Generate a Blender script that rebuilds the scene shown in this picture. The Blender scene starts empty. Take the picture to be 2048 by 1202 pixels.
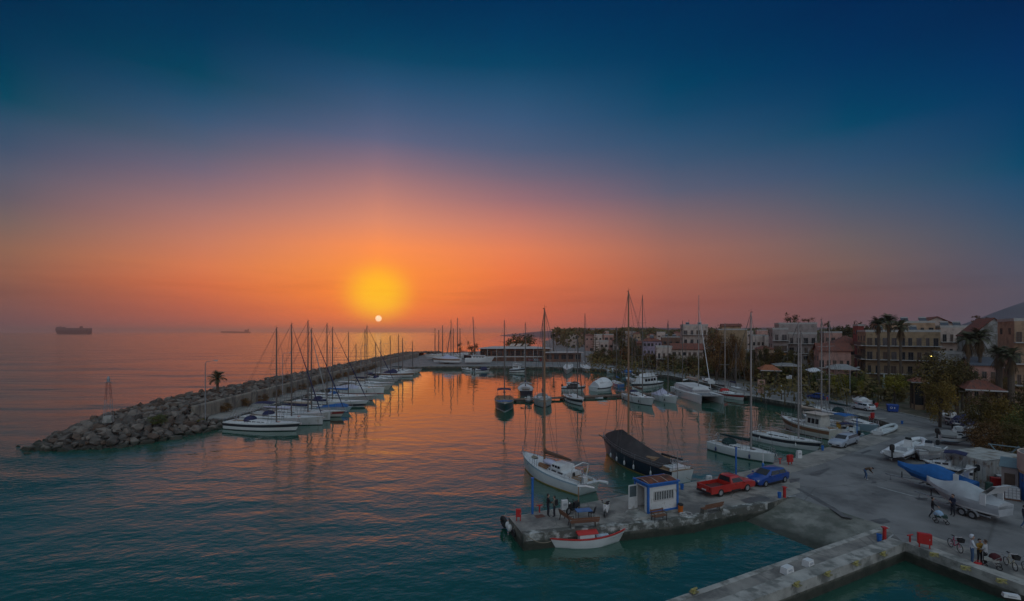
import bpy, bmesh, math, random
from math import sin, cos, pi, radians as R, sqrt, atan, atan2, exp
from mathutils import Vector as V, Matrix as M
from mathutils.geometry import tessellate_polygon
S = bpy.context.scene
COL = S.collection
rnd = random.Random(7)
# ------------------------------------------------------------------ survey of the place: camera height, focal length, horizon
F, CX, HY, H = 950.0, 1024.0, 663.0, 16.5
QZ = 1.2                                   # quay level above the water

def G(px, py, z=0.0):                      # where a sight line meets the level z
    Y = F * (H - z) / (py - HY)
    return V(((px - CX) / F * Y, Y, z))

def XY(px, Y): return (px - CX) / F * Y
def ZY(py, Y): return H + (HY - py) / F * Y

# ------------------------------------------------------------------ mesh builder
class MB:
    def __init__(s):
        s.v = []; s.f = []; s.k = []; s.m = 0
    def add(s, vs, fs):
        o = len(s.v); s.v += [tuple(p) for p in vs]
        for f in fs:
            s.f.append([i + o for i in f]); s.k.append(s.m)
        return s
    def box(s, c, d, rz=0.0, top=None, rot=None):
        x, y, z = d[0] / 2, d[1] / 2, d[2] / 2
        tx, ty = (x, y) if top is None else (x * top[0], y * top[1])
        ps = [V((-x, -y, -z)), V((x, -y, -z)), V((x, y, -z)), V((-x, y, -z)), V((-tx, -ty, z)), V((tx, -ty, z)), V((tx, ty, z)), V((-tx, ty, z))]
        m = rot if rot is not None else M.Rotation(rz, 3, 'Z')
        c = V(c)
        return s.add([m @ p + c for p in ps], [(0, 3, 2, 1), (4, 5, 6, 7), (0, 1, 5, 4), (1, 2, 6, 5), (2, 3, 7, 6), (3, 0, 4, 7)])
    def tube(s, pts, r, n=6, cap=True):
        pts = [V(p) for p in pts]
        rs = r if isinstance(r, (list, tuple)) else [r] * len(pts)
        rings = []
        u = None
        for i, p in enumerate(pts):
            a = pts[max(0, i - 1)]; b = pts[min(len(pts) - 1, i + 1)]
            d = (b - a)
            d = d.normalized() if d.length > 1e-9 else V((0, 0, 1))
            if u is None:
                u = d.orthogonal().normalized()
            else:
                u = (u - d * u.dot(d))
                u = u.normalized() if u.length > 1e-6 else d.orthogonal().normalized()
            w = d.cross(u)
            rings.append([p + (u * cos(2 * pi * k / n) + w * sin(2 * pi * k / n)) * rs[i] for k in range(n)])
        return s.loft(rings, True, cap)
    def loft(s, rings, closed=True, cap=True):
        n = len(rings[0]); vs = [p for r in rings for p in r]; fs = []
        for i in range(len(rings) - 1):
            for k in range(n if closed else n - 1):
                a = i * n + k; b = i * n + (k + 1) % n
                fs.append((a, b, b + n, a + n))
        if cap and closed:
            fs.append(tuple(range(n - 1, -1, -1)))
            fs.append(tuple(range((len(rings) - 1) * n, len(rings) * n)))
        return s.add(vs, fs)
    def lathe(s, prof, c=(0, 0, 0), n=12):
        c = V(c)
        return s.loft([[c + V((r * cos(2 * pi * k / n), r * sin(2 * pi * k / n), z)) for k in range(n)] for r, z in prof])
    def prism(s, poly, a, b, axis='z'):
        def P(x, y, t): return {'z': (x, y, t), 'y': (x, t, y), 'x': (t, x, y)}[axis]
        n = len(poly); vs = [P(x, y, a) for x, y in poly] + [P(x, y, b) for x, y in poly]
        fs = [(i, (i + 1) % n, n + (i + 1) % n, n + i) for i in range(n)]
        tri = tessellate_polygon([[V((x, y, 0)) for x, y in poly]])
        for t in tri:
            fs.append(tuple(reversed(t))); fs.append(tuple(i + n for i in t))
        return s.add(vs, fs)
    def ell(s, c, r, nu=10, nv=6, z0=-1.0, rot=None):
        c = V(c); rings = []
        for j in range(nv + 1):
            zz = z0 + (1 - z0) * j / nv
            q = sqrt(max(0.0, 1 - zz * zz)); q = max(q, 0.02)
            rg = []
            for k in range(nu):
                p = V((r[0] * q * cos(2 * pi * k / nu), r[1] * q * sin(2 * pi * k / nu), r[2] * zz))
                rg.append(c + (rot @ p if rot is not None else p))
            rings.append(rg)
        return s.loft(rings)
    def torus(s, c, Rr, r, n=16, m=6, rot=None, sx=1.0):
        c = V(c); rings = []
        for i in range(n + 1):
            a = 2 * pi * i / n; rg = []
            for k in range(m):
                b = 2 * pi * k / m
                p = V(((Rr + r * cos(b)) * cos(a), (Rr + r * cos(b)) * sin(a), r * sin(b) * sx))
                rg.append(c + (rot @ p if rot is not None else p))
            rings.append(rg)
        return s.loft(rings, True, False)
    def quad(s, a, b, c, d): return s.add([a, b, c, d], [(0, 1, 2, 3)])
    def sheet(s, a, b, c, d, t):           # a panel with thickness t
        a, b, c, d = V(a), V(b), V(c), V(d)
        n = (b - a).cross(d - a).normalized() * t
        return s.loft([[a, b, c, d], [a + n, b + n, c + n, d + n]])
    def mesh(s, name, smooth=False):
        me = bpy.data.meshes.new(name)
        me.from_pydata(s.v, [], s.f)
        me.polygons.foreach_set('material_index', s.k)
        bm = bmesh.new(); bm.from_mesh(me)
        bmesh.ops.recalc_face_normals(bm, faces=bm.faces)
        bm.to_mesh(me); bm.free()
        if smooth:
            me.polygons.foreach_set('use_smooth', [True] * len(me.polygons))
            try: me.set_sharp_from_angle(angle=R(38))
            except Exception: pass
        return me
    def build(s, name, mats, parent=None, smooth=False):
        me = s.mesh(name, smooth)
        for m in (mats if isinstance(mats, (list, tuple)) else [mats]): me.materials.append(m)
        o = bpy.data.objects.new(name, me); COL.objects.link(o)
        if parent is not None: o.parent = parent
        return o

def tag(o, label=None, cat=None, group=None, kind=None):
    if label: o['label'] = label
    if cat: o['category'] = cat
    if group: o['group'] = group
    if kind: o['kind'] = kind
    return o

def thing(name, label, cat, loc=(0, 0, 0), rz=0.0, group=None):
    o = bpy.data.objects.new(name, None); COL.objects.link(o)
    o.empty_display_size = .2
    o.location = loc; o.rotation_euler = (0, 0, rz)
    return tag(o, label, cat, group)

def copy_tree(o, parent=None, seen=None):
    c = o.copy(); COL.objects.link(c); c.parent = parent
    for ch in [k for k in bpy.data.objects if k.parent == o]: copy_tree(ch, c)
    return c

# ------------------------------------------------------------------ materials
def srgb(r, g, b):
    f = lambda c: (c / 255 / 12.92) if c / 255 <= .04045 else ((c / 255 + .055) / 1.055) ** 2.4
    return (f(r), f(g), f(b), 1.0)

MATS = {}
def mat(name, base, rough=.6, metal=0.0, var=.15, scale=2.0, spec=.5, bump=0.0, bscale=20.0, trans=0.0, coat=0.0, streak=None, dirt=None, emit=None, tide=None, crack=None):
    if name in MATS: return MATS[name]
    m = bpy.data.materials.new(name); m.use_nodes = True
    nt = m.node_tree; N = nt.nodes; L = nt.links
    b = N['Principled BSDF']
    base = tuple(base[:3]) + (1,)
    b.inputs['Roughness'].default_value = rough; b.inputs['Metallic'].default_value = metal
    b.inputs['Specular IOR Level'].default_value = spec
    if coat: b.inputs['Coat Weight'].default_value = coat
    if trans: b.inputs['Transmission Weight'].default_value = trans
    tc = N.new('ShaderNodeTexCoord'); vec = tc.outputs['Object']
    if streak:
        mp = N.new('ShaderNodeMapping'); mp.inputs['Scale'].default_value = streak; L.new(vec, mp.inputs['Vector']); vec = mp.outputs['Vector']
    nz = N.new('ShaderNodeTexNoise'); nz.inputs['Scale'].default_value = scale; nz.inputs['Detail'].default_value = 5; L.new(vec, nz.inputs['Vector'])
    mr = N.new('ShaderNodeMapRange'); mr.inputs['From Min'].default_value = .3; mr.inputs['From Max'].default_value = .7
    mr.inputs['To Min'].default_value = 1 - var; mr.inputs['To Max'].default_value = 1 + var; L.new(nz.outputs['Fac'], mr.inputs['Value'])
    mx = N.new('ShaderNodeMix'); mx.data_type = 'RGBA'; mx.blend_type = 'MULTIPLY'; mx.inputs[0].default_value = 1
    mx.inputs[6].default_value = base; L.new(mr.outputs[0], mx.inputs[7])
    out = mx.outputs[2]
    if dirt:                                # (colour, amount 0..1, scale): worn or stained patches with a shape of their own
        n2 = N.new('ShaderNodeTexNoise'); n2.inputs['Scale'].default_value = dirt[2]; n2.inputs['Detail'].default_value = 8; n2.inputs['Roughness'].default_value = .65
        L.new(vec if streak else tc.outputs['Object'], n2.inputs['Vector'])
        r2 = N.new('ShaderNodeMapRange'); lo = .62 - .3 * dirt[1]; r2.inputs['From Min'].default_value = lo; r2.inputs['From Max'].default_value = lo + .12; L.new(n2.outputs['Fac'], r2.inputs['Value'])
        m2 = N.new('ShaderNodeMix'); m2.data_type = 'RGBA'; L.new(r2.outputs[0], m2.inputs[0]); L.new(out, m2.inputs[6]); m2.inputs[7].default_value = tuple(dirt[0][:3]) + (1,)
        out = m2.outputs[2]
    if crack:                               # fine dark cracks and joints: (scale, width, strength)
        vo = N.new('ShaderNodeTexVoronoi'); vo.feature = 'DISTANCE_TO_EDGE'; vo.inputs['Scale'].default_value = crack[0]; L.new(tc.outputs['Object'], vo.inputs['Vector'])
        r3 = N.new('ShaderNodeMapRange'); r3.inputs['From Max'].default_value = crack[1]; r3.inputs['To Min'].default_value = crack[2]; r3.inputs['To Max'].default_value = 0; L.new(vo.outputs['Distance'], r3.inputs['Value'])
        m3 = N.new('ShaderNodeMix'); m3.data_type = 'RGBA'; L.new(r3.outputs[0], m3.inputs[0]); L.new(out, m3.inputs[6]); m3.inputs[7].default_value = tuple(v * .35 for v in base[:3]) + (1,); out = m3.outputs[2]
    if tide:                                # dark weed line up to a height above the water
        ge = N.new('ShaderNodeNewGeometry'); sx = N.new('ShaderNodeSeparateXYZ'); L.new(ge.outputs['Position'], sx.inputs[0])
        ad = N.new('ShaderNodeMath'); ad.operation = 'MULTIPLY_ADD'; L.new(nz.outputs['Fac'], ad.inputs[0]); ad.inputs[1].default_value = -.5; L.new(sx.outputs[2], ad.inputs[2])
        r4 = N.new('ShaderNodeMapRange'); r4.inputs['From Min'].default_value = tide - .35; r4.inputs['From Max'].default_value = tide - .1; r4.inputs['To Min'].default_value = .85; r4.inputs['To Max'].default_value = 0; L.new(ad.outputs[0], r4.inputs['Value'])
        m4 = N.new('ShaderNodeMix'); m4.data_type = 'RGBA'; L.new(r4.outputs[0], m4.inputs[0]); L.new(out, m4.inputs[6]); m4.inputs[7].default_value = (.022, .026, .016, 1); out = m4.outputs[2]
    L.new(out, b.inputs['Base Color'])
    if bump:
        n3 = N.new('ShaderNodeTexNoise'); n3.inputs['Scale'].default_value = bscale; n3.inputs['Detail'].default_value = 4; L.new(tc.outputs['Object'], n3.inputs['Vector'])
        bp = N.new('ShaderNodeBump'); bp.inputs['Strength'].default_value = bump; bp.inputs['Distance'].default_value = .05; L.new(n3.outputs['Fac'], bp.inputs['Height']); L.new(bp.outputs[0], b.inputs['Normal'])
    if emit:
        b.inputs['Emission Color'].default_value = tuple(emit[0]) + (1,); b.inputs['Emission Strength'].default_value = emit[1]
    MATS[name] = m
    return m

# ------------------------------------------------------------------ camera
cam = bpy.data.cameras.new('camera'); cam.sensor_width = 36; cam.lens = 36 * F / 2048
cam.shift_y = (HY - 601) / 2048
cam.clip_start = .5; cam.clip_end = 60000
co = bpy.data.objects.new('camera', cam); COL.objects.link(co); co.location = (0, 0, H); co.rotation_euler = (R(90), 0, 0)
S.camera = co

# ------------------------------------------------------------------ sky: dusk gradient over elevation, five azimuths from the sun
SUNPX = (757, 637)
SAZ = atan((SUNPX[0] - CX) / F)            # azimuth of the sun, from +Y towards +X
SEL = atan((HY - SUNPX[1]) / F * cos(SAZ))
W = bpy.data.worlds.new('World'); S.world = W; W.use_nodes = True
nt = W.node_tree; N = nt.nodes; L = nt.links
for n in list(N): N.remove(n)
def math_(op, a, b=None, c=None):
    n = N.new('ShaderNodeMath'); n.operation = op
    for i, x in enumerate((a, b, c)):
        if x is None: continue
        if isinstance(x, (int, float)): n.inputs[i].default_value = x
        else: L.new(x, n.inputs[i])
    return n.outputs[0]
tc = N.new('ShaderNodeTexCoord'); sp = N.new('ShaderNodeSeparateXYZ'); L.new(tc.outputs['Generated'], sp.inputs[0])
x, y, z = sp.outputs
hl = math_('MAXIMUM', math_('SQRT', math_('ADD', math_('MULTIPLY', x, x), math_('MULTIPLY', y, y))), 1e-4)
el = math_('DEGREES', math_('ARCTAN2', z, hl)) if False else math_('MULTIPLY', math_('ARCTAN2', z, hl), 180 / pi)
ca = math_('DIVIDE', math_('ADD', math_('MULTIPLY', x, sin(SAZ)), math_('MULTIPLY', y, cos(SAZ))), hl)
az = math_('MULTIPLY', math_('ARCCOSINE', math_('MINIMUM', math_('MAXIMUM', ca, -1.0), 1.0)), 180 / pi)
sa_ = math_('SUBTRACT', math_('MULTIPLY', x, cos(SAZ)), math_('MULTIPLY', y, sin(SAZ)))
saz = math_('MULTIPLY', az, math_('SIGN', sa_))           # signed: negative over the open sea on the left
COLS = [
 (-31, 50, [(0,(0,42,76)),(110,(0,54,85)),(165,(0,62,88)),(205,(5,68,92)),(250,(45,76,102)),(300,(62,80,105)),(350,(84,88,106)),(400,(98,90,100)),(450,(118,97,92)),(500,(138,98,80)),(550,(138,90,72)),(600,(122,80,72)),(663,(95,68,74))]),
 (-17.5, 400, [(0,(0,46,80)),(60,(0,52,86)),(110,(0,60,91)),(150,(2,66,93)),(190,(28,74,104)),(240,(55,84,114)),(290,(82,92,115)),(340,(112,100,118)),(385,(140,108,114)),(430,(168,116,108)),(480,(192,120,95)),(530,(208,118,78)),(570,(205,106,66)),(610,(180,92,66)),(663,(150,80,70))]),
 (0, 757, [(0,(0,46,82)),(60,(0,56,91)),(110,(4,66,98)),(165,(38,78,112)),(220,(65,88,120)),(275,(92,98,126)),(330,(138,110,122)),(385,(180,124,116)),(440,(215,136,106)),(494,(248,142,78)),(540,(250,142,58)),(590,(248,132,48)),(630,(238,115,50)),(663,(215,95,55))]),
 (16, 1024, [(0,(0,46,86)),(70,(0,56,94)),(130,(4,66,100)),(185,(36,78,112)),(240,(56,86,120)),(300,(78,92,120)),(350,(112,100,118)),(400,(150,108,114)),(450,(192,120,104)),(500,(222,124,84)),(550,(226,114,66)),(600,(205,100,62)),(663,(185,86,64))]),
 (34, 1370, [(0,(0,44,84)),(100,(0,54,92)),(170,(0,64,98)),(220,(18,70,103)),(270,(42,78,110)),(320,(62,84,112)),(380,(90,92,112)),(440,(128,100,102)),(500,(156,102,88)),(550,(158,94,74)),(600,(144,82,70)),(663,(128,74,72))]),
 (51, 1700, [(0,(0,38,80)),(110,(0,48,90)),(200,(0,60,96)),(250,(2,68,100)),(280,(30,72,104)),(330,(48,78,108)),(380,(66,84,106)),(430,(86,88,102)),(480,(104,92,94)),(530,(114,90,84)),(565,(108,82,78)),(600,(108,74,72)),(663,(100,68,72))]),
 (63, 2030, [(0,(0,35,76)),(110,(0,45,90)),(200,(0,54,95)),(280,(0,62,98)),(330,(2,69,101)),(365,(25,72,105)),(420,(45,75,103)),(470,(60,78,99)),(530,(74,78,95)),(580,(80,75,87)),(663,(78,72,86))]),
]
E_UP = (.39, .49, .57)                      # unseen sky overhead and behind, brightened beyond the visible top to lift the foreground
def ramp(stops):
    r = N.new('ShaderNodeValToRGB'); r.color_ramp.interpolation = 'LINEAR'
    e = r.color_ramp.elements
    while len(e) > 1: e.remove(e[-1])
    first = True
    for p, c in sorted(stops):
        if first: k = e[0]; k.position = p; first = False
        else: k = e.new(p)
        k.color = tuple(c[:3]) + (1,)
    L.new(math_('DIVIDE', el, 90.0), r.inputs[0])
    return r.outputs[0]
ramps = []
for a, px, st in COLS:
    caz = cos(atan((px - CX) / F)); s_ = []
    for yy, c in st:
        e_ = math.degrees(atan((HY - yy) / F * caz)); s_.append((max(e_, 0) / 90, srgb(*c)))
    top = max(s_)
    s_.append(((43 / 90), tuple(v * 1.1 for v in top[1][:3])))
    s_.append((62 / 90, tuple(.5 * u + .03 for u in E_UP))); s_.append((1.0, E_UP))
    ramps.append((a, ramp(s_)))
BACK = ramp([(0, (.34, .30, .33)), (.06, (.50, .42, .44)), (.16, (.46, .50, .58)), (.4, (.40, .54, .68)), (1.0, E_UP)])  # unseen sky behind the camera, also brightened to light the foreground
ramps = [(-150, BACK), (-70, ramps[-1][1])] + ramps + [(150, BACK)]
cur = ramps[0][1]
for (a0, _), (a1, r1) in zip(ramps, ramps[1:]):
    mr = N.new('ShaderNodeMapRange'); mr.inputs[1].default_value = a0 if a0 < 60 else 66; mr.inputs[2].default_value = a1; L.new(saz, mr.inputs[0])
    mx = N.new('ShaderNodeMix'); mx.data_type = 'RGBA'; L.new(mr.outputs[0], mx.inputs[0]); L.new(cur, mx.inputs[6]); L.new(r1, mx.inputs[7]); cur = mx.outputs[2]
# the yellow glow over the sun and the sun's own disc
def gauss(ce, sa, se):
    q = math_('ADD', math_('POWER', math_('DIVIDE', az, sa), 2.0), math_('POWER', math_('DIVIDE', math_('SUBTRACT', el, ce), se), 2.0))
    return math_('POWER', 2.718, math_('MULTIPLY', math_('POWER', q, 1.5), -1.0))
g = gauss(4.4, 3.3, 2.9)
mx = N.new('ShaderNodeMix'); mx.data_type = 'RGBA'; L.new(math_('MULTIPLY', g, .92), mx.inputs[0]); L.new(cur, mx.inputs[6]); mx.inputs[7].default_value = srgb(252, 188, 30); cur = mx.outputs[2]
sd = (sin(SAZ) * cos(SEL), cos(SAZ) * cos(SEL), sin(SEL))
dt = math_('ADD', math_('ADD', math_('MULTIPLY', x, sd[0]), math_('MULTIPLY', y, sd[1])), math_('MULTIPLY', z, sd[2]))
mr = N.new('ShaderNodeMapRange'); mr.inputs[1].default_value = cos(R(.40)); mr.inputs[2].default_value = cos(R(.27)); L.new(dt, mr.inputs[0])
mx = N.new('ShaderNodeMix'); mx.data_type = 'RGBA'; L.new(mr.outputs[0], mx.inputs[0]); L.new(cur, mx.inputs[6]); mx.inputs[7].default_value = (1.35, .85, .52, 1); cur = mx.outputs[2]
# thin dusk bands of cloud low on the right
mp = N.new('ShaderNodeMapping'); mp.inputs['Scale'].default_value = (3, 3, 34); L.new(tc.outputs['Generated'], mp.inputs[0])
nz = N.new('ShaderNodeTexNoise'); nz.inputs['Scale'].default_value = 1.6; nz.inputs['Detail'].default_value = 5; L.new(mp.outputs[0], nz.inputs[0])
mr = N.new('ShaderNodeMapRange'); mr.inputs[1].default_value = .48; mr.inputs[2].default_value = .72; mr.inputs[4].default_value = .07; L.new(nz.outputs[0], mr.inputs[0])
band = math_('POWER', 2.718, math_('MULTIPLY', math_('POWER', math_('DIVIDE', math_('SUBTRACT', el, 4.2), 2.2), 2.0), -1.0))
mx = N.new('ShaderNodeMix'); mx.data_type = 'RGBA'; mx.blend_type = 'MULTIPLY'; L.new(math_('MULTIPLY', math_('MULTIPLY', mr.outputs[0], band), 4.0), mx.inputs[0]); L.new(cur, mx.inputs[6]); mx.inputs[7].default_value = (.62, .56, .6, 1); cur = mx.outputs[2]
bg = N.new('ShaderNodeBackground'); L.new(cur, bg.inputs[0])
L.new(math_('ADD', math_('MULTIPLY', math_('POWER', 2.718, math_('MULTIPLY', math_('ABSOLUTE', el), -.16)), .22), 1.04), bg.inputs[1])
ow = N.new('ShaderNodeOutputWorld'); L.new(bg.outputs[0], ow.inputs[0])
# the sun lamp, low over the sea
sl = bpy.data.lights.new('sun', 'SUN'); sl.energy = .01; sl.angle = R(14); sl.color = (1, .55, .25)
so = bpy.data.objects.new('sun', sl); COL.objects.link(so); so.rotation_euler = V(sd).to_track_quat('Z', 'Y').to_euler()

S.view_settings.view_transform = 'Standard'; S.view_settings.look = 'None'; S.view_settings.exposure = 0; S.view_settings.gamma = 1
S.render.engine = 'CYCLES'
cy = S.cycles; cy.use_denoising = True; cy.max_bounces = 6; cy.diffuse_bounces = 2; cy.glossy_bounces = 3; cy.transmission_bounces = 3; cy.volume_bounces = 2; cy.transparent_max_bounces = 6
cy.caustics_reflective = False; cy.caustics_refractive = False
# ------------------------------------------------------------------ water
def water_mat():
    m = bpy.data.materials.new('sea_water'); m.use_nodes = True
    nt = m.node_tree; N = nt.nodes; L = nt.links; b = N['Principled BSDF']
    b.inputs['Roughness'].default_value = .05; b.inputs['IOR'].default_value = 2.1
    b.inputs['Base Color'].default_value = (.016, .082, .056, 1)
    ge = N.new('ShaderNodeNewGeometry'); pos = ge.outputs['Position']
    def noise(sc, rz, scale, det, rough=.5, dist=0.0):
        mp = N.new('ShaderNodeMapping'); mp.inputs['Scale'].default_value = sc; mp.inputs['Rotation'].default_value = (0, 0, rz); L.new(pos, mp.inputs[0])
        n = N.new('ShaderNodeTexNoise'); n.inputs['Scale'].default_value = scale; n.inputs['Detail'].default_value = det; n.inputs['Roughness'].default_value = rough; n.inputs['Distortion'].default_value = dist
        L.new(mp.outputs[0], n.inputs[0]); return n.outputs[0]
    def mul(a, k, op='MULTIPLY'):
        n = N.new('ShaderNodeMath'); n.operation = op
        for i, q in enumerate((a, k)):
            if isinstance(q, (int, float)): n.inputs[i].default_value = q
            else: L.new(q, n.inputs[i])
        return n.outputs[0]
    w1 = noise((.7, 1.05, 1), R(12), .36, 2, .45, .3)
    w2 = noise((.75, 1.1, 1), R(-18), 1.5, 3, .55)
    w3 = noise((.4, 1.0, 1), R(8), .11, 2, .5)
    w4 = noise((.35, 1.0, 1), R(6), .035, 3, .6)
    gust = noise((.5, 1.4, 1), R(10), .03, 2)      # calmer and rougher patches
    # open sea outside the breakwater runs rougher than the harbour basin
    sx = N.new('ShaderNodeSeparateXYZ'); L.new(pos, sx.inputs[0])
    def mr(v, a, b_, c, d):
        n = N.new('ShaderNodeMapRange'); n.interpolation_type = 'SMOOTHSTEP'
        for i, q in enumerate((a, b_, c, d)): n.inputs[i + 1].default_value = q
        L.new(v, n.inputs[0]); return n.outputs[0]
    calm_x = mr(sx.outputs[0], -66, -40, 1.0, 0.0)
    calm_y = mr(sx.outputs[1], 45, 95, 1.0, 0.0)
    open_ = mul(calm_x, calm_y, 'MAXIMUM')
    ro = mul(mul(calm_x, .10), .02, 'ADD'); L.new(ro, b.inputs['Roughness'])
    amp = mul(mul(mul(open_, .45), .5, 'ADD'), mr(gust, .35, .65, .75, 1.25))
    h = mul(mul(mul(w1, .125), mul(mul(w2, .045), mul(mul(mul(calm_x, 2.2), open_, 'ADD'), .12, 'ADD')), 'ADD'), mul(mul(w3, .2), open_), 'ADD')
    h = mul(h, mul(mul(w4, 2.6), calm_x), 'ADD')
    h = mul(h, amp)
    bp = N.new('ShaderNodeBump'); bp.inputs['Strength'].default_value = 1.0; bp.inputs['Distance'].default_value = 1.0
    L.new(h, bp.inputs['Height']); L.new(bp.outputs[0], b.inputs['Normal'])
    return m
WATER = water_mat()
b = MB(); b.quad((-20000, -60, 0), (20000, -60, 0), (20000, 20000, 0), (-20000, 20000, 0))
tag(b.build('water', WATER), kind='structure')
# ------------------------------------------------------------------ haze over the sea and town
hz = bpy.data.materials.new('haze_air'); hz.use_nodes = True
nt = hz.node_tree; nt.nodes.clear()
o_ = nt.nodes.new('ShaderNodeOutputMaterial'); pv = nt.nodes.new('ShaderNodeVolumePrincipled')
pv.inputs['Color'].default_value = (1.0, .96, .94, 1); pv.inputs['Density'].default_value = .00015; pv.inputs['Anisotropy'].default_value = .82
nt.links.new(pv.outputs[0], o_.inputs['Volume'])
b = MB(); b.box((0, 10200, 47.5), (41000, 20600, 101)); HZ = b.build('haze', hz); tag(HZ, kind='stuff')
# ------------------------------------------------------------------ palette
CONC = mat('quay_concrete', (.27, .25, .22), .85, var=.25, scale=.6, dirt=((.13, .125, .115), .45, .35), bump=.25, bscale=6, crack=(.22, .012, .7))
CONC_PALE = mat('edge_concrete', (.36, .345, .31), .8, var=.25, scale=1.2, dirt=((.17, .17, .15), .5, .8), bump=.3, bscale=8)
CONC_WALL = mat('sea_wall_concrete', (.30, .255, .20), .9, var=.3, scale=.5, dirt=((.14, .12, .10), .5, .5), streak=(1, 1, .25))
WALL_WET = mat('quay_wall_face', (.17, .16, .13), .75, var=.35, scale=1.5, dirt=((.05, .055, .045), .6, .9), bump=.4, bscale=5, tide=.55)
ASPH = mat('asphalt', (.20, .195, .188), .9, var=.22, scale=.35, dirt=((.12, .118, .115), .35, .22), bump=.2, bscale=40, crack=(.085, .006, .6))
DARKPATCH = mat('damp_patch', (.11, .105, .10), .6, var=.3, scale=2)
EARTH = mat('bare_earth', (.13, .105, .075), .95, var=.35, scale=.6, dirt=((.05, .06, .025), .5, .5))
SLIP = mat('slipway_concrete', (.21, .205, .175), .8, var=.3, scale=.7, dirt=((.10, .105, .085), .6, .4), bump=.3, bscale=5, tide=.22)
WHITEP = mat('white_line_paint', (.30, .30, .29), .7, var=.3, scale=3)
# ------------------------------------------------------------------ ground: town, hardstand, quays and piers in one sheet with sheer quay walls
def ext(a, b, k): return b + (b - a) * k
C0 = G(1810, 1088, QZ); CR = G(2048, 1174.6, QZ); CL = G(1690, 1133.5, QZ)
SL0 = G(1770, 1052, QZ); SL1 = G(1480, 1152, QZ)
A_ = G(1583, 992, QZ)
PIERF = [G(1534.7, 1007, QZ), G(1447, 1022, QZ), G(1389, 1036, QZ), G(1258, 1049.6, QZ), G(1047, 1069.6, QZ)]
PIERB = [G(1017.4, 1034, QZ), G(1197, 1001, QZ), G(1354, 970, QZ), G(1497, 941, QZ), G(1590, 916, QZ), G(1660, 893, QZ), G(1740, 868, QZ), G(1795, 851, QZ)]
FARQ = [G(1753, 838, QZ), G(1640, 815, QZ), G(1560, 802, QZ), G(1490, 790, QZ), G(1421, 768, QZ), G(1340, 751, QZ), G(1250, 741, QZ), G(1190, 737, QZ), G(1100, 733.5, QZ), G(1000, 732.5, QZ), G(860, 732.5, QZ), G(836, 733.5, QZ)]
xy = lambda p: (p.x, p.y)
outline = [xy(ext(C0, CR, 3.0)), xy(C0), xy(ext(C0, CL, 4.5)), xy(ext(SL0, SL1, 1.6)), xy(SL0), xy(A_)] + [xy(p) for p in PIERF + PIERB + FARQ] + \
    [(-47.2, 200), (-49.5, 150), (-50, 110), (-50, 86), (-50.5, 82.5), (-58, 82), (-59, 200), (-58, 290), (-60, 345), (-35, 358), (2, 400), (30, 450), (45, 700), (150, 1500), (260, 2600), (5000, 2600), (5000, 8), ]
b = MB(); b.m = 0
n = len(outline)
top = [V((x_, y_, QZ)) for x_, y_ in outline]
tri = tessellate_polygon([top])
b.add(top, [t if (top[t[1]] - top[t[0]]).cross(top[t[2]] - top[t[0]]).z > 0 else tuple(reversed(t)) for t in tri])
b.m = 1
for i in range(n):
    p, q = top[i], top[(i + 1) % n]
    b.quad(p, q, V((q.x, q.y, -2.2)), V((p.x, p.y, -2.2)))
tag(b.build('ground', [ASPH, WALL_WET]), kind='structure')

def strip(pts, w, z, m, name, side=1, kind='structure'):      # a flat ribbon laid along a polyline, w metres to one side
    b = MB(); P = [V((p.x, p.y, z)) for p in pts]; inn = []
    for i, p in enumerate(P):
        a = P[max(0, i - 1)]; c = P[min(len(P) - 1, i + 1)]
        d = (c - a).normalized(); nn = V((-d.y, d.x, 0)) * side
        inn.append(p + nn * w)
    for i in range(len(P) - 1): b.quad(P[i], P[i + 1], inn[i + 1], inn[i])
    return tag(b.build(name, m), kind=kind)
def patch(px, z, m, name='damp_patch', kind='structure'):
    pts = [G(u, v, z) for u, v in px]
    b = MB(); t = tessellate_polygon([pts]); b.add(pts, t)
    return tag(b.build(name, m), kind=kind)
# pier deck and the quay strip lie on the sheet as paler concrete
b = MB(); deck = [xy(p) for p in PIERF + PIERB[:4]] + [xy(G(1600, 965, QZ)), xy(G(1600, 985, QZ))]
P_ = [V((x_, y_, QZ + .004)) for x_, y_ in deck]; b.add(P_, tessellate_polygon([P_])); tag(b.build('pier_deck', CONC), kind='structure')
strip(PIERB[3:], 3.0, QZ + .008, CONC, 'quay_apron', -1)
strip(FARQ, 2.2, QZ + .008, CONC_PALE, 'quay_apron', -1)
b = MB(); P_ = [C0, ext(C0, CL, 4.5), ext(SL0, SL1, 1.6), SL0]; P_ = [V((p.x, p.y, QZ + .006)) for p in P_]; b.add(P_, tessellate_polygon([P_])); tag(b.build('jetty_deck', CONC), kind='structure')
strip([C0, ext(C0, CR, 3.0)], 3.4, QZ + .010, CONC, 'quay_apron', 1)
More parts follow.
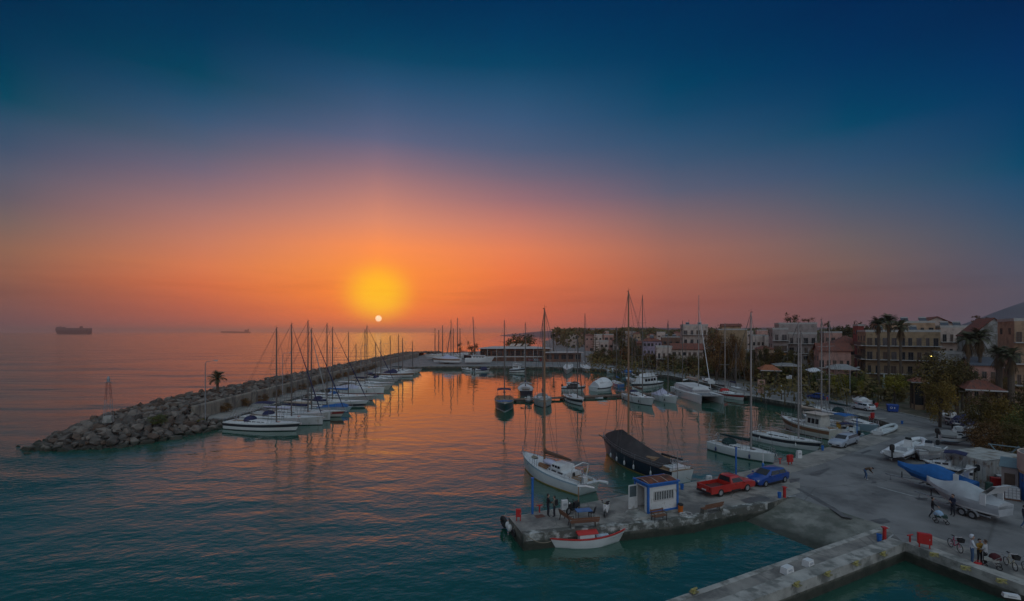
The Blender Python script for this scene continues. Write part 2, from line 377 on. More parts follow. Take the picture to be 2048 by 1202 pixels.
# coping kerbs: the pale chipped edge along the pier and the basin
def coping(pts, w, h, name, m, side):
    b = MB()
    for p, q in zip(pts, pts[1:]):
        d = (q - p); L_ = d.length; d.normalize(); nn = V((-d.y, d.x, 0)) * side
        b.loft([[p - V((0, 0, .5)) - nn * .03, p + V((0, 0, h)) - nn * .03, p + V((0, 0, h)) + nn * w, p + V((0, 0, -.02)) + nn * w], [q - V((0, 0, .5)) - nn * .03, q + V((0, 0, h)) - nn * .03, q + V((0, 0, h)) + nn * w, q + V((0, 0, -.02)) + nn * w]])
    return tag(b.build(name, m), kind='structure')
COPE = mat('chipped_coping', (.42, .42, .39), .8, var=.3, scale=2, dirt=((.10, .10, .085), .75, 1.1), bump=.6, bscale=7)
coping(PIERF, .55, .05, 'pier_coping', COPE, -1)
coping([C0, ext(C0, CR, 3)], .9, .12, 'basin_kerb', CONC_PALE, 1)
coping([C0, ext(C0, CL, 4.5)], .9, .12, 'basin_kerb', CONC_PALE, -1)
coping([ext(SL0, SL1, 1.6), SL0], .35, .03, 'jetty_kerb', CONC_PALE, -1)
# slipway into the water
A0 = G(1478, 1036, 0); B0 = G(1648, 1106, 0)
def down(p, q, k): return q + (q - p) * k
rows = [[A_ , SL0], [A0, B0], [down(A_, A0, 1.4), down(SL0, B0, 1.4)]]
rows[0] = [V((A_.x, A_.y, QZ + .002)), V((SL0.x, SL0.y, QZ + .002))]
rows = [[r[0] + (r[0] - r[1]) * .25, r[0], r[0].lerp(r[1], .5), r[1], r[1] + (r[1] - r[0]) * .05] for r in rows]
rows[0][0] = rows[0][1]; rows[0][4] = rows[0][3]
b = MB(); b.loft(rows, closed=False); tag(b.build('slipway', SLIP), kind='structure')
# worn patches, drain line and painted lines on the hardstand
for poly in ([(1620, 945), (1650, 938), (1662, 935), (1655, 941), (1640, 950), (1622, 951)], [(1578, 958), (1600, 956), (1598, 962), (1580, 966)], [(1788, 893), (1830, 878), (1836, 881), (1795, 898)],
             [(1745, 962), (1752, 961), (1753, 966), (1742, 967)], [(1829, 995), (1856, 996), (1853, 1001), (1836, 1000)], [(1745, 985), (1772, 990), (1771, 993), (1744, 988)],
             [(1480, 1000), (1500, 994), (1530, 992), (1541, 997), (1530, 1004), (1500, 1010)], [(1592, 977), (1598, 976), (1640, 998), (1668, 1014), (1690, 1030), (1706, 1035), (1703, 1037), (1684, 1033), (1660, 1017), (1634, 1002)],
             [(1740, 1040), (1770, 1036), (1782, 1044), (1760, 1048)], [(1720, 905), (1740, 899), (1745, 901), (1724, 908)], [(1850, 870), (1880, 864), (1884, 866), (1858, 874)]):
    patch(poly, QZ + .013, DARKPATCH)
patch([(1755, 972), (1834, 993.4), (1833, 995), (1754, 973.4)], QZ + .016, WHITEP, 'painted_line')
patch([(1576, 993), (1592, 990), (1592, 992), (1577, 995)], QZ + .016, WHITEP, 'painted_line')
patch([(1776, 1075), (1786, 1068), (1788, 1070), (1778, 1077)], QZ + .020, WHITEP, 'painted_line')
patch([(1208, 1008), (1212, 1004), (1216, 1007), (1212, 1010)], QZ + .016, mat('yellow_paint', (.45, .35, .06), .7), 'painted_line')
for q_ in ([(1600, 981), (1626, 989), (1628, 993), (1602, 985)], [(1634, 995), (1664, 1011), (1663, 1015), (1634, 999)]): patch(q_, QZ + .010, mat('drain_concrete', (.27, .265, .25), .7, var=.35, scale=1.5), 'drain_slab')
patch([(1068, 1031), (1084, 1028), (1092, 1033), (1074, 1037)], QZ + .012, mat('rust_plate', (.12, .05, .035), .8, var=.3), 'access_plate')
# the road along the back of the harbour, with a kerb on its land side
RD = [(1800, 845), (1900, 868)]
road_in = [(1421, 752), (1500, 769), (1600, 782), (1690, 800), (1790, 823), (1870, 843), (1960, 862)]
KER = [G(u, v, QZ) for u, v in [(1190, 727), (1290, 737), (1370, 748), (1421, 757), (1500, 771), (1600, 787), (1690, 804), (1790, 824), (1870, 842), (1960, 864)]]
coping(KER, .3, .14, 'road_kerb', CONC_PALE, 1)
b = MB(); V_ = [V((p.x, p.y, QZ + .10)) for p in KER]; V_ = [p + V((.35, .35, 0)) for p in V_]
far_ = [V((120, 30, QZ + .1)), V((400, 60, QZ + .1)), V((400, 420, QZ + .1)), V((45, 300, QZ + .1))]
P_ = V_ + [V((V_[-1].x + 20, V_[-1].y - 12, QZ + .1))] + far_; b.add(P_, tessellate_polygon([P_])); tag(b.build('earth_verge', EARTH), kind='structure')
# ------------------------------------------------------------------ breakwater: rubble mound, boulders and the concrete wall
def lin(y, tab):
    for (a, u), (c, w) in zip(tab, tab[1:]):
        if y <= c: return u + (w - u) * max(0, (y - a)) / (c - a)
    return tab[-1][1]
XIN = [(65.5, -62), (67.5, -55), (72, -52.2), (80, -49.8), (82.2, -49.6), (82.4, -57.5), (200, -59), (300, -58), (330, -50)]
XOUT = [(65.5, -66), (71, -70.5), (80, -73), (100, -74), (300, -74), (345, -66)]
ZC = [(65.5, .5), (70, 1.7), (78, 2.3), (90, 2.7), (300, 2.9), (330, 1.8)]
def mz(x, y):
    xi, xo = lin(y, XIN), lin(y, XOUT)
    di = (xi - x) if y < 82.3 else 9; do = x - xo; de = min(di, do)
    return -.5 + (lin(y, ZC) + .5) * min(1, max(0, de / 5.5)) ** .8
ROCKM = [mat('boulder_grey', (.105, .088, .075), .9, var=.35, scale=1.2, bump=.6, bscale=3, tide=.5), mat('boulder_pale', (.175, .145, .12), .9, var=.25, scale=1.4, bump=.5, bscale=4, tide=.5), mat('boulder_brown', (.10, .068, .05), .92, var=.3, scale=1.2, bump=.5, bscale=4, tide=.5)]
RUB = mat('rubble', (.05, .042, .036), .95, var=.4, scale=.9, bump=.8, bscale=1.5)
b = MB(); ys = [65.5 + i * 2.0 for i in range(9)] + [82.2, 82.4] + [84 + i * 8 for i in range(34)]
b.loft([[V((lin(y_, XIN) + (lin(y_, XOUT) - lin(y_, XIN)) * k / 9, y_, mz(lin(y_, XIN) + (lin(y_, XOUT) - lin(y_, XIN)) * k / 9, y_))) for k in range(10)] for y_ in ys], closed=False)
tag(b.build('rubble_mound', RUB), kind='structure')
def rock_geo(seed, sub=3):
    r = random.Random(seed); bm = bmesh.new(); bmesh.ops.create_icosphere(bm, subdivisions=sub, radius=1)
    cuts = [(V((r.gauss(0, 1), r.gauss(0, 1), r.gauss(0, .8))).normalized(), r.uniform(.36, .78)) for _ in range(16)]
    sc = V((r.uniform(1.0, 1.6), r.uniform(.85, 1.2), r.uniform(.75, 1.1)))
    vs = []
    for v in bm.verts:
        p = v.co.copy()
        for n_, d_ in cuts:
            q = p.dot(n_)
            if q > d_: p -= n_ * (q - d_) * .97
        p *= 1 + r.uniform(-.035, .035) + .07 * sin(5 * p.x + seed) * sin(4.3 * p.y + 2 * seed) + .05 * sin(9 * p.z + seed)
        vs.append(V((p.x * sc.x, p.y * sc.y, p.z * sc.z)))
    fs = [[v.index for v in f.verts] for f in bm.faces]; bm.free()
    return vs, fs
RG = [rock_geo(100 + i) for i in range(12)]; RG1 = [rock_geo(300 + i, 2) for i in range(8)]
RME = []
for i, (vs, fs) in enumerate(RG):
    b = MB(); b.add(vs, fs); me = b.mesh('boulder'); me.materials.append(ROCKM[(0, 0, 1, 0, 2, 1, 0, 1, 0, 2, 0, 1)[i]]); RME.append(me)
rr = random.Random(11); spots = []
def try_rock(y0, y1, rmin, rmax, gap):
    y_ = rr.uniform(y0, y1); xi, xo = lin(y_, XIN), lin(y_, XOUT)
    x_ = rr.uniform(xo - .3, xi + (.2 if y_ < 82.3 else -.5)); r_ = rr.uniform(rmin, rmax)
    for X_, Y_, q in spots:
        if abs(Y_ - y_) < 3 and (X_ - x_) ** 2 + (Y_ - y_) ** 2 < (gap * (r_ + q)) ** 2: return
    spots.append((x_, y_, r_))
for _ in range(9000):
    try_rock(65.5, 94, .75, 1.15, .70)
for _ in range(9000):
    try_rock(65.5, 94, .35, .75, .58)
near = sorted(spots, key=lambda s_: s_[1])[:296]
rest = [s_ for s_ in spots if s_ not in near]
for k, (x_, y_, r_) in enumerate(near):
    o = bpy.data.objects.new('boulder', RME[k % 12]); COL.objects.link(o)
    o.location = (x_, y_, mz(x_, y_) + r_ * .22); o.scale = (r_,) * 3; o.rotation_euler = (rr.uniform(-.5, .5), rr.uniform(-.5, .5), rr.uniform(0, 6.3))
    tag(o, 'rough angular boulder piled on the breakwater head', 'boulder', 'boulders of the breakwater head')
for k, (u, v_, r_) in enumerate([(36, 893, .25), (44, 899, .3), (54, 907, .38)]):
    p = G(u, v_, 0); o = bpy.data.objects.new('boulder', RME[k]); COL.objects.link(o); o.location = (p.x, p.y, .05); o.scale = (r_ * 1.2, r_, r_ * .7)
    tag(o, 'small dark rock awash in the water off the breakwater tip', 'boulder', 'rocks awash')
spots = []
for _ in range(16000): try_rock(94, 338, .6, 1.15, .68)
rest += spots
b = MB()
for k, (x_, y_, r_) in enumerate(rest):
    vs, fs = RG1[k % 8]; a = rr.uniform(0, 6.3); m = M.Rotation(a, 3, 'Z') @ M.Rotation(rr.uniform(-.5, .5), 3, 'X')
    b.m = k % 3; b.add([m @ (p * r_) + V((x_, y_, mz(x_, y_) + r_ * .25)) for p in vs], fs)
tag(b.build('boulder_rubble', ROCKM), 'bank of piled boulders along the far breakwater', 'rubble', kind='stuff')
# concrete sea wall along the inner quay, in cast panels with buttress joints
t = thing('sea_wall', 'long stained concrete sea wall between boulders and boats', 'wall', (-55, 82, QZ))
def wx(y_): return lin(y_, [(82, -54.8), (144, -56.6), (200, -57.4), (290, -56.5)])
y_ = 82.2
while y_ < 285:
    y1 = y_ + 7.9; b = MB(); h = 2.4 + rr.uniform(-.05, .05)
    pr = [(0, 0), (0, h * .9), (-.12, h), (-.65, h), (-1.1, 0)]
    b.loft([[V((wx(q) + a + 55, q - 82, c)) for a, c in pr] for q in (y_, y_ + 2.6, y_ + 5.2, y1)]); b.build('wall_panel', CONC_WALL, t); y_ += 7.94
strip([V((-50, 83, 0)), V((-50, 110, 0)), V((-49.5, 150, 0)), V((-47.2, 200, 0))], 4.6, QZ + .005, CONC, 'breakwater_quay', 1)
# ------------------------------------------------------------------ the floating pontoon across the basin
PLANK = mat('weathered_planks', (.17, .115, .08), .85, var=.35, scale=3, streak=(1, 12, 1), dirt=((.08, .06, .045), .4, 1))
FLOATM = mat('pontoon_float', (.13, .12, .10), .8, var=.3)
pa, pb = G(1026, 799, .5), G(1420, 782, .5)
t = thing('pontoon', 'long low brown timber pontoon crossing the harbour basin', 'pontoon', (pa.x, pa.y, 0), atan2(pb.y - pa.y, pb.x - pa.x))
Lp = (pb - pa).length; b = MB(); k = 0.0
while k < Lp - 5:
    b.box((k + 2.9, 0, .47), (5.7, 2.6, .16)); k += 5.9
b.build('deck', PLANK, t)
k = .4
while k < Lp - 4:
    b = MB(); b.box((k + 1.4, 0, .12), (2.6, 2.2, .55)); b.build('float', FLOATM, t); k += 5.9
# ------------------------------------------------------------------ boats
def gel(name, c, r=.28, **k): return mat(name, c, r, var=.06, scale=1.5, coat=.2, **k)
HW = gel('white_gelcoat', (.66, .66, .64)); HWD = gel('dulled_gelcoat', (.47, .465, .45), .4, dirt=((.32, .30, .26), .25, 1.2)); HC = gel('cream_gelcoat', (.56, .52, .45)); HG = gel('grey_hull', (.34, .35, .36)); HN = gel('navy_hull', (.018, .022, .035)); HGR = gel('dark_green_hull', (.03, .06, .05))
HB = gel('blue_hull', (.03, .12, .30)); HBR = gel('brown_hull', (.10, .055, .035), .5); HRED = gel('red_paint', (.50, .035, .03), .4); HPB = gel('pale_blue_hull', (.36, .46, .52))
ANTI = mat('antifouling', (.045, .035, .03), .8, var=.3, scale=3); YEL = mat('yellow_boot', (.42, .27, .06), .6)
STRIPE = mat('dark_stripe', (.02, .022, .03), .4); STR_R = mat('red_stripe', (.28, .03, .03), .4); TEAKR = mat('teak_rail', (.22, .10, .05), .6, var=.2, scale=6, streak=(.3, 6, 6))
DECK = mat('deck_white', (.60, .60, .585), .6, var=.08, scale=4); DECKG = mat('deck_grey', (.40, .41, .42), .7, var=.1, scale=4); TEAK = mat('teak_deck', (.26, .16, .09), .75, var=.25, scale=5, streak=(.2, 14, 1))
ALU = mat('mast_alloy', (.30, .285, .27), .4, metal=.35, var=.08, scale=3); ALUD = mat('backlit_mast_alloy', (.13, .115, .105), .5, metal=.2, var=.1, scale=3); WOODM = mat('varnished_spar', (.24, .14, .08), .5, var=.2, scale=4, streak=(6, 6, .5)); STEEL = mat('stainless', (.55, .55, .56), .3, metal=.8, var=.05)  # ALUD: far masts' backlit silhouette darkness is put into the colour
WIRE = mat('rigging_wire', (.10, .095, .09), .6, var=.1); GLASS = mat('dark_glass', (.012, .015, .02), .08, var=.05, spec=.6); BLACK = mat('black_rubber', (.018, .018, .018), .7, var=.2)
CV = {'pale': mat('pale_grey_canvas', (.40, .42, .43), .85, var=.12, scale=1.5, bump=.6, bscale=2), 'blue': mat('blue_canvas', (.012, .11, .32), .85, var=.15, scale=3, bump=.3, bscale=3), 'navy': mat('navy_canvas', (.018, .022, .07), .9, var=.2, scale=3, bump=.3, bscale=3), 'green': mat('green_canvas', (.012, .04, .04), .9, var=.2, scale=3, bump=.3, bscale=3),
      'white': mat('white_canvas', (.62, .62, .62), .85, var=.08, scale=3, bump=.3, bscale=2.5), 'lilac': mat('lilac_canvas', (.46, .45, .55), .85, var=.08, scale=2, bump=.3, bscale=2.5), 'beige': mat('beige_canvas', (.46, .36, .28), .85, var=.1, scale=2),
      'black': mat('black_canvas', (.045, .038, .038), .85, var=.3, scale=1.2, bump=.5, bscale=1.5), 'grey': mat('grey_canvas', (.26, .255, .245), .85, var=.12, scale=1.2, bump=.4, bscale=2), 'brown': mat('brown_canvas', (.13, .07, .045), .85, var=.2, scale=2), 'red': mat('red_canvas', (.42, .03, .03), .8, var=.15, scale=2)}
FENDM = mat('fender_white', (.55, .55, .53), .5); FENDB = mat('fender_blue', (.03, .05, .14), .5)

def hull_rings(L, B, fs, fb, bo=.9, so=.0, st=.72, nst=18, full=.9, keel=.45, tm=.42):
    # stations from stern to bow; rows from keel to sheer
    R_ = []
    zf = [(-keel, .0), (-keel * .55, .55), (0.0, full), (.16, full + .03), (.5, .97), (.86, 1.0), (1.0, 1.0)]
    for i in range(nst + 1):
        t = i / nst; t = 1 - (1 - t) ** 1.15
        w = B / 2 * ((st + (1 - st) * sin(pi / 2 * t / tm)) if t < tm else max(0.0, 1 - ((t - tm) / (1 - tm)) ** 2.1) ** .85)
        w = max(w, .02)
        sh = fs + (fb - fs) * t ** 1.7 - .06 * sin(pi * t)
        fin = 1 - .45 * max(0, (t - .55) / .45) ** 1.5
        row = []
        for zz, k in zf:
            if zz < 0: z_ = zz * (1 - .9 * max(0, (t - .75) / .25)); q = 0
            elif zz == .16: z_ = .13; q = z_ / sh
            else: z_ = zz * sh; q = zz
            xd = -L / 2 + L * t; xw = -L / 2 + so + (L - bo - so) * t
            if zz < 0: xw += .3 * (1 - t) * 1.5 - .25 * t
            x_ = xw + (xd - xw) * q
            kk = k * (fin + (1 - fin) * q ** 1.3) if k else 0
            row.append(V((x_, w * kk, z_)))
        R_.append((row, w, sh))
    return R_

def hull(parent, L, B, fs, fb, mats, stripe=False, name='hull', z0=0.0, off=V((0, 0, 0)), **kw):
    """mats: topside, boot top, bottom, sheer stripe"""
    R_ = hull_rings(L, B, fs, fb, **kw); b = MB(); n = 7
    vs = []; fs_ = []; ks = []
    for s_ in (1, -1):
        o = len(vs)
        for row, w, sh in R_: vs += [V((p.x, p.y * s_, p.z + z0)) + off for p in row]
        for i in range(len(R_) - 1):
            for k in range(n - 1):
                a = o + i * n + k; fs_.append((a, a + 1, a + n + 1, a + n))
                ks.append(2 if k < 2 else 1 if k == 2 else (3 if stripe and k == 4 else (4 if k == 5 else 0)))
    m_ = len(R_) * n
    for k in range(n - 1):                        # transom
        fs_.append((k, m_ + k, m_ + k + 1, k + 1)); ks.append(2 if k < 2 else 5)
    b.v = [tuple(p) for p in vs]; b.f = [list(f) for f in fs_]; b.k = ks
    me = b.mesh(name, True)
    mm = list(mats) + [mats[0]] * (6 - len(mats))
    for q in mm: me.materials.append(q)
    o = bpy.data.objects.new(name, me); COL.objects.link(o); o.parent = parent
    return o, R_

def deck(parent, R_, m, z0=0.0, drop=.05, camber=.08, off=V((0, 0, 0)), name='deck', t0=0, t1=99):
    b = MB(); rows = []
    for row, w, sh in R_[t0:t1]:
        p = row[-1]; y_ = max(p.y - .03, .012)
        rows.append([V((p.x, y_ * k, p.z - drop + camber * (1 - k * k) + z0)) + off for k in (-1, -.5, 0, .5, 1)])
    b.loft(rows, closed=False); return b.build(name, m, parent, True)

def cabin(parent, x0, x1, w0, w1, z, h0, h1, m, win=True, glass=None, name='cabin', front=.9, ny=0, nwin=3):
    """coachroof from aft x0 to fore x1, widths, base z, heights aft and fore"""
    b = MB(); rows = []
    N_ = 7
    for i in range(N_ + 1):
        t = i / N_; x_ = x0 + (x1 - x0) * t; w = (w0 + (w1 - w0) * t ** 1.5) / 2; h = h0 + (h1 - h0) * t
        if i == N_: h *= .12; 
        if i == N_ - 1: x_ = x1 - front * .55 * (x1 - x0) / N_ * 1.2
        rows.append([V((x_, y_ + ny, zz)) for y_, zz in ((w, z - .05), (w * .9, z + h * .82), (w * .72, z + h), (0, z + h * 1.08), (-w * .72, z + h), (-w * .9, z + h * .82), (-w, z - .05))])
    b.loft(rows, True, True); o = b.build(name, m, parent, True)
    if win:
        for s_ in (1, -1):
            for k in range(nwin):
                t0 = .10 + .76 * k / nwin; t1 = t0 + .6 / nwin
                pts = []
                for t, u in ((t0, .30), (t1, .30), (t1, .72), (t0, .72)):
                    x_ = x0 + (x1 - x0) * t; w = (w0 + (w1 - w0) * t ** 1.5) / 2; h = h0 + (h1 - h0) * t
                    pts.append(V((x_, s_ * (w - (.1 * w) * (u + .05 / max(h, .1)) / .87 + .006) + ny, z + h * u)))
                g = MB(); d_ = V((0, .012 * s_, 0)); g.loft([pts, [p + d_ for p in pts]]); g.build('window', glass or GLASS, o)
    return o

def lines(parent, segs, r, m=None, name='rigging', n=4):
    b = MB()
    for s_ in segs: b.tube(s_, r, n, False)
    return b.build(name, m or WIRE, parent)

def fender(parent, p, m=None, r=.11, h=.5):
    b = MB(); b.lathe([(.02, h / 2 + .08), (r * .6, h / 2), (r, h / 2 - .1), (r, -h / 2 + .1), (r * .6, -h / 2), (.02, -h / 2 - .02)], p, 8)
    b.tube([V(p) + V((0, 0, h / 2)), V(p) + V((0, 0, h / 2 + .5))], .012, 4)
    b.build('fender', m or FENDM, parent, True)

def outboard(parent, p, s_=1.0, m=None, face=1, name='outboard_engine'):
    """engine hung behind a transom at p, its leg reaching down, aft is -x"""
    p = V(p); b = MB()
    b.loft([[p + V((-.28 * s_ + dx * s_, dy * s_, z_ * s_)) for dx, dy in ((.2 * k, .16 * k), (-.16 * k, .17 * k), (-.26 * k, .0), (-.16 * k, -.17 * k), (.2 * k, -.16 * k))] for z_, k in ((.1, .7), (.2, 1), (.5, 1.05), (.68, .9), (.74, .5))])
    b.box(p + V((-.3, 0, -.25)) * s_, (.16 * s_, .1 * s_, .75 * s_)); b.box(p + V((-.36, 0, -.58)) * s_, (.42 * s_, .14 * s_, .06 * s_))
    b.box(p + V((-.1, 0, .05)) * s_, (.16 * s_, .2 * s_, .3 * s_))
    o = b.build(name, m or BLACK, parent, True)
    q = MB(); c_ = p + V((-.55, 0, -.72)) * s_
    for k in range(3):
        a = 2 * pi * k / 3; q.box(c_ + V((0, .09 * cos(a), .09 * sin(a))) * s_, (.02 * s_, .15 * s_, .07 * s_), rot=M.Rotation(a, 3, 'X'))
    q.build('propeller', ALU, o)

def rails(parent, R_, t0, t1, h, z0=0.0, every=2, r=.014, name='guard_rail', two=True):
    for s_ in (1, -1):
        b = MB(); idx = list(range(t0, t1 + 1))
        ps = [V((R_[i][0][-1].x, s_ * max(R_[i][0][-1].y - .06, .03), R_[i][0][-1].z + z0)) for i in idx]
        for hh in ((h, h * .52) if two else (h,)): b.tube([p + V((0, 0, hh)) for p in ps], r, 4, False)
        for k in range(0, len(ps), every): b.tube([ps[k], ps[k] + V((0, 0, h))], r * 1.2, 4, False)
        b.build(name, STEEL, parent)

NB = [0]
def sailboat(label, bow, stern, mast=None, top=None, beam=None, fs=1.0, fb=1.35, mats=None, stripe=False, bo=1.0, so=0.0, st=.74, lod=1, sail='white', boom=True, genoa=None, spray=None, bimini=None,
             deckm=None, cab=(.30, .62, .40), fend=0, fm=None, group='sailing boats moored in the harbour', ground=None, cat='sailing boat', name='sailing_yacht', mastm=None, spread=2, boomz=1.5, wheel=True, mast_rake=0.0, keel=.45, extra=None, anchor=True, coach=True, boomlen=None, cover=None):
    """bow and stern: where the waterline (or, ashore, the ground) meets hull ends in the survey pixels; mast, top: pixel column and row of the masthead"""
    z = ground or 0.0
    P = G(*bow, z) if not isinstance(bow, V) else bow; Q = G(*stern, z) if not isinstance(stern, V) else stern
    d = P - Q; Lw = d.length; ang = atan2(d.y, d.x); L = Lw + bo + so * .0
    L = Lw + bo
    mid = (P + Q) / 2 + d.normalized() * (bo / 2)
    base = .75 if ground else 0.0                # hull raised on its cradle when ashore
    t = thing(name, label, cat, (mid.x, mid.y, z), ang, group)
    B = beam or L * .31
    mats = mats or (HW, STRIPE, ANTI, STRIPE, HW)
    h_, R_ = hull(t, L, B, fs, fb, mats, stripe, bo=bo, so=so, st=st, z0=base, keel=keel, nst=18 if lod > 0 else 12)
    z1 = base
    deck(t, R_, deckm or DECK, z1)
    nS = len(R_) - 1
    sh = lambda f: z1 + fs + (fb - fs) * max(f, 0) ** 1.7 - .06
    X = lambda f: -L / 2 + L * f
    if coach:
        c0, c1, ch = cab
        cabin(t, X(c0), X(c1), B * .62, B * .42, sh((c0 + c1) / 2) - .02, ch, ch * .62, deckm or DECK, win=lod > -1, nwin=4 if lod > 0 else 2)
        if lod > 0:
            b = MB(); b.box((X(c1 + .08), 0, sh(c1 + .1) + .07), (.5, .5, .05)); b.build('hatch', GLASS, t)
        # cockpit: coamings round a teak sole
        zc = sh(.15) + .02
        for s_ in (1, -1): b = MB(); b.box((X(.17), s_ * B * .27, zc + .1), (L * .24, .16, .24), top=(.98, .6)); b.build('cockpit_coaming', deckm or DECK, t)
        b = MB(); b.box((X(.17), 0, zc + .05), (L * .235, B * .44, .06)); b.build('cockpit_sole', TEAK, t)
        if wheel and lod > 0:
            b = MB(); b.torus((X(.1), 0, zc + .85), .42, .02, 18, 5, M.Rotation(R(90), 3, 'Y')); b.box((X(.1) + .1, 0, zc + .4), (.16, .16, .8), top=(.7, .7)); b.build('steering_wheel', STEEL, t)
    if spray:
        b = MB(); c0 = cab[0]; b.ell((X(c0) + .15, 0, sh(c0) + cab[2] * .55), (.95, B * .33, .85), 14, 5, 0.0); b.build('sprayhood', CV[spray], t, True)
    if bimini:
        b = MB(); zc = sh(.12) + 2.0; x0, x1 = X(.02), X(.26)
        rows = [[V((x_, B * .36 * k, zc - .18 * k * k - .1 * abs(q))) for k in (-1, -.5, 0, .5, 1)] + [V((x_, B * .36 * k, zc - .05 - .18 * k * k - .1 * abs(q))) for k in (1, .5, 0, -.5, -1)] for x_, q in ((x0, 1), ((x0 + x1) / 2, 0), (x1, 1))]
        b.loft(rows); o = b.build('bimini', CV[bimini], t, True)
        lines(o, [[(x_, s_ * B * .35, zc - .25), (X(.14), s_ * B * .35, sh(.14))] for x_ in (x0, x1) for s_ in (1, -1)], .016, STEEL, 'bimini_frame')
    if mast is not None:
        # solve for the mast's station along the boat from its column in the survey
        s_ = (mast - CX) / F; a = Q; e = P - Q
        tt = (s_ * a.y - a.x) / (e.x - s_ * e.y) if abs(e.x - s_ * e.y) > 1e-3 else .6
        if not .2 < tt < .95: tt = .58
        mp = a + e * tt; mx = (mp - mid).dot(d.normalized()); mx = max(-L * .2, min(L * .33, mx)) if coach else mx
        f_ = (mx + L / 2) / L; zb = sh(f_) + (cab[2] * .6 if coach and cab[0] < f_ < cab[1] else 0)
        wy = mid.y + d.normalized().y * mx
        zt = ZY(top, wy) - z
        r0 = max(.115, wy * .0009)
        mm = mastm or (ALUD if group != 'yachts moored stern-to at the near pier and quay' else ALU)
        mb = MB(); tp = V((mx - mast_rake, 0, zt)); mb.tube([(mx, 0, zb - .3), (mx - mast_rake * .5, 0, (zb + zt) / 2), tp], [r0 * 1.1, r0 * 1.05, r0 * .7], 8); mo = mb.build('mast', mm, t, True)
        if lod >= 0:
            for k in range(spread):
                zz = zb + (zt - zb) * ((k + 1) / (spread + 1) + .06); sw = B * (.34 - .06 * k)
                sp = MB(); sp.tube([(mx - .25, -sw, zz + .05), (mx, 0, zz), (mx - .25, sw, zz + .05)], .028, 5); sp.build('spreader', mm, mo)
        hd = MB(); hd.tube([tp, tp + V((0, 0, .5))], .012, 4); hd.box(tp + V((.1, 0, .06)), (.3, .06, .07)); hd.tube([tp + V((-.1, 0, .2)), tp + V((-.4, 0, .28))], .012, 4); hd.build('masthead', BLACK, mo)
        rw = .017 if lod > 0 else .022
        bowp = V((L / 2 - .15, 0, z1 + fb)); sternp = V((-L / 2 + .1, 0, z1 + fs)); segs = [[bowp, tp]]
        segs += [[sternp + V((0, k * B * .2, 0)), tp] for k in ((0,) if lod < 1 else (.6, -.6))]
        for s2 in (1, -1):
            zz = zb + (zt - zb) * .60; sw = B * .30
            segs.append([V((mx - .3, s2 * B * .46, sh(f_))), V((mx - .25, s2 * sw, zz)), tp])
            if lod > 0: segs.append([V((mx + .2, s2 * B * .45, sh(f_))), V((mx, 0, zb + (zt - zb) * .42))]); segs.append([V((mx - .6, s2 * B * .45, sh(f_))), V((mx, 0, zb + (zt - zb) * .42))])
        lines(t, segs, rw)
        if genoa:
            g0 = bowp + (tp - bowp) * .03; g1 = bowp + (tp - bowp) * .93; gb = MB(); gb.tube([g0, g0.lerp(g1, .15), g0.lerp(g1, .5), g1], [.05, .11, .09, .03], 7); gb.build('furled_genoa', CV[genoa], t, True)
        if boom:
            bl = boomlen or min(L * .36, mx + L / 2 - .2); zz = zb + boomz - .6; ri = .35
            bo_ = MB(); bo_.tube([(mx - .08, 0, zz), (mx - bl, 0, zz + ri)], .06, 7); bm_ = bo_.build('boom', mm, t, True)
            if sail:
                sb = MB(); sb.tube([V((mx - .1, 0, zz + .75)), V((mx - .25, 0, zz + .40)), V((mx - bl * .35, 0, zz + .28 + ri * .35)), V((mx - bl * .7, 0, zz + .2 + ri * .7)), V((mx - bl * .98, 0, zz + ri + .08))], [.1, .24, .2, .15, .08], 9); sb.build('sail_cover', CV[sail], bm_, True)
    if lod >= 0:
        rails(t, R_, nS - 3, nS, .62, z1, 1, .016, 'pulpit'); 
        if lod > 0: rails(t, R_, 0, nS - 3, .6, z1, 3, .010, 'guard_rail')
        b = MB(); w_ = R_[0][1]
        for hh in (.62, .34): b.tube([(-L / 2 + 1.0, w_ * 1.06, z1 + fs + hh), (-L / 2 + .12, w_ * .92, z1 + fs + hh), (-L / 2 + .12, -w_ * .92, z1 + fs + hh), (-L / 2 + 1.0, -w_ * 1.06, z1 + fs + hh)], .016, 5, False)
        for y_ in (w_ * .92, -w_ * .92): b.tube([(-L / 2 + .12, y_, z1 + fs - .05), (-L / 2 + .12, y_, z1 + fs + .62)], .016, 5, False)
        b.build('pushpit', STEEL, t)
    if anchor and lod > 0:
        b = MB(); b.tube([(L / 2 - .5, 0, z1 + fb + .02), (L / 2 + .15, 0, z1 + fb + .04), (L / 2 + .22, 0, z1 + fb - .25)], .035, 5); b.box((L / 2 + .12, 0, z1 + fb - .26), (.12, .34, .06)); b.build('anchor', STEEL, t)
    for k in range(fend):
        f_ = .22 + .5 * k / max(1, fend - 1) if fend > 1 else .4; i = int(f_ * nS); p = R_[i][0][-1]
        sd_ = -1 if (M.Rotation(ang, 3, 'Z') @ V((0, 1, 0))).y > 0 else 1
        fender(t, (p.x, sd_ * (p.y + .13), z1 + sh(f_) * .45), fm)
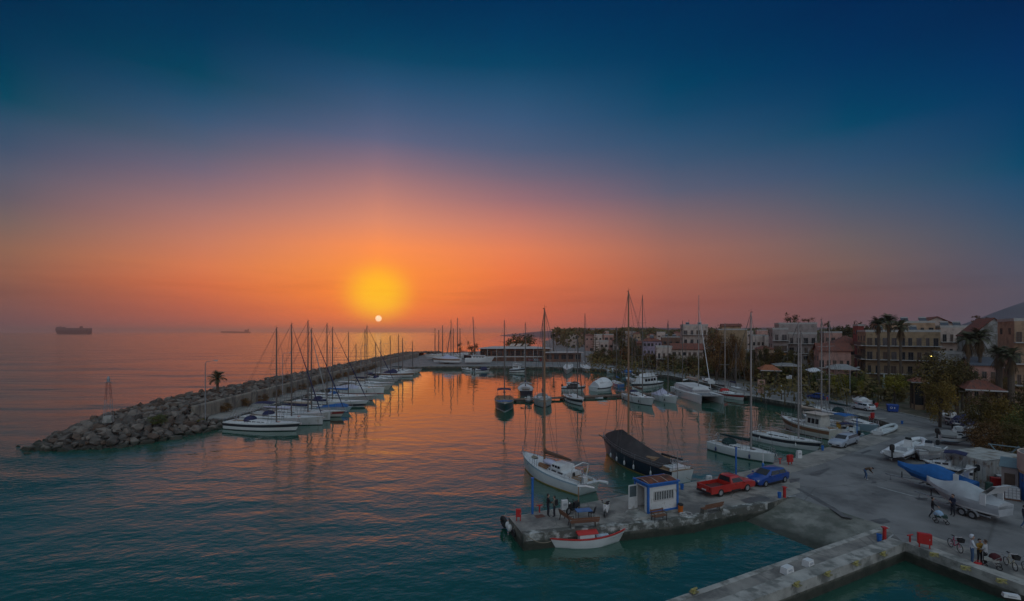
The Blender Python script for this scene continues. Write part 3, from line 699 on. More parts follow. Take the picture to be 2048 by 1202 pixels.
    if ground:
        # fin keel below the hull, cradle standing on the yard as a thing of its own
        b = MB(); b.loft([[V((x_ * s_, y_ * s_, zz)) for x_, y_ in ((L * .10, .03), (0, .14), (-L * .10, .05), (-L * .10, -.05), (0, -.14), (L * .10, -.03))] for zz, s_ in ((base + .05, 1.1), (base * .4, .85), (.05, .8))]); b.build('keel', ANTI, t, True)
        c = thing('boat_cradle', 'steel cradle under ' + label, 'boat cradle', (mid.x, mid.y, z), ang, 'cradles under the laid-up boats')
        b = MB()
        for x_ in (-L * .2, L * .2):
            b.box((x_, 0, .06), (.12, B * .7, .1))
            for s2 in (1, -1): b.tube([(x_, s2 * B * .33, .1), (x_, s2 * B * .36, base + fs * .55)], .05, 5)
        for s2 in (1, -1): b.box((0, s2 * B * .3, .14), (L * .45, .1, .08))
        b.build('cradle_frame', mat('rusty_steel', (.10, .06, .045), .8, var=.3), c)
    if cover:                                    # winter cover over ridge pole from bow to stern
        c0, c1, hh, cm = cover; b = MB(); rows = []
        for i in range(int(c0 * nS), int(c1 * nS) + 1):
            row, w, s__ = R_[i]; p = row[-1]; f_ = i / nS; u = (f_ - c0) / max(1e-6, c1 - c0); rg = hh * max(.06, min(.32 + .68 * u / .62, .06 + .94 * ((1 - u) / .38) ** .75 if u < 1 else .06)); w2 = max(p.y * .97, .03)
            rows.append([V((p.x, y_, z_)) for y_, z_ in ((w2, p.z + z1 - .1), (w2, p.z + z1 + .06), (w2 * .5, p.z + z1 + rg * .5), (.03, p.z + z1 + rg), (-.03, p.z + z1 + rg), (-w2 * .5, p.z + z1 + rg * .5), (-w2, p.z + z1 + .06), (-w2, p.z + z1 - .1))])
        b.loft(rows); b.build('boat_cover', CV[cm], t, True)
    if extra: extra(t, L, B, X, sh, R_, z1)
    return t

def motorboat(label, bow, stern, beam=None, fs=.8, fb=1.1, mats=None, cabm=None, kind='cuddy', ground=None, cover=None, bimini=None, engine=True, group='motor boats in the harbour', cat='motor boat', name='motor_boat', st=.88, bo=.7, lift=.55, extra=None, mastz=0, fend=0, trailer=False):
    z = ground or 0.0
    P = G(*bow, z) if not isinstance(bow, V) else bow; Q = G(*stern, z) if not isinstance(stern, V) else stern
    d = P - Q; L = d.length + bo; ang = atan2(d.y, d.x); mid = (P + Q) / 2 + d.normalized() * bo / 2; B = beam or L * .36
    t = thing(name, label, cat, (mid.x, mid.y, z), ang, group); z1 = lift if ground else 0.0
    mats = mats or (HW, HW, ANTI, STRIPE, HW)
    h_, R_ = hull(t, L, B, fs, fb, mats, True, bo=bo, st=st, z0=z1, nst=14, keel=.3, full=.86)
    nS = len(R_) - 1; X = lambda f: -L / 2 + L * f; sh = lambda f: z1 + fs + (fb - fs) * max(f, 0) ** 1.7 - .06
    cm = cabm or DECK
    if kind == 'open':
        deck(t, R_, DECKG, z1, drop=.38, camber=0, name='cockpit_floor'); deck(t, R_, cm, z1, .03, .06, name='foredeck', t0=int(nS * .66))
        b = MB()
        for s_ in (1, -1):
            b.loft([[V((r[0][-1].x, s_ * max(r[0][-1].y - k, .01), r[0][-1].z + z1 + dz)) for k, dz in ((0, .02), (.16, .03), (.17, -.36), (.02, -.3))] for r in R_[:int(nS * .7)]])
        b.build('gunwale', cm, t)
        b = MB(); b.box((X(.45), 0, sh(.45) + .2), (.5, B * .34, .95), top=(.7, .9)); co_ = b.build('console', cm, t)
        b = MB(); b.sheet((X(.45) + .2, -B * .15, sh(.45) + .68), (X(.45) + .2, B * .15, sh(.45) + .68), (X(.45) + .05, B * .14, sh(.45) + 1.0), (X(.45) + .05, -B * .14, sh(.45) + 1.0), .02); b.build('windscreen', GLASS, co_)
        b = MB(); b.box((X(.2), 0, sh(.2) - .15), (.5, B * .6, .4), top=(.95, .95)); b.build('seat', cm, t)
    else:
        deck(t, R_, cm, z1)
        if kind == 'cuddy':
            cabin(t, X(.42), X(.82), B * .66, B * .36, sh(.6), .55, .25, cm, nwin=2)
            b = MB(); b.loft([[V((X(.44) + dx, y_, sh(.45) + zz)) for y_ in (-B * .3, -B * .15, B * .15, B * .3)] + [V((X(.44) + dx - .03, y_, sh(.45) + zz)) for y_ in (B * .3, B * .15, -B * .15, -B * .3)] for dx, zz in ((.35, .45), (0.05, .95))]); b.build('windscreen', GLASS, t)
            b = MB(); b.box((X(.2), 0, sh(.2) + .03), (L * .3, B * .62, .05)); b.build('cockpit_floor', DECKG, t)
            b = MB(); b.box((X(.08), 0, sh(.1) + .25), (.5, B * .6, .45), top=(.9, .9)); b.build('seat', cm, t)
        if kind in ('cruiser', 'trawler', 'fly'):
            hh = 1.0 if kind == 'cruiser' else 1.75
            c = cabin(t, X(.22), X(.74 if kind != 'trawler' else .62), B * .74, B * .5, sh(.45), hh, hh * (.72 if kind == 'cruiser' else .95), cm, nwin=4)
            b = MB(); x1 = X(.74 if kind != 'trawler' else .62)
            b.box((X(.44), 0, sh(.45) + hh * 1.05 + .06), (L * .5, B * .74, .08)); b.build('cabin_roof', cm, t)
            if kind == 'fly':
                b = MB(); b.box((X(.42), 0, sh(.45) + hh * 1.05 + .4), (L * .3, B * .6, .6), top=(.85, .92)); b.build('flybridge', cm, t)
            b = MB(); b.tube([(X(.3), B * .36, sh(.3) + hh), (X(.26), B * .3, sh(.3) + hh + 1.1), (X(.26), -B * .3, sh(.3) + hh + 1.1), (X(.3), -B * .36, sh(.3) + hh)], .05, 6); b.build('radar_arch', cm, t)
    if cover:
        b = MB(); rows = []; c0, c1, hh, cmx = cover
        for i in range(int(c0 * nS), int(c1 * nS) + 1):
            p = R_[i][0][-1]; u = (i / nS - c0) / (c1 - c0); rg = hh * ((.35 + .65 * sin(pi * min(1, u * .8 + .12))) if kind != 'none' else (.22 + .78 * exp(-((u - .42) / .24) ** 2))); w2 = max(p.y * 1.02, .04)
            rows.append([V((p.x, y_, z_)) for y_, z_ in ((w2, p.z + z1 - .25), (w2 * 1.0, p.z + z1 + .05), (w2 * .55, p.z + z1 + rg * .75), (.05, p.z + z1 + rg), (-.05, p.z + z1 + rg), (-w2 * .55, p.z + z1 + rg * .75), (-w2 * 1.0, p.z + z1 + .05), (-w2, p.z + z1 - .25))])
        b.loft(rows); b.build('boat_cover', CV[cmx], t, True)
    if bimini:
        b = MB(); zc = sh(.3) + 1.75; x0, x1 = X(.12), X(.55)
        b.loft([[V((x_, B * .4 * k, zc - .12 * k * k - .12 * abs(q))) for k in (-1, -.5, 0, .5, 1)] + [V((x_, B * .4 * k, zc - .06 - .12 * k * k - .12 * abs(q))) for k in (1, .5, 0, -.5, -1)] for x_, q in ((x0, 1), ((x0 + x1) / 2, 0), (x1, 1))]); o = b.build('bimini', CV[bimini], t, True)
        lines(o, [[(x_, s_ * B * .39, zc - .2), (X(.32), s_ * B * .42, sh(.3))] for x_ in (x0, x1) for s_ in (1, -1)], .018, STEEL, 'bimini_frame')
    if mastz:
        b = MB(); b.tube([(X(.55), 0, sh(.5)), (X(.55), 0, mastz)], [.06, .035], 6); b.build('mast', ALU, t, True); lines(t, [[(X(.98), 0, sh(1)), (X(.55), 0, mastz * .95)], [(X(.05), 0, sh(0)), (X(.55), 0, mastz * .95)]], .014)
    if kind != 'none': rails(t, R_, nS - 5, nS, .45, z1, 1, .014, 'bow_rail', False)
    if engine: outboard(t, (-L / 2, 0, z1 + fs - .1), 1.0)
    for k in range(fend):
        i = int((.25 + .4 * k / max(1, fend - 1)) * nS); p = R_[i][0][-1]
        for s_ in (1, -1): fender(t, (p.x, s_ * (p.y + .12), z1 + .5), None, .1, .42)
    if extra: extra(t, L, B, X, sh, R_, z1)
    if trailer: make_trailer('galvanised trailer under ' + label, (mid.x, mid.y, z), ang, L, B, trailer)
    return t

GALV = mat('galvanised_steel', (.30, .31, .32), .5, metal=.4, var=.2, scale=4)
TYRE = mat('tyre', (.02, .02, .02), .85, var=.2); RIM = mat('wheel_rim', (.42, .42, .43), .35, metal=.6, var=.1)
def wheel(parent, c, r=.32, w=.2, ax='Y', name='wheel'):
    rot = M.Rotation(R(90), 3, 'X'); o = bpy.data.objects.new(name, None); COL.objects.link(o); o.parent = parent; o.location = c
    b = MB(); b.v = []; prof = [(r * .62, -w / 2), (r * .93, -w / 2), (r, -w * .3), (r, w * .3), (r * .93, w / 2), (r * .62, w / 2)]
    rings = [[rot @ V((q * cos(2 * pi * k / 18), q * sin(2 * pi * k / 18), zz)) for k in range(18)] for q, zz in prof]
    b.loft(rings, True, False); b.build('tyre', TYRE, o, True)
    b = MB(); b.loft([[rot @ V((q * cos(2 * pi * k / 18), q * sin(2 * pi * k / 18), zz)) for k in range(18)] for q, zz in ((r * .63, -w * .42), (r * .5, -w * .30), (r * .12, -w * .36), (r * .12, w * .36), (r * .5, w * .30), (r * .63, w * .42))]); 
    for k in range(5):
        a = 2 * pi * k / 5
        for s_ in (1, -1): b.box(rot @ V((r * .36 * cos(a), r * .36 * sin(a), s_ * w * .36)), (r * .5, .03, .07), rot=M.Rotation(-a, 3, 'Y'))
    b.build('rim', RIM, o, True)
    return o
def make_trailer(label, loc, ang, L, B, axles=1):
    t = thing('boat_trailer', label, 'boat trailer', loc, ang, 'boat trailers on the hardstand'); w = min(B * .4, .95); b = MB()
    for s_ in (1, -1): b.tube([(-L * .42, s_ * w, .48), (L * .2, s_ * w, .48), (L * .52, 0, .5)], .05, 5)
    for x_ in (-L * .38, -L * .12, L * .15): b.box((x_, 0, .48), (.08, 2 * w, .08))
    b.tube([(L * .5, 0, .5), (L * .66, 0, .5)], .05, 6); b.build('frame', GALV, t)
    b = MB(); b.box((L * .66, 0, .5), (.26, .12, .12)); b.tube([(L * .6, .1, .55), (L * .6, .1, .1)], .03, 6); b.ell((L * .6, .1, .1), (.1, .05, .1), 8, 4); b.build('hitch', GALV, t)
    b = MB()
    for x_ in (-L * .3, -L * .02): b.box((x_, w * .7, .58), (.9, .12, .1)); b.box((x_, -w * .7, .58), (.9, .12, .1))
    b.tube([(L * .44, 0, .5), (L * .44, 0, 1.1)], .04, 5); b.build('bunk', BLACK, t)
    for k in range(axles):
        x_ = -L * .16 + (k - (axles - 1) / 2) * .72
        for s_ in (1, -1):
            wheel(t, (x_, s_ * (w + .16), .31), .31, .2)
            b = MB(); rg = []
            for i in range(8):
                a = pi * i / 7; rg.append([V((x_ + .38 * cos(a) * q, s_ * (w + .16) + yy, .33 + .36 * sin(a) * q)) for yy, q in ((-.13, 1), (.13, 1), (.13, 1.05), (-.13, 1.05))])
            b.loft(rg); b.build('mudguard', GALV, t)
    return t
# ------------------------------------------------------------------ the row along the breakwater, sterns to the quay
GB = 'sailing boats along the breakwater quay'
def row(label, bx, by, mx, mt, **k):
    P = G(bx, by, 0); Q = V((-48.6, P.y + 2.6, 0))
    return sailboat(label, P, Q, mast=mx, top=mt, group=GB, **k)
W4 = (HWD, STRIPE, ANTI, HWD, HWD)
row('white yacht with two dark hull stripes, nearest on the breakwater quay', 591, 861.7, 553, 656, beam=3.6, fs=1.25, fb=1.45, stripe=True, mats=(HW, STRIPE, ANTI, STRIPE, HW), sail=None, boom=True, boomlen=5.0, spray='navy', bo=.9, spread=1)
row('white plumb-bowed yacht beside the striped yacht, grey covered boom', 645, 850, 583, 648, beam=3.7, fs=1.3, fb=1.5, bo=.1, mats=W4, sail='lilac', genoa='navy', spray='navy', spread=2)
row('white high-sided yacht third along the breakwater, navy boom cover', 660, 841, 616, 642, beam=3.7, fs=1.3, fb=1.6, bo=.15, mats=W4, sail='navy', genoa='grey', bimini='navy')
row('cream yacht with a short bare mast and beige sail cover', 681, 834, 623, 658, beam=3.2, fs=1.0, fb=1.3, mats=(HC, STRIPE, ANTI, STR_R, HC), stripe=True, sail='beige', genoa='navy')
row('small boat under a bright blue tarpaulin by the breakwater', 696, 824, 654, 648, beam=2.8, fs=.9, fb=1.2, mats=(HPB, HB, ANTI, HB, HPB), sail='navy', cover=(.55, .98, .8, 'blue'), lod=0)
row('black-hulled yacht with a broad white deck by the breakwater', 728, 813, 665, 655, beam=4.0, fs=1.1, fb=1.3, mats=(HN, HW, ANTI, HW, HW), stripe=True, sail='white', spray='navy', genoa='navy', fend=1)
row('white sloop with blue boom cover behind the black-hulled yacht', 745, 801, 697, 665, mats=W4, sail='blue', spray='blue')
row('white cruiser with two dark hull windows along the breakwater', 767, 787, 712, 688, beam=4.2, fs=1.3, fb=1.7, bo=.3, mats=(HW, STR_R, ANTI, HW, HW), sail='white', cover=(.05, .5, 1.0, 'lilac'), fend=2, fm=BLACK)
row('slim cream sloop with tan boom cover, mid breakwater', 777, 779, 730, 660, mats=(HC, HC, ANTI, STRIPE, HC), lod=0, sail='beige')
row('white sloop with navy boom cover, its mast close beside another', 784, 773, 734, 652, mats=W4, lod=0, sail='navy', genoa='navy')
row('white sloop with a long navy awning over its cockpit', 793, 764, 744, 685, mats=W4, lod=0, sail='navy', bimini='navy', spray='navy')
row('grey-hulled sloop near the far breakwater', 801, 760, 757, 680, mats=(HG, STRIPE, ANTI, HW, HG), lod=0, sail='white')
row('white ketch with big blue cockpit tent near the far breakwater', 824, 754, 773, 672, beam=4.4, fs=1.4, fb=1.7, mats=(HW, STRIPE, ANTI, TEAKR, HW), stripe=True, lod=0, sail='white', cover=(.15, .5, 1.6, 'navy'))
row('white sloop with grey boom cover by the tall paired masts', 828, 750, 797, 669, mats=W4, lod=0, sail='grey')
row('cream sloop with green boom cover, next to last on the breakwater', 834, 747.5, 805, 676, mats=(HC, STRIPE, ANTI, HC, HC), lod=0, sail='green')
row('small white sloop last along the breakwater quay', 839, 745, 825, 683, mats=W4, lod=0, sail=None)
# ------------------------------------------------------------------ yachts laid up ashore at the far corner
GH = 'yachts laid up on the far yard'
def hauled(label, bow, stern, mx, mt, **k): return sailboat(label, bow, stern, mast=mx, top=mt, ground=QZ, lod=0, group=GH, keel=.3, **k)
hauled('laid-up white yacht under a lilac cover on the far yard', (868, 727), (922, 728), 902, 640, mats=(HW, HW, ANTI, TEAKR, HW), stripe=True, fs=1.9, fb=2.2, cover=(.12, .62, 1.7, 'lilac'), sail=None, boom=False)
motorboat('big white laid-up motor yacht with a low sleek cabin', (982, 728), (931, 728), ground=QZ, fs=2.0, fb=2.6, kind='cruiser', mats=(HW, HW, ANTI, HW, HW), engine=False, lift=.8, group=GH, bo=1.6, cat='motor yacht', name='motor_yacht')
hauled('long low white yacht at the left end of the laid-up row', (855, 722), (900, 722), 885, 651, mats=W4, fs=1.4, fb=1.8, sail=None, boom=False)
hauled('laid-up cream yacht with the first bare mast of the cluster', (852, 717), (888, 717), 870, 656, mats=(HC, HC, ANTI, STRIPE, HC), fs=1.4, fb=1.7, sail=None, boom=False)
hauled('laid-up white yacht with a thin mast, second in the cluster', (862, 716), (900, 717), 877.5, 660, mats=W4, fs=1.4, fb=1.7, sail=None, boom=False)
hauled('laid-up yacht with its mast leaning against the cluster', (876, 715.5), (915, 716), 894, 660, mats=(HG, HW, ANTI, HW, HG), fs=1.5, fb=1.8, sail=None, boom=False, mast_rake=2.2)
hauled('laid-up white yacht with a mid-height mast right of the cluster', (890, 719), (928, 719), 906.5, 657, mats=W4, fs=1.6, fb=1.9, sail='brown')
hauled('laid-up white yacht carrying the tallest mast of the cluster', (905, 716), (946, 716.5), 915, 636, mats=(HW, STR_R, ANTI, STR_R, HW), stripe=True, fs=1.6, fb=1.9, sail=None, boom=False)
hauled('laid-up yacht tucked behind the tallest mast', (908, 714), (948, 714), 920, 656, mats=(HC, HC, ANTI, HC, HC), fs=1.4, fb=1.7, sail='navy')
hauled('laid-up navy yacht with a raked mast beside the bushy tree', (928, 719), (966, 719), 949.5, 634, mats=(HN, HW, ANTI, HW, HN), fs=1.5, fb=1.8, sail=None, boom=False, mast_rake=-1.0)
# ------------------------------------------------------------------ boats at the far shore
GF = 'small boats moored at the far shore'
motorboat('small white open motor boat below the laid-up yachts', (925, 742), (944, 743), beam=2.6, kind='cuddy', group=GF, fs=.9, fb=1.3)
motorboat('white cabin boat with a dark canopy by the far shore', (977, 743), (950, 744), beam=2.9, kind='cuddy', cover=(.3, .75, 1.2, 'navy'), group=GF, fs=.9, fb=1.3)
motorboat('white fishing boat with a pale wheelhouse arch at the far shore', (1048, 745), (1022, 744), beam=4.0, kind='trawler', group='fishing boats', fs=1.3, fb=2.0, mats=(HW, STRIPE, ANTI, STRIPE, HPB), engine=False, cat='fishing boat', name='fishing_boat')
sailboat('white sloop seen bow-on at the far shore, short mast', (1133, 749), V((XY(1139, 222), 222, 0)), mast=1134, top=677, lod=0, sail=None, boom=False, mats=W4, beam=4.2, fs=1.5, fb=2.0, group=GF)
sailboat('white yacht with the tallest mast at the far shore', (1177, 747), V((XY(1166, 219), 219, 0)), mast=1170, top=627, lod=0, sail='white', mats=W4, beam=4.0, fs=1.4, fb=1.8, group=GF)
motorboat('grey launch at the far shore by the dark quay', (1214, 748), (1232, 742), beam=3, kind='cuddy', group=GF, fs=1.0, fb=1.4, mats=(HG, HG, ANTI, HW, HG))
motorboat('blue hulled launch at the far quay beside a mast', (1245, 752), (1262, 747), beam=3.0, kind='cuddy', group=GF, fs=1.0, fb=1.4, mats=(HB, HW, ANTI, HW, HB), cover=(.2, .8, .9, 'blue'))
# ------------------------------------------------------------------ boats at the pontoon
GP = 'boats berthed at the pontoon'
sailboat('dark-hulled ketch bow-on with a blue cover on its foredeck', (1009.5, 824), V((XY(1008, 111.5), 111.5, 0)), mast=1010, top=641, beam=4.4, fs=1.5, fb=2.1, mats=(HGR, HW, ANTI, HW, HC), stripe=False, deckm=TEAK, sail='navy', bimini='navy', cover=(.62, .84, .35, 'blue'), group=GP, bo=.9)
sailboat('dark ketch moored stern-on behind the pontoon', V((XY(1050, 133), 133, 0)), V((XY(1052, 121), 121, 0)), mast=1050, top=645, beam=4.2, fs=1.4, fb=1.9, mats=(HN, HW, ANTI, HW, HN), sail='navy', bimini='grey', group=GP, lod=0)
motorboat('tiny grey skiff tied to the pontoon between two yachts', (1057, 806), (1058, 798.5), beam=2.2, fs=.5, fb=.65, kind='open', engine=False, bo=.3, group='dinghies', name='skiff', cat='dinghy', mats=(HG, HG, ANTI, HG, HG))
sailboat('white yacht bow-on with a grey-blue deck cover at the pontoon', (1088, 816), V((XY(1083, 113), 113, 0)), mast=1085.5, top=641, beam=4.2, fs=1.3, fb=1.9, mats=W4, sail='navy', cover=(.45, .8, .55, 'grey'), spray='grey', group=GP, bo=.7)
motorboat('white power boat with a black canopy behind the pontoon', (1166, 782), (1126, 780), beam=3.8, kind='cruiser', cover=(.25, .7, 1.5, 'black'), group=GP, fs=1.0, fb=1.5, mastz=15.5)
sailboat('white yacht with twin hull stripes angled off the pontoon', (1163, 812), (1136, 797), mast=1155, top=671, beam=3.6, fs=1.2, fb=1.6, mats=(HW, STRIPE, ANTI, STRIPE, HC), stripe=True, sail=None, genoa='black', group=GP, bo=.8, fend=1)
motorboat('motor yacht under a pale grey full cover at the pontoon', (1222, 779), (1186, 782), beam=4.4, kind='cruiser', cover=(.08, .8, 2.3, 'white'), group=GP, fs=1.2, fb=1.8, engine=False, cat='motor yacht', name='motor_yacht')
sailboat('small blue sloop behind the pontoon with a bare mast', (1228, 769), (1242, 775), mast=1233, top=655, lod=0, sail='blue', mats=(HB, HW, ANTI, HW, HB), group=GP)
motorboat('white flybridge trawler with a flat roof behind the pontoon', (1265, 779), (1315, 770), beam=4.6, kind='fly', group=GP, fs=1.3, fb=1.9, engine=False, cat='motor yacht', name='motor_yacht')
sailboat('sloop with a plain mast behind the flat-roofed trawler', (1255, 762), (1275, 768), mast=1264, top=652, lod=0, sail='white', mats=W4, group=GP)
sailboat('white motor sailer with brown rail and a tall wooden mast', (1304, 812), (1254, 797), mast=1285, top=592, beam=4.2, fs=1.3, fb=1.9, mats=(HW, STRIPE, ANTI, TEAKR, HW), stripe=False, bo=.9, sail='brown', spray='navy', group=GP, fend=2, fm=BLACK, deckm=DECK, cab=(.25, .62, .8))
sailboat('white ketch with a lilac awning over its cabin', (1352, 807), (1313, 797), mast=1336, top=643, beam=4.0, fs=1.3, fb=1.7, mats=(HW, HW, ANTI, TEAKR, HW), stripe=False, bo=.5, sail=None, cover=(.02, .45, 1.7, 'lilac'), group=GP, fend=2, fm=BLACK)
sailboat('white sloop behind the lilac awning ketch, thin mast', (1352, 780), (1378, 776), mast=1365, top=643, lod=0, sail='white', mats=W4, group=GP)
sailboat('white sloop right of the catamaran with red canvas and rail', (1486, 801), (1432, 790), mast=1450, top=648, beam=4.0, fs=1.2, fb=1.5, mats=(HW, HW, ANTI, STR_R, HW), stripe=True, sail='black', boomlen=4.5, group=GP, bo=.6, spray='red', mastm=ALU)
sailboat('cream sloop behind the red-canvas sloop, short mast', (1492, 788), (1455, 780), mast=1472, top=686, lod=0, sail='navy', mats=(HC, HC, ANTI, HC, HC), group=GP)
# ------------------------------------------------------------------ white cruising catamaran
def catamaran():
    P = G(1424, 808); Q = G(1366, 786); d = (P - Q); L = d.length + 1.0; ang = atan2(d.y, d.x); mid = (P + Q) / 2
    t = thing('catamaran', 'large white cruising catamaran with a wide flat deckhouse', 'catamaran', (mid.x, mid.y, 0), ang, GP)
    hs = []
    for y_ in (2.5, -2.5):
        o, R_ = hull(t, L, 1.9, 1.7, 2.0, (HW, HW, ANTI, HW, HW), False, bo=.15, so=.3, st=.8, nst=14, off=V((0, y_, 0)), full=.9); hs.append(o)
        deck(t, R_, DECK, 0, .03, .05, V((0, y_, 0)))
        for k in (.25, .42):
            for sy in (1, -1):
                b = MB(); b.box((-L / 2 + L * k, y_ + sy * .93, 1.15), (.55, .05, .24)); b.build('window', GLASS, o)
    b = MB(); b.box((-L * .12, 0, 1.25), (L * .66, 4.0, .7)); b.build('bridge_deck', HW, t)
    b = MB(); rows = []
    for x_, w, z_ in ((-L * .42, 2.6, 0), (-L * .2, 2.9, 0), (L * .05, 2.7, 0), (L * .17, 2.1, 0)): rows.append([V((x_ + (0.0 if zz < 2.5 else (-.35 if x_ > 0 else 0)), s_ * w * k, zz)) for s_, k, zz in ((1, 1, 1.6), (1, .95, 2.6), (1, .8, 2.95), (-1, .8, 2.95), (-1, .95, 2.6), (-1, 1, 1.6))])
    b.loft(rows); h_ = b.build('deckhouse', DECK, t, True)
    b = MB(); b.loft([[V((x_, s_ * w * k, zz)) for s_, k, zz in ((1, .995, 2.0), (1, .975, 2.48), (-1, .975, 2.48), (-1, .995, 2.0))] for x_, w in ((-L * .2, 2.93), (L * .05, 2.73), (L * .178, 2.13))], True, True); b.build('window', mat('screen_cover', (.36, .35, .36), .7), h_)
    b = MB(); b.box((-L * .13, 0, 3.0), (L * .55, 5.0, .09), top=(.96, .94)); b.build('hardtop', DECK, t)
    b = MB(); b.box((L * .33, 0, 1.72), (L * .28, 3.4, .03)); b.build('trampoline', mat('netting', (.2, .2, .21), .9), t)
    b = MB(); b.tube([(L * .47, -2.5, 1.9), (L * .47, 2.5, 1.9)], .09, 8); b.build('crossbeam', ALU, t)
    mx = L * .07; zt = ZY(591, mid.y); b = MB(); b.tube([(mx, 0, 3.0), (mx + .1, 0, 10), (mx + .25, 0, zt)], [.13, .12, .07], 8); m_ = b.build('mast', ALU, t, True)
    b = MB(); b.tube([(mx - .4, -1.4, zt * .62), (mx, 0, zt * .6), (mx - .4, 1.4, zt * .62)], .03, 5); b.build('spreader', ALU, m_)
    b = MB(); b.tube([(mx - .15, 0, 4.3), (mx - L * .42, 0, 4.5)], .1, 8); bm_ = b.build('boom', ALU, t)
    b = MB(); b.tube([(mx - .05, .05, 6.4), (mx - .3, 0, 5.2), (mx - .8, 0, 4.75), (mx - L * .2, 0, 4.7), (mx - L * .4, 0, 4.7)], [.1, .35, .42, .25, .14], 9); b.build('stowed_sail', CV['beige'], bm_, True)
    g0 = V((L * .47, 0, 2.0)); g1 = V((mx + .2, 0, zt * .86)); b = MB(); b.tube([g0, g0.lerp(g1, .2), g0.lerp(g1, .6), g1], [.04, .09, .07, .03], 7); b.build('furled_genoa', CV['white'], t, True)
    lines(t, [[(-L * .3, s_ * 3.2, 1.7), (mx - .3, s_ * 1.3, zt * .62), (mx + .2, 0, zt * .9)] for s_ in (1, -1)], .012)
catamaran()
# ------------------------------------------------------------------ the near boats
GN = 'yachts moored stern-to at the near pier and quay'
def w1_extra(t, L, B, X, sh, R_, z1):
    cabin(t, X(.30), X(.46), B * .56, B * .5, sh(.4) + .45, .55, .5, DECK, nwin=3, name='wheelhouse')
    b = MB(); b.box((X(.55), -B * .26, sh(.55) + .22), (1.6, .34, .4), top=(.9, .7)); b.box((X(.55), B * .26, sh(.55) + .22), (1.6, .34, .4), top=(.9, .7)); b.build('deck_locker', mat('orange_brown_paint', (.26, .13, .06), .6, var=.2), t)
    b = MB(); b.ell((X(.5), .5, sh(.5) + .72), (1.1, .55, .3), 12, 5); b.build('tender', CV['lilac'], t, True)
    b = MB()
    for s_ in (1, -1): b.tube([(X(.16), s_ * B * .3, sh(.1)), (X(.13), s_ * B * .3, sh(.1) + 1.5), (X(.10), 0, sh(.1) + 1.9)], .06, 6)
    b.build('stern_arch', HW, t)
    rg = random.Random(2)
    for k in range(9):
        b = MB(); b.box((X(rg.uniform(.12, .8)), rg.uniform(-.3, .3) * B, sh(.3) + rg.uniform(.1, .3)), (rg.uniform(.25, .6), rg.uniform(.2, .4), rg.uniform(.15, .3)), rg.uniform(0, 3), top=(.8, .8)); b.build('stowed_gear', rg.choice([CV['navy'], CV['beige'], CV['blue'], DECKG, TEAK, BLACK]), t)
    b = MB(); b.torus((X(.8), 0, sh(.8) + .12), .3, .06, 16, 5); b.torus((X(.8), .05, sh(.8) + .2), .24, .05, 16, 5); b.build('rope_coil', mat('old_rope', (.3, .27, .2), .95), t)
    b = MB(); b.box((X(.2), -B * .43, sh(.2) + .5), (.55, .12, .42)); b.build('dodger', mat('ochre_cloth', (.30, .20, .07), .9), t)
    b = MB()
    for s_ in (.35, .45): b.tube([(X(.02), s_ * B, sh(0)), (X(-.02), s_ * B, sh(0) + 1.1)], .02, 5)
    b.tube([(X(-.01), B * .2, sh(0) + 1.0), (X(-.01), B * .5, sh(0) + 1.1)], .04, 5); b.build('davit', STEEL, t)
    b = MB(); b.box((X(.01), B * .2, sh(0) + .5), (.3, .5, .6)); b.build('life_raft', HW, t)
    b = MB(); b.tube([(X(.0), -B * .3, sh(0) + .1), (X(-.09), -B * .34, sh(0) + .2)], .16, 8); b.build('passerelle', HW, t)
sailboat('white wooden cruising yacht moored stern-to at the pier head', (1050, 937), (1182, 990), mast=1089, top=618, beam=3.7, fs=1.15, fb=2.0, mats=(HW, YEL, YEL, TEAKR, HPB), stripe=False, bo=.5, so=.5, st=.72, deckm=DECK, sail='brown', boomz=1.3, mastm=WOODM, group=GN, cab=(.22, .7, .42), extra=w1_extra, spread=2, boomlen=4.6, keel=.5)
def w2_extra(t, L, B, X, sh, R_, z1):
    b = MB(); b.tube([(X(.18), B * .12, sh(.2) + 1.25), (X(-.06), B * .22, sh(0) + 1.55)], [.14, .09], 8); b.build('mizzen_boom', BLACK, t, True)
    b = MB(); b.tube([(X(.99), 0, sh(1) - .05), (X(1.07), 0, sh(1) + .15)], .09, 6); b.build('bowsprit', WOODM, t)
    b = MB()
    for s_ in (1, -1): b.box((X(.03) - .07, s_ * B * .17, sh(0) * .62), (.05, .5, .22))
    b.build('stern_window', GLASS, t)
    b = MB(); b.box((X(.03), 0, sh(0) * .62 + .25), (.12, B * .66, sh(0) * .8)); b.box((X(.1), 0, sh(.08) + .12), (1.9, B * .5, .3)); b.build('stern_panel', HW, t)
    b = MB(); b.tube([(X(.01), -B * .2, sh(0)), (X(.01), -B * .2, sh(0) + 1.0), (X(.01), B * .2, sh(0) + 1.0), (X(.01), B * .2, sh(0))], .02, 5)
    b.build('stern_rail', STEEL, t)
sailboat('dark-hulled traditional yacht under a large black tarpaulin', (1213, 907), (1366, 968), mast=1257, top=583, beam=4.3, fs=1.45, fb=2.1, mats=(HN, YEL, YEL, TEAKR, HN, HW), stripe=False, bo=.7, so=.3, st=.7, deckm=TEAK, sail=None, boom=False, mastm=WOODM, group=GN, cab=(.22, .6, .6), cover=(.16, .985, 2.15, 'black'), fend=5, extra=w2_extra, spread=2, keel=.6)
sailboat('white racing sloop with a long dark green boom cover', (1547, 927), (1424, 897), mast=1502, top=625, beam=3.1, fs=1.15, fb=1.25, mats=(HW, HGR, HGR, HW, HW), bo=.2, sail='green', boomlen=4.6, mastm=ALU, group=GN, cab=(.28, .6, .28), fend=2, fm=FENDB, boomz=1.35, spray='green')
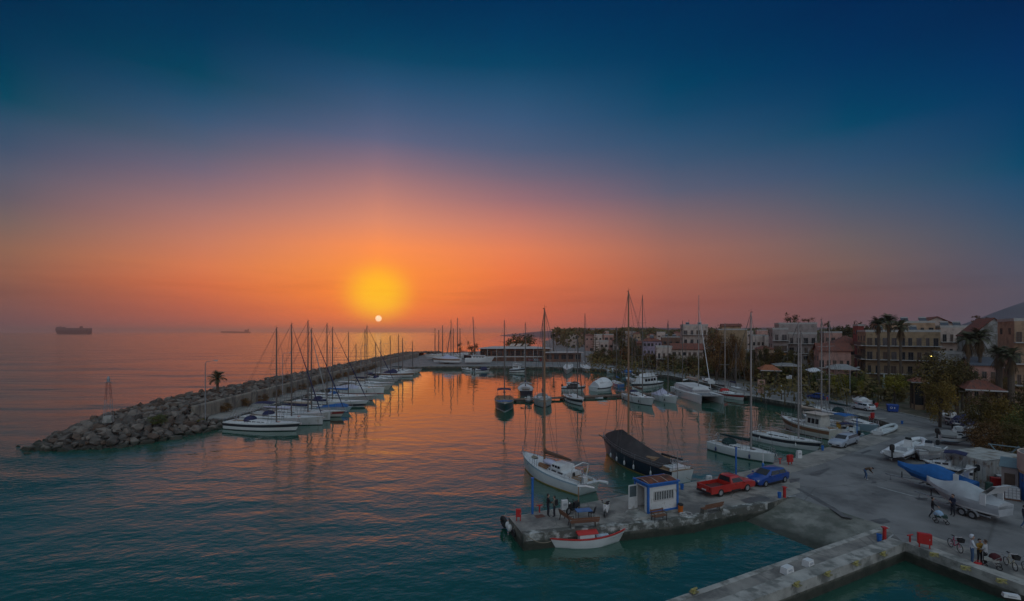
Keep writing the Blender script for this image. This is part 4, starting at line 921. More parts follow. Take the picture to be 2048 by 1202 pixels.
sailboat('long white sloop with a bare pale boom beside the racing sloop', (1634, 902), (1508, 877), mast=1597, top=645, beam=3.3, fs=1.2, fb=1.35, mats=(HW, HW, HGR, STRIPE, HW), stripe=True, bo=.6, sail=None, boomlen=4.0, group=GN, cab=(.25, .66, .32), fend=2, boomz=1.35)
def w5_extra(t, L, B, X, sh, R_, z1):
    c = cabin(t, X(.18), X(.46), B * .6, B * .56, sh(.3) - .1, 1.9, 1.9, mat('wheelhouse_paint', (.50, .49, .44), .6, var=.15), nwin=3, name='wheelhouse')
    b = MB(); b.box((X(.31), 0, sh(.3) + 2.0), (L * .34, B * .72, .1)); b.build('wheelhouse_roof', HC, t)
    b = MB(); b.tube([(X(.98), 0, sh(1) - .1), (X(1.12), 0, sh(1) + .35)], .1, 6); b.build('bowsprit', WOODM, t)
    b = MB(); b.box((X(.34), -B * .305, sh(.3) + .65), (.6, .06, 1.3)); b.build('door', mat('maroon_door', (.14, .02, .02), .5), t)
    b = MB(); b.box((X(.05), -B * .33, sh(0) + .55), (.7, .1, .9)); b.build('dodger', mat('yellow_cloth', (.5, .28, .03), .9), t)
sailboat('old wooden motor sailer with a cream wheelhouse and bowsprit', (1572, 857), (1672, 879), mast=1602, top=663, beam=3.8, fs=1.5, fb=2.1, mats=(HC, HBR, HBR, TEAKR, HC), stripe=True, bo=.9, so=.2, sail='beige', mastm=ALU, group=GN, cab=(.5, .75, .35), extra=w5_extra, wheel=False, lod=1, boomz=2.4)
sailboat('pale sloop under a bright blue awning by the quay corner', (1610, 845), (1706, 869), mast=1643, top=640, beam=3.4, fs=1.2, fb=1.5, mats=(HPB, HW, ANTI, HW, HPB), sail='white', bimini='blue', group=GN, lod=1, bo=.5)
sailboat('sloop with long navy and green boom covers at the far corner', (1630, 826), (1702, 842), mast=1704, top=645, beam=3.2, fs=1.1, fb=1.4, mats=(HG, HW, ANTI, HW, HC), sail='green', group=GN, lod=1, bo=.5, spray='green', boomlen=5.0)
sailboat('pale blue hulled boat with a white deck in the quay corner', (1754, 866), (1700, 852), beam=3.2, fs=1.1, fb=1.4, mats=(HPB, HW, ANTI, HW, HPB), group=GN, cab=(.2, .7, .4), lod=1, bo=.3)
motorboat('small cluttered grey workboat squeezed in beside the blue awning', (1672, 872), (1700, 880), beam=2.4, fs=.8, fb=1.0, kind='cuddy', mats=(HG, HG, ANTI, HGR, HG), bo=.4, group='workboats', engine=True, bimini='navy')
motorboat('small green workboat with white fenders by the estate car', (1690, 868), (1716, 878), beam=2.2, fs=.7, fb=.95, kind='open', mats=(HPB, HPB, ANTI, HW, HGR), bo=.3, group='workboats', fend=2)
# ------------------------------------------------------------------ red and white fishing caique in front of the pier
def caique():
    P = G(1249, 1078); Q = G(1104, 1093); d = P - Q; L = d.length + .5; ang = atan2(d.y, d.x); mid = (P + Q) / 2
    t = thing('fishing_caique', 'small white fishing boat with red gunwale and red cabin roof', 'fishing boat', (mid.x, mid.y, 0), ang)
    h_, R_ = hull(t, L, 2.1, .72, .95, (HW, HW, ANTI, HW, HW), False, bo=.35, so=.35, st=.18, nst=20, tm=.5)
    n = len(R_) - 1
    deck(t, R_, mat('grey_green_floor', (.34, .40, .40), .7, var=.2, scale=3), 0, .26, .0, name='floor')
    for s_ in (1, -1):
        b = MB(); b.loft([[V((r[0][-1].x, s_ * (r[0][-1].y + a), r[0][-1].z + c)) for a, c in ((.04, -.05), (.05, .04), (-.07, .05), (-.07, -.02))] for r in R_]); b.build('gunwale', HRED, t, True)
    X = lambda f: -L / 2 + L * f
    b = MB(); b.loft([[V((X(.345 + .005 * k) + dx, y_, z_)) for y_, z_ in ((-.78, .45), (-.74, 1.0), (.74, 1.0), (.78, .45))] for k, dx in ((0, 0), (1, L * .18))]); cb = b.build('cabin', HW, t)
    b = MB(); b.loft([[V((X(.32) + dx, y_ * 1.12, z_)) for y_, z_ in ((-.74, 1.0), (-.4, 1.13), (0, 1.17), (.4, 1.13), (.74, 1.0))] + [V((X(.32) + dx, y_ * 1.08, z_)) for y_, z_ in ((.74, .96), (0, .98), (-.74, .96))] for dx in (0, L * .255)]); b.build('cabin_roof', HRED, t)
    b = MB(); b.box((X(.64), 0, .62), (L * .16, 1.25, .22)); b.build('engine_cover', mat('pale_blue_paint', (.48, .56, .64), .5), t)
    b = MB(); b.box((X(.20), 0, .56), (.22, 1.35, .05)); b.box((X(.82), 0, .66), (.22, 1.2, .05)); b.build('thwart', HW, t)
    b = MB(); b.loft([[V((X(f), y_ * (1 - (f - .88) * 4), .9 + (f - .88) * .6)) for y_ in (-.5, 0, .5)] for f in (.88, .93, .97, .99)], False); b.build('foredeck', HW, t)
    b = MB(); b.torus((X(.76), .25, .56), .22, .05, 14, 5); b.torus((X(.77), .2, .62), .17, .05, 14, 5); b.build('rope_coil', mat('old_rope', (.3, .27, .2), .95), t)
    b = MB(); b.tube([(X(.995), 0, .2), (X(1.0), 0, 1.2)], .05, 6); b.build('stem_post', HRED, t)
caique()
def rope(label, pts, sag=.3, r=.022, m=None):
    P = [V(p) for p in pts]; b = MB(); out = []
    for p, q in zip(P, P[1:]):
        for i in range(9):
            u = i / 8; out.append(p.lerp(q, u) - V((0, 0, sag * 4 * u * (1 - u))))
    b.tube(out, r, 5, False); o = b.build('mooring_rope', m or mat('mooring_rope', (.22, .18, .13), .95)); tag(o, label, 'rope', 'mooring ropes'); return o
rope('slack tan rope from pier to the red and white boat', [G(1056, 1072, 1.22), G(1103, 1082, .8)], .3, .03)
rope('thin mooring rope from the white cruising yacht to the pier', [G(1186, 968, 1.5), G(1262, 990, 1.25)], .25)
rope('thin mooring rope from the tarpaulined yacht to the pier', [G(1372, 955, 1.5), G(1398, 961, 1.22)], .15)
rope('mooring rope from the racing sloop bow to the quay', [G(1549, 914, 1.4), G(1562, 925, 1.22)], .05)
# ------------------------------------------------------------------ inflatable boats
RIBG = mat('grey_hypalon', (.13, .135, .14), .7, var=.15); RIBW = mat('white_hypalon', (.62, .63, .64), .5, var=.05)
def rib(label, bow, stern, z, lift, B, tm, r=.26, console=True, engine=True, trailer=0, arch=False, group='inflatable boats', bo=.3):
    P = G(*bow, z); Q = G(*stern, z); d = P - Q; L = d.length + bo; ang = atan2(d.y, d.x); mid = (P + Q) / 2
    t = thing('inflatable_boat', label, 'inflatable boat', (mid.x, mid.y, z), ang, group)
    w = B / 2 - r; zc = lift + .55; pts = []
    for f, k in ((-.5, 1), (-.2, 1), (.1, 1), (.25, .95), (.36, .78), (.44, .5), (.485, .2)): pts.append((L * f, w * k, zc + .38 * max(0, f + .05) ** 1.6 * 2))
    pts = pts + [(L * .49, 0, zc + .30)] + [(x_, -y_, z_) for x_, y_, z_ in reversed(pts)]
    b = MB(); b.tube(pts, [r * .5] + [r] * (len(pts) - 2) + [r * .5], 10); b.build('inflatable_tube', tm, t, True)
    b = MB(); b.loft([[V((L * f, y_, z_)) for y_, z_ in ((w * k, zc - .05), (w * k * .8, zc - .22), (0, zc - .5 + .45 * max(0, f) * 1.6), (-w * k * .8, zc - .22), (-w * k, zc - .05))] for f, k in ((-.47, 1), (-.1, 1), (.2, .95), (.36, .7), (.47, .1))]); b.build('hull', HW, t, True)
    b = MB(); b.box((-L * .46, 0, zc + .02), (.08, w * 2, .5)); b.build('transom', HW, t)
    if console:
        b = MB(); b.box((L * .02, 0, zc + .4), (.65, .75, .95), top=(.65, .9)); c_ = b.build('console', HW, t)
        b = MB(); b.sheet((L * .02 + .2, -.33, zc + .85), (L * .02 + .2, .33, zc + .85), (L * .02 + .02, .3, zc + 1.2), (L * .02 + .02, -.3, zc + 1.2), .02); b.build('windscreen', GLASS, c_)
        b = MB(); b.box((-L * .2, 0, zc + .12), (.6, 1.0, .45), top=(.9, .95)); b.build('seat', DECKG, t)
        b = MB(); b.box((L * .32, 0, zc + .02), (L * .16, w * .9, .2), top=(.8, .7)); b.build('bow_cushion', DECK, t)
    if arch:
        b = MB(); b.tube([(-L * .42, w, zc), (-L * .46, w * .9, zc + 1.1), (-L * .46, -w * .9, zc + 1.1), (-L * .42, -w, zc)], .06, 6); b.build('arch', HW, t)
    if engine: outboard(t, (-L * .47, 0, zc + .3), 1.15)
    if trailer: make_trailer('galvanised trailer under ' + label, (mid.x, mid.y, z), ang, L, B, trailer)
rib('white rigid inflatable with console and black outboard on trailer', (1842, 898), (1785, 925), QZ, .45, 2.6, RIBW, .30, trailer=1)
rib('small pale inflatable dinghy lying on the quay edge', (1788, 857), (1754, 870), QZ, -.25, 1.9, mat('pale_hypalon', (.46, .50, .50), .6), .24, console=False, engine=False)
motorboat('weathered grey open boat with white bow rail on the yard', (1840, 924), (1874, 907), beam=2.4, fs=.8, fb=1.2, ground=QZ, lift=.25, kind='open', mats=(HG, HG, ANTI, HW, HG), bo=.5, group='boats on the hardstand', cover=(.35, .85, .35, 'grey'))
# blue covered inflatable and pale covered power boat on trailers
def arch_extra(k):
    def f(t, L, B, X, sh, R_, z1):
        b = MB(); a = .16
        for s_ in (1, -1):
            b.loft([[V((X(a) + dx, s_ * (B * .43 + yy) * kk, z_)) for dx, yy in ((-.18, 0), (.2, 0), (.2, .09), (-.18, .09))] for dx, (z_, kk) in ((0, (sh(.1) - .1, 1)), (0, (sh(.1) + .8, .98)))])
        b.loft([[V((X(a) - .55 - q * .25 + dx, y_ * (.96 - .1 * q), sh(.1) + .75 + q * k + .12 * (y_ == 0))) for y_ in (-B * .44, -B * .2, B * .2, B * .44)] for dx, q in ((0, 1), (.34, .94), (.75, .1), (.4, .0), (0, 1))], False)
        b.build('radar_arch', HW, t)
    return f
motorboat('long inflatable under a bright blue cover on its trailer', (1826, 970), (1950, 1000), beam=2.3, fs=.7, fb=1.15, ground=QZ, lift=.75, kind='none', bo=1.3, st=.75, cover=(.0, 1.0, 1.0, 'blue'), group='covered boats on trailers', trailer=1, mats=(CV['blue'], HW, HW, CV['blue'], CV['blue']), engine=False, extra=arch_extra(.7))
motorboat('power boat under a pale grey cover on a twin-axle trailer', (1884, 1010), (2012, 1050), beam=2.3, fs=.8, fb=1.3, ground=QZ, lift=.7, kind='none', bo=1.2, st=.75, cover=(.0, 1.0, 1.05, 'pale'), group='covered boats on trailers', trailer=2, mats=(CV['pale'], HW, HW, CV['pale'], CV['pale']), engine=False, extra=arch_extra(.8))
motorboat('small white boat with a navy bimini behind the blue cover', (1862, 953), (1948, 968), beam=2.2, fs=.8, fb=1.1, ground=QZ, lift=.6, kind='cuddy', bimini='navy', group='boats on the hardstand', engine=True)
motorboat('white sports boat with outboard parked under the bushes', (1930, 891), (1880, 886), beam=2.6, fs=.85, fb=1.15, ground=QZ, lift=.5, kind='open', group='boats on the hardstand', mats=(HW, HPB, ANTI, STRIPE, HW), cover=(.0, .45, .6, 'grey'))
motorboat('small white boat nosed into the bushes behind the sports boat', (1948, 882), (1912, 876), beam=2.4, fs=.8, fb=1.1, ground=QZ, lift=.5, kind='cuddy', group='boats on the hardstand')
motorboat('open boat under a dark blue tarpaulin beside the road', (1912, 868), (1938, 858), beam=2.6, fs=.9, fb=1.1, ground=QZ, lift=.6, kind='open', group='boats on the hardstand', cover=(.0, .9, 1.2, 'navy'))
motorboat('white open boat on a trailer at the roadside', (1893, 846), (1922, 854), beam=2.3, fs=.9, fb=1.15, ground=QZ, lift=.5, kind='open', group='boats on the hardstand', engine=False, trailer=1)
motorboat('red and white speedboat parked beyond the white hatchback', (1709, 812), (1746, 820), beam=2.4, fs=.8, fb=1.0, ground=QZ, lift=.6, kind='cuddy', group='boats on the hardstand', mats=(HRED, HW, ANTI, HW, HRED), engine=True, cover=(.3, .7, .9, 'white'))
motorboat('white cabin boat parked on the quay by the catamaran', (1408, 768), (1423, 772), beam=2.4, fs=.8, fb=1.1, ground=QZ, lift=.6, kind='cuddy', group='boats on the hardstand', engine=False)
# ------------------------------------------------------------------ ships out at sea
def ship_far():
    Y = F * H / (668.2 - HY); x0, x1 = XY(114, Y), XY(179.5, Y); L = x1 - x0; k = Y / F
    t = thing('car_carrier', 'boxy car carrier ship anchored on the hazy sea', 'ship', ((x0 + x1) / 2, Y, 0), 0)
    W_ = L * .16; hm = mat('ship_hull', (.02, .008, .012), .7); um = mat('ship_side', (.10, .07, .075), .7)
    b = MB(); b.loft([[V((-L / 2 + L * a * z1_ + L * (1 - z1_) * .0, s_ * W_ / 2 * w, z_)) for s_ in (1, -1)] for a, w, z_, z1_ in ()] or [[V((-L * .5 + L * .055, W_ * .3, 0)), V((L * .49, W_ * .5, 0)), V((L * .49, -W_ * .5, 0)), V((-L * .5 + L * .055, -W_ * .3, 0))], [V((-L * .5, W_ * .35, 7.6 * k)), V((L * .5, W_ * .5, 7.6 * k)), V((L * .5, -W_ * .5, 7.6 * k)), V((-L * .5, -W_ * .35, 7.6 * k))]]); b.build('hull', hm, t)
    b = MB(); b.loft([[V((-L * .5, W_ * .36, 7.6 * k)), V((L * .5, W_ * .5, 7.6 * k)), V((L * .5, -W_ * .5, 7.6 * k)), V((-L * .5, -W_ * .36, 7.6 * k))], [V((-L * .49, W_ * .36, 12.6 * k)), V((L * .5, W_ * .5, 12.0 * k)), V((L * .5, -W_ * .5, 12.0 * k)), V((-L * .49, -W_ * .36, 12.6 * k))]]); b.build('upper_decks', um, t)
    b = MB(); b.box((-L * .38, 0, 13.6 * k), (L * .2, W_ * .8, 2.2 * k), top=(.8, .9)); b.build('bridge', um, t)
    b = MB(); b.box((L * .24, 0, 13.8 * k), (L * .06, W_ * .4, 4 * k), top=(.7, .8)); b.build('funnel', hm, t)
    b = MB(); b.tube([(-L * .4, 0, 14 * k), (-L * .4, 0, 17 * k)], .5 * k, 5); b.build('signal_mast', hm, t)
    Y = 5200; x0, x1 = XY(443, Y), XY(499, Y); L = x1 - x0; k = Y / F
    t = thing('tanker', 'faint low tanker ship far off in the haze', 'ship', ((x0 + x1) / 2, Y, 0), 0)
    b = MB(); b.loft([[V((-L * .47, L * .06, 0)), V((L * .49, L * .08, 0)), V((L * .49, -L * .08, 0)), V((-L * .47, -L * .06, 0))], [V((-L * .5, L * .06, 3.4 * k)), V((L * .5, L * .08, 2.6 * k)), V((L * .5, -L * .08, 2.6 * k)), V((-L * .5, -L * .06, 3.4 * k))]]); b.build('hull', hm, t)
    b = MB(); b.box((L * .40, 0, 4.6 * k), (L * .1, L * .1, 4.4 * k)); b.build('bridge', um, t); b = MB(); b.box((L * .46, 0, 7 * k), (L * .03, L * .03, 3 * k)); b.build('funnel', hm, t)
ship_far()
# ------------------------------------------------------------------ buildings
def wallm(n, c):
    c = (c[0] * 1.0, c[1] * .82, c[2] * .72); return mat(n, c, .9, var=.18, scale=.6, dirt=(tuple(v * .6 for v in c), .3, .5))
WM = {'white': wallm('whitewash', (.50, .48, .46)), 'pink': wallm('pink_render', (.46, .31, .28)), 'beige': wallm('beige_render', (.40, .32, .23)), 'grey': wallm('grey_render', (.33, .33, .34)), 'yellow': wallm('yellow_render', (.32, .27, .18)), 'blue': wallm('lilac_render', (.32, .31, .44)), 'stained': mat('stained_whitewash', (.42, .41, .39), .9, var=.2, scale=.4, dirt=((.20, .18, .15), .6, .35)), 'brown': wallm('brown_render', (.20, .13, .10)), 'red': wallm('red_render', (.33, .08, .07))}
TILE = mat('roof_tiles', (.19, .058, .035), .85, var=.35, scale=3, streak=(6, 1, 1), dirt=((.09, .045, .035), .4, .5)); TILEO = mat('orange_tiles', (.32, .10, .04), .85, var=.3, scale=3, streak=(6, 1, 1)); FLATR = mat('flat_roof', (.20, .19, .18), .9, var=.3); SHUT = mat('shutter_brown', (.10, .06, .04), .7, var=.2); FRAMEW = mat('window_frame', (.42, .41, .39), .6)
SLAB = mat('balcony_slab', (.42, .40, .37), .85, var=.15); FRAMEB = mat('dark_window_frame', (.16, .13, .11), .6, var=.3, scale=.3); RAIL = mat('iron_rail', (.05, .05, .055), .6); SOLAR = mat('solar_panel', (.02, .03, .05), .2); PANE = mat('window_pane', (.02, .025, .03), .12, spec=.6); LIT = mat('lit_window', (.5, .35, .15), .5, emit=((1.0, .55, .18), .5))
def opening(t, x, y, z, w, h, side, door=False, lit=False, shut=False):
    """a framed opening standing 3 cm proud of a wall; side 0 = front (-y), 1 = left (-x)"""
    b = MB()
    def bx(u, v, du, dv, o, th):
        if side == 0: b.box((x + u, y - o, z + v), (du, th, dv))
        else: b.box((x - o, y + u, z + v), (th, du, dv))
    f = .07
    for u in (-w / 2, w / 2): bx(u, 0, f, h + f, .02, .12)
    for v in (-h / 2, h / 2): bx(0, v, w - f, f, .02, .11)
    bx(0, 0, .05, h - f, .015, .09)
    o = b.build('door' if door else 'window', FRAMEB, t)
    b = MB(); bx(0, 0, w - f, h - f, .0, .05); b.build('pane', LIT if lit else (SHUT if shut else PANE), o)
def building(label, x0, x1, Y, top, wm='white', depth=9, floors=2, nwin=3, nside=2, roof='flat', balc=(), rz=0, roofm=None, rise=1.6, heaters=0, awn=None, tank=False, base=QZ, seed=1, cat='house', name='house', side_balc=False, group='buildings of the harbour town', openings=True, ov=.5, band=None):
    r = random.Random(seed); xa, xb = XY(x0, Y), XY(x1, Y); az_ = atan2((xa + xb) / 2, Y); rz = rz - .72 * az_; w = (atan((x1 - CX) / F) - atan((x0 - CX) / F)) * Y / cos(az_); zt = ZY(top, Y); h = zt - base - (rise if roof in ('hip', 'gable', 'gablex') else 0)
    t = thing(name, label, cat, ((xa + xb) / 2, Y, base), rz, group)
    b = MB(); b.box((0, depth / 2, h / 2), (w, depth, h)); b.build('wall', WM[wm], t)
    fh = h / floors
    if openings:
        for k in range(floors):
            z = k * fh + fh * .5
            for i in range(nwin):
                x = -w / 2 + w * (i + .5) / nwin + r.uniform(-.1, .1); dr = k in balc or (k == 0 and i == nwin // 2)
                ww = min(2.4, w / nwin * .62) * r.uniform(.55, 1.15); hh = min(fh * .75, 2.1) if dr else min(fh * .5, 1.35)
                opening(t, x, 0, z + (-(fh * .5) + hh / 2 + .06 if dr else .1), ww, hh, 0, dr, False, r.random() < .3)
            for i in range(nside):
                opening(t, -w / 2, depth * (i + .5) / nside, z + .1, min(1.3, depth / nside * .5), min(fh * .5, 1.3), 1, False, False, r.random() < .35)
    for k in balc:
        z = k * fh; b = MB(); b.box((0, -.72, z), (w * 1.0 + .3, 1.4, .2)); o = b.build('balcony', SLAB, t)
        b = MB(); b.box((0, -1.38, z + 1.0), (w + .25, .05, .05)); b.box((0, -1.38, z + .55), (w + .25, .03, .03))
        n = int(w / .5)
        for i in range(n + 1): b.box((-w / 2 + w * i / n, -1.38, z + .55), (.03, .03, .9))
        for s_ in (1, -1): b.box((s_ * (w / 2 + .1), -.7, z + 1.0), (.05, 1.3, .05))
        b.build('railing', RAIL, o)
    if side_balc:
        for k in balc:
            b = MB(); b.box((-w / 2 - .6, depth * .4, k * fh), (1.15, depth * .8, .2)); o = b.build('balcony', SLAB, t); b = MB(); b.box((-w / 2 - 1.12, depth * .4, k * fh + .55), (.05, depth * .8, .9)); b.build('railing', RAIL, o)
    if awn is not None:
        k, i0, i1, mm = awn; z = k * fh + fh * .9; b = MB(); b.sheet((-w / 2 + w * i0, -.05, z), (-w / 2 + w * i1, -.05, z), (-w / 2 + w * i1, -1.5, z - 1.0), (-w / 2 + w * i0, -1.5, z - 1.0), .04); b.build('awning', mm, t)
    rm = roofm or TILE
    if roof == 'flat':
        b = MB()
        for c, d in (((0, .1, h + .3), (w + .2, .2, .6)), ((0, depth - .1, h + .3), (w + .2, .2, .6)), ((-w / 2, depth / 2, h + .3), (.2, depth - .4, .6)), ((w / 2, depth / 2, h + .3), (.2, depth - .4, .6))): b.box(c, d)
        b.build('parapet', SLAB, t)
    elif roof == 'hip':
        e = ov; b = MB(); rl = max(0, w / 2 - depth / 2 * .8)
        b.add([(-w / 2 - e, -e, h), (w / 2 + e, -e, h), (w / 2 + e, depth + e, h), (-w / 2 - e, depth + e, h), (-rl, depth / 2, h + rise), (rl, depth / 2, h + rise)], [(0, 1, 5, 4), (1, 2, 5), (2, 3, 4, 5), (3, 0, 4), (3, 2, 1, 0)]); rf = b.build('roof', rm, t)
    elif roof == 'gable':                                # ridge along x
        e = ov; b = MB(); b.loft([[V((x, y_, z_)) for y_, z_ in ((-e, h - .1), (depth / 2, h + rise), (depth + e, h - .1), (depth + e, h + .1), (depth / 2, h + rise + .2), (-e, h + .1))] for x in (-w / 2 - e, w / 2 + e)]); b.build('roof', rm, t)
        b = MB(); b.loft([[V((x, .05, h)), V((x, depth / 2, h + rise - .02)), V((x, depth - .05, h))] for x in (-w / 2, w / 2)]); b.build('gable_wall', WM[wm], t)
    elif roof == 'gablex':                               # ridge along y, gable to the viewer
        e = ov; b = MB(); b.loft([[V((x, y, z_)) for x, z_ in ((-w / 2 - e, h - .15), (0, h + rise), (w / 2 + e, h - .15), (w / 2 + e, h + .1), (0, h + rise + .22), (-w / 2 - e, h + .1))] for y in (-e, depth + e)]); b.build('roof', rm, t)
        b = MB(); b.loft([[V((-w / 2, y, h)), V((0, y, h + rise - .02)), V((w / 2, y, h))] for y in (0, depth)]); b.build('gable_wall', WM[wm], t)
    for k in range(heaters):
        x = -w / 2 + w * (k + .5) / heaters + r.uniform(-.5, .5); y = depth * r.uniform(.25, .6); z = h + (.3 if roof == 'flat' else rise * .75)
        b = MB(); b.sheet((x - .9, y, z), (x + .9, y, z), (x + .9, y + 1.1, z + 1.1), (x - .9, y + 1.1, z + 1.1), .06); o = b.build('water_heater', SOLAR, t)
        b = MB(); b.tube([(x - .9, y + 1.3, z + 1.25), (x + .9, y + 1.3, z + 1.25)], .28, 8); b.build('tank', ALU, o)
    if tank:
        x = r.uniform(-w * .3, w * .3); b = MB(); b.tube([(x, depth * .5, h), (x, depth * .5, h + 3.2)], .04, 4)
        for k in range(4): b.box((x, depth * .5, h + 2.2 + k * .28), (1.1 - k * .2, .04, .04))
        b.build('aerial', RAIL, t)
    if band: b = MB(); b.box((0, -.03, fh * band), (w + .06, .05, .25)); b.build('string_course', SLAB, t)
    return t
B_ = building
B_('small white house at the far left of the town', 1199, 1217, 262, 683, 'white', 8, 2, 2, 2, 'flat', seed=2)
B_('narrow pale pink tower-like house by the conifer', 1208, 1227, 275, 670, 'pink', 8, 3, 2, 2, 'flat', seed=3, tank=True)
B_('grey gable-fronted house with a side lean-to', 1226, 1257, 258, 674, 'grey', 9, 2, 3, 2, 'gablex', rise=1.8, seed=4, balc=(1,))
B_('brown low house behind the dark poplar', 1258, 1286, 265, 682, 'brown', 9, 2, 3, 2, 'gable', rise=1.3, seed=5, heaters=1)
B_('house with red roof, lilac ground floor and tall white windows', 1286, 1323, 228, 674, 'blue', 9, 3, 5, 2, 'hip', rise=2, seed=6, heaters=1)
B_('small brown house with solar heaters', 1324, 1360, 262, 675, 'brown', 9, 2, 3, 2, 'flat', seed=7, heaters=2)
B_('white waterfront house with a long red roof', 1313, 1344, 188, 695, 'white', 8, 2, 3, 2, 'flat', seed=8, balc=(1,))
B_('long low cream house under a red tiled roof', 1343, 1406, 196, 688, 'white', 10, 2, 6, 2, 'gable', rise=2.2, seed=9)
B_('pale block with balconies and solar heaters on its roof', 1364, 1416, 236, 651, 'white', 12, 4, 4, 3, 'flat', heaters=2, balc=(1, 2, 3), seed=10, tank=True)
B_('plain beige block with a roof hut and aerial', 1436, 1494, 208, 660, 'yellow', 12, 3, 1, 2, 'flat', seed=11, tank=True, heaters=1)
B_('roof hut with a tiled slope on the plain beige block', 1444, 1482, 214, 648, 'beige', 6, 4, 2, 1, 'gable', rise=1, seed=12)
B_('low white house with a dark band of windows', 1504, 1530, 200, 672, 'white', 9, 2, 3, 2, 'flat', seed=13)
B_('low white house with a railed roof terrace', 1529, 1552, 196, 673, 'white', 9, 2, 3, 2, 'flat', balc=(1,), seed=14)
B_('small cream house with red roof below the white houses', 1515, 1548, 170, 691, 'beige', 7, 2, 3, 2, 'hip', rise=1.2, seed=15)
B_('long windowless pale grey block behind the eucalyptus', 1557, 1634, 190, 648, 'grey', 14, 4, 4, 3, 'flat', seed=16, openings=False)
B_('narrow block with balconies and an orange awning', 1545, 1576, 172, 659, 'grey', 10, 4, 2, 2, 'flat', balc=(1, 2, 3), seed=17, awn=(1, .1, .9, mat('orange_awning', (.50, .20, .03), .8)))
B_('block with brown metal stair bays beside the grey wall', 1576, 1634, 176, 668, 'grey', 9, 4, 4, 2, 'flat', balc=(2, 3), seed=18)
B_('pink house with a stepped flat roof', 1648, 1684, 172, 666, 'pink', 9, 3, 3, 2, 'flat', seed=19)
B_('house with a broad dark red hipped roof behind the balcony house', 1664, 1732, 158, 671, 'beige', 12, 2, 4, 2, 'hip', rise=3, seed=20)
B_('pink balcony house with red gabled roofs', 1637, 1702, 136, 688, 'pink', 9, 2, 5, 2, 'gable', rise=2.0, balc=(1,), seed=21)
B_('red-walled narrow building left of the big apartment block', 1716, 1728, 152, 652, 'red', 8, 4, 1, 2, 'flat', seed=22)
B_('large ochre-beige apartment block with long white balconies behind palms', 1728, 1880, 128, 664, 'yellow', 14, 4, 9, 3, 'flat', balc=(1, 2, 3), side_balc=True, seed=23, cat='apartment block', name='apartment_block', heaters=2)
B_('set-back top storey with dark awnings over the apartment block', 1752, 1870, 138, 646, 'beige', 9, 5, 7, 2, 'flat', seed=24, heaters=3, balc=(4,), cat='apartment block', name='apartment_block')
B_('upper house with red gable roof above the apartment block', 1842, 1906, 148, 634, 'white', 12, 5, 5, 2, 'gablex', rise=2.2, seed=25)
B_('white balcony block between the apartments and the palms', 1880, 1942, 134, 655, 'white', 12, 4, 4, 2, 'flat', balc=(1, 2, 3), seed=26, heaters=2, cat='apartment block', name='apartment_block')
B_('low white building with a long flat roof under the balcony block', 1876, 1932, 118, 708, 'stained', 8, 2, 3, 1, 'flat', seed=27)
B_('big stained white gable wall with a red roof', 1942, 2034, 112, 637, 'stained', 14, 4, 1, 1, 'gablex', rise=4.2, seed=28, openings=False, ov=.3)
B_('pink low house with blue door behind the tall palms', 1944, 1994, 98, 717, 'pink', 8, 2, 3, 1, 'gable', rise=1.4, seed=29, roofm=mat('slate_roof', (.10, .11, .13), .8))
B_('beige house with balconies cut by the right edge', 2028, 2080, 96, 642, 'beige', 12, 4, 3, 2, 'flat', balc=(1, 2, 3), seed=30)
# low pavilions and awnings of the waterfront cafes
def pavilion(label, x0, x1, Y, base, top, rm, rise=1.0, depth=6, wm=None, cat='pavilion'):
    xa, xb = XY(x0, Y), XY(x1, Y); w = (xb - xa) * cos(atan2((xa + xb) / 2, Y)); zt = ZY(top, Y) - QZ; h = zt - rise
    t = thing('pavilion', label, cat, ((xa + xb) / 2, Y, QZ), -.7 * atan2((xa + xb) / 2, Y), 'cafe pavilions behind the harbour')
    for sx in (-1, 1):
        for y in (.2, depth - .2):
            b = MB(); b.box((sx * (w / 2 - .2), y, h / 2), (.18, .18, h)); b.build('post', SHUT, t)
    b = MB(); b.add([(-w / 2 - .4, -.4, h), (w / 2 + .4, -.4, h), (w / 2 + .4, depth + .4, h), (-w / 2 - .4, depth + .4, h), (-w * .2, depth / 2, h + rise), (w * .2, depth / 2, h + rise)], [(0, 1, 5, 4), (1, 2, 5), (2, 3, 4, 5), (3, 0, 4), (3, 2, 1, 0)]); b.build('roof', rm, t)
    b = MB(); b.box((0, -.42, h - .06), (w + .8, .06, .22)); b.build('fascia', FRAMEW, t)
    if wm:
        b = MB(); b.box((0, depth / 2, .5), (w - .5, depth - .5, 1.0)); b.build('low_wall', WM[wm], t)
        b = MB(); b.box((0, depth / 2, 1.0 + (h - 1) / 2), (w - .6, depth - .6, h - 1.05)); b.build('glazing', PANE, t)
    return t
pavilion('cafe pavilion with a bright orange tiled roof', 1524, 1560, 128, 0, 731, TILEO, 1.3, 7)
pavilion('low cafe shed with a long grey sheet roof', 1552, 1600, 132, 0, 727, FLATR, .6, 7)
pavilion('cafe terrace under a wide pale canvas roof', 1664, 1716, 118, 0, 730, CV['grey'], 1.0, 8)
pavilion('white-edged garden awning beside the tallest masts', 1622, 1644, 122, 0, 737, CV['white'], .8, 6)
pavilion('small kiosk with red gable and yellow counter wall', 1826, 1852, 92, 0, 755, TILE, .9, 3, 'yellow')
pavilion('tavern with a brown tiled roof and dark open front', 1934, 2008, 78, 0, 764, TILE, 1.3, 7)
pavilion('dark green canvas shelter beside the tavern', 1886, 1936, 84, 0, 775, mat('green_sheet', (.05, .08, .06), .8), .5, 6)
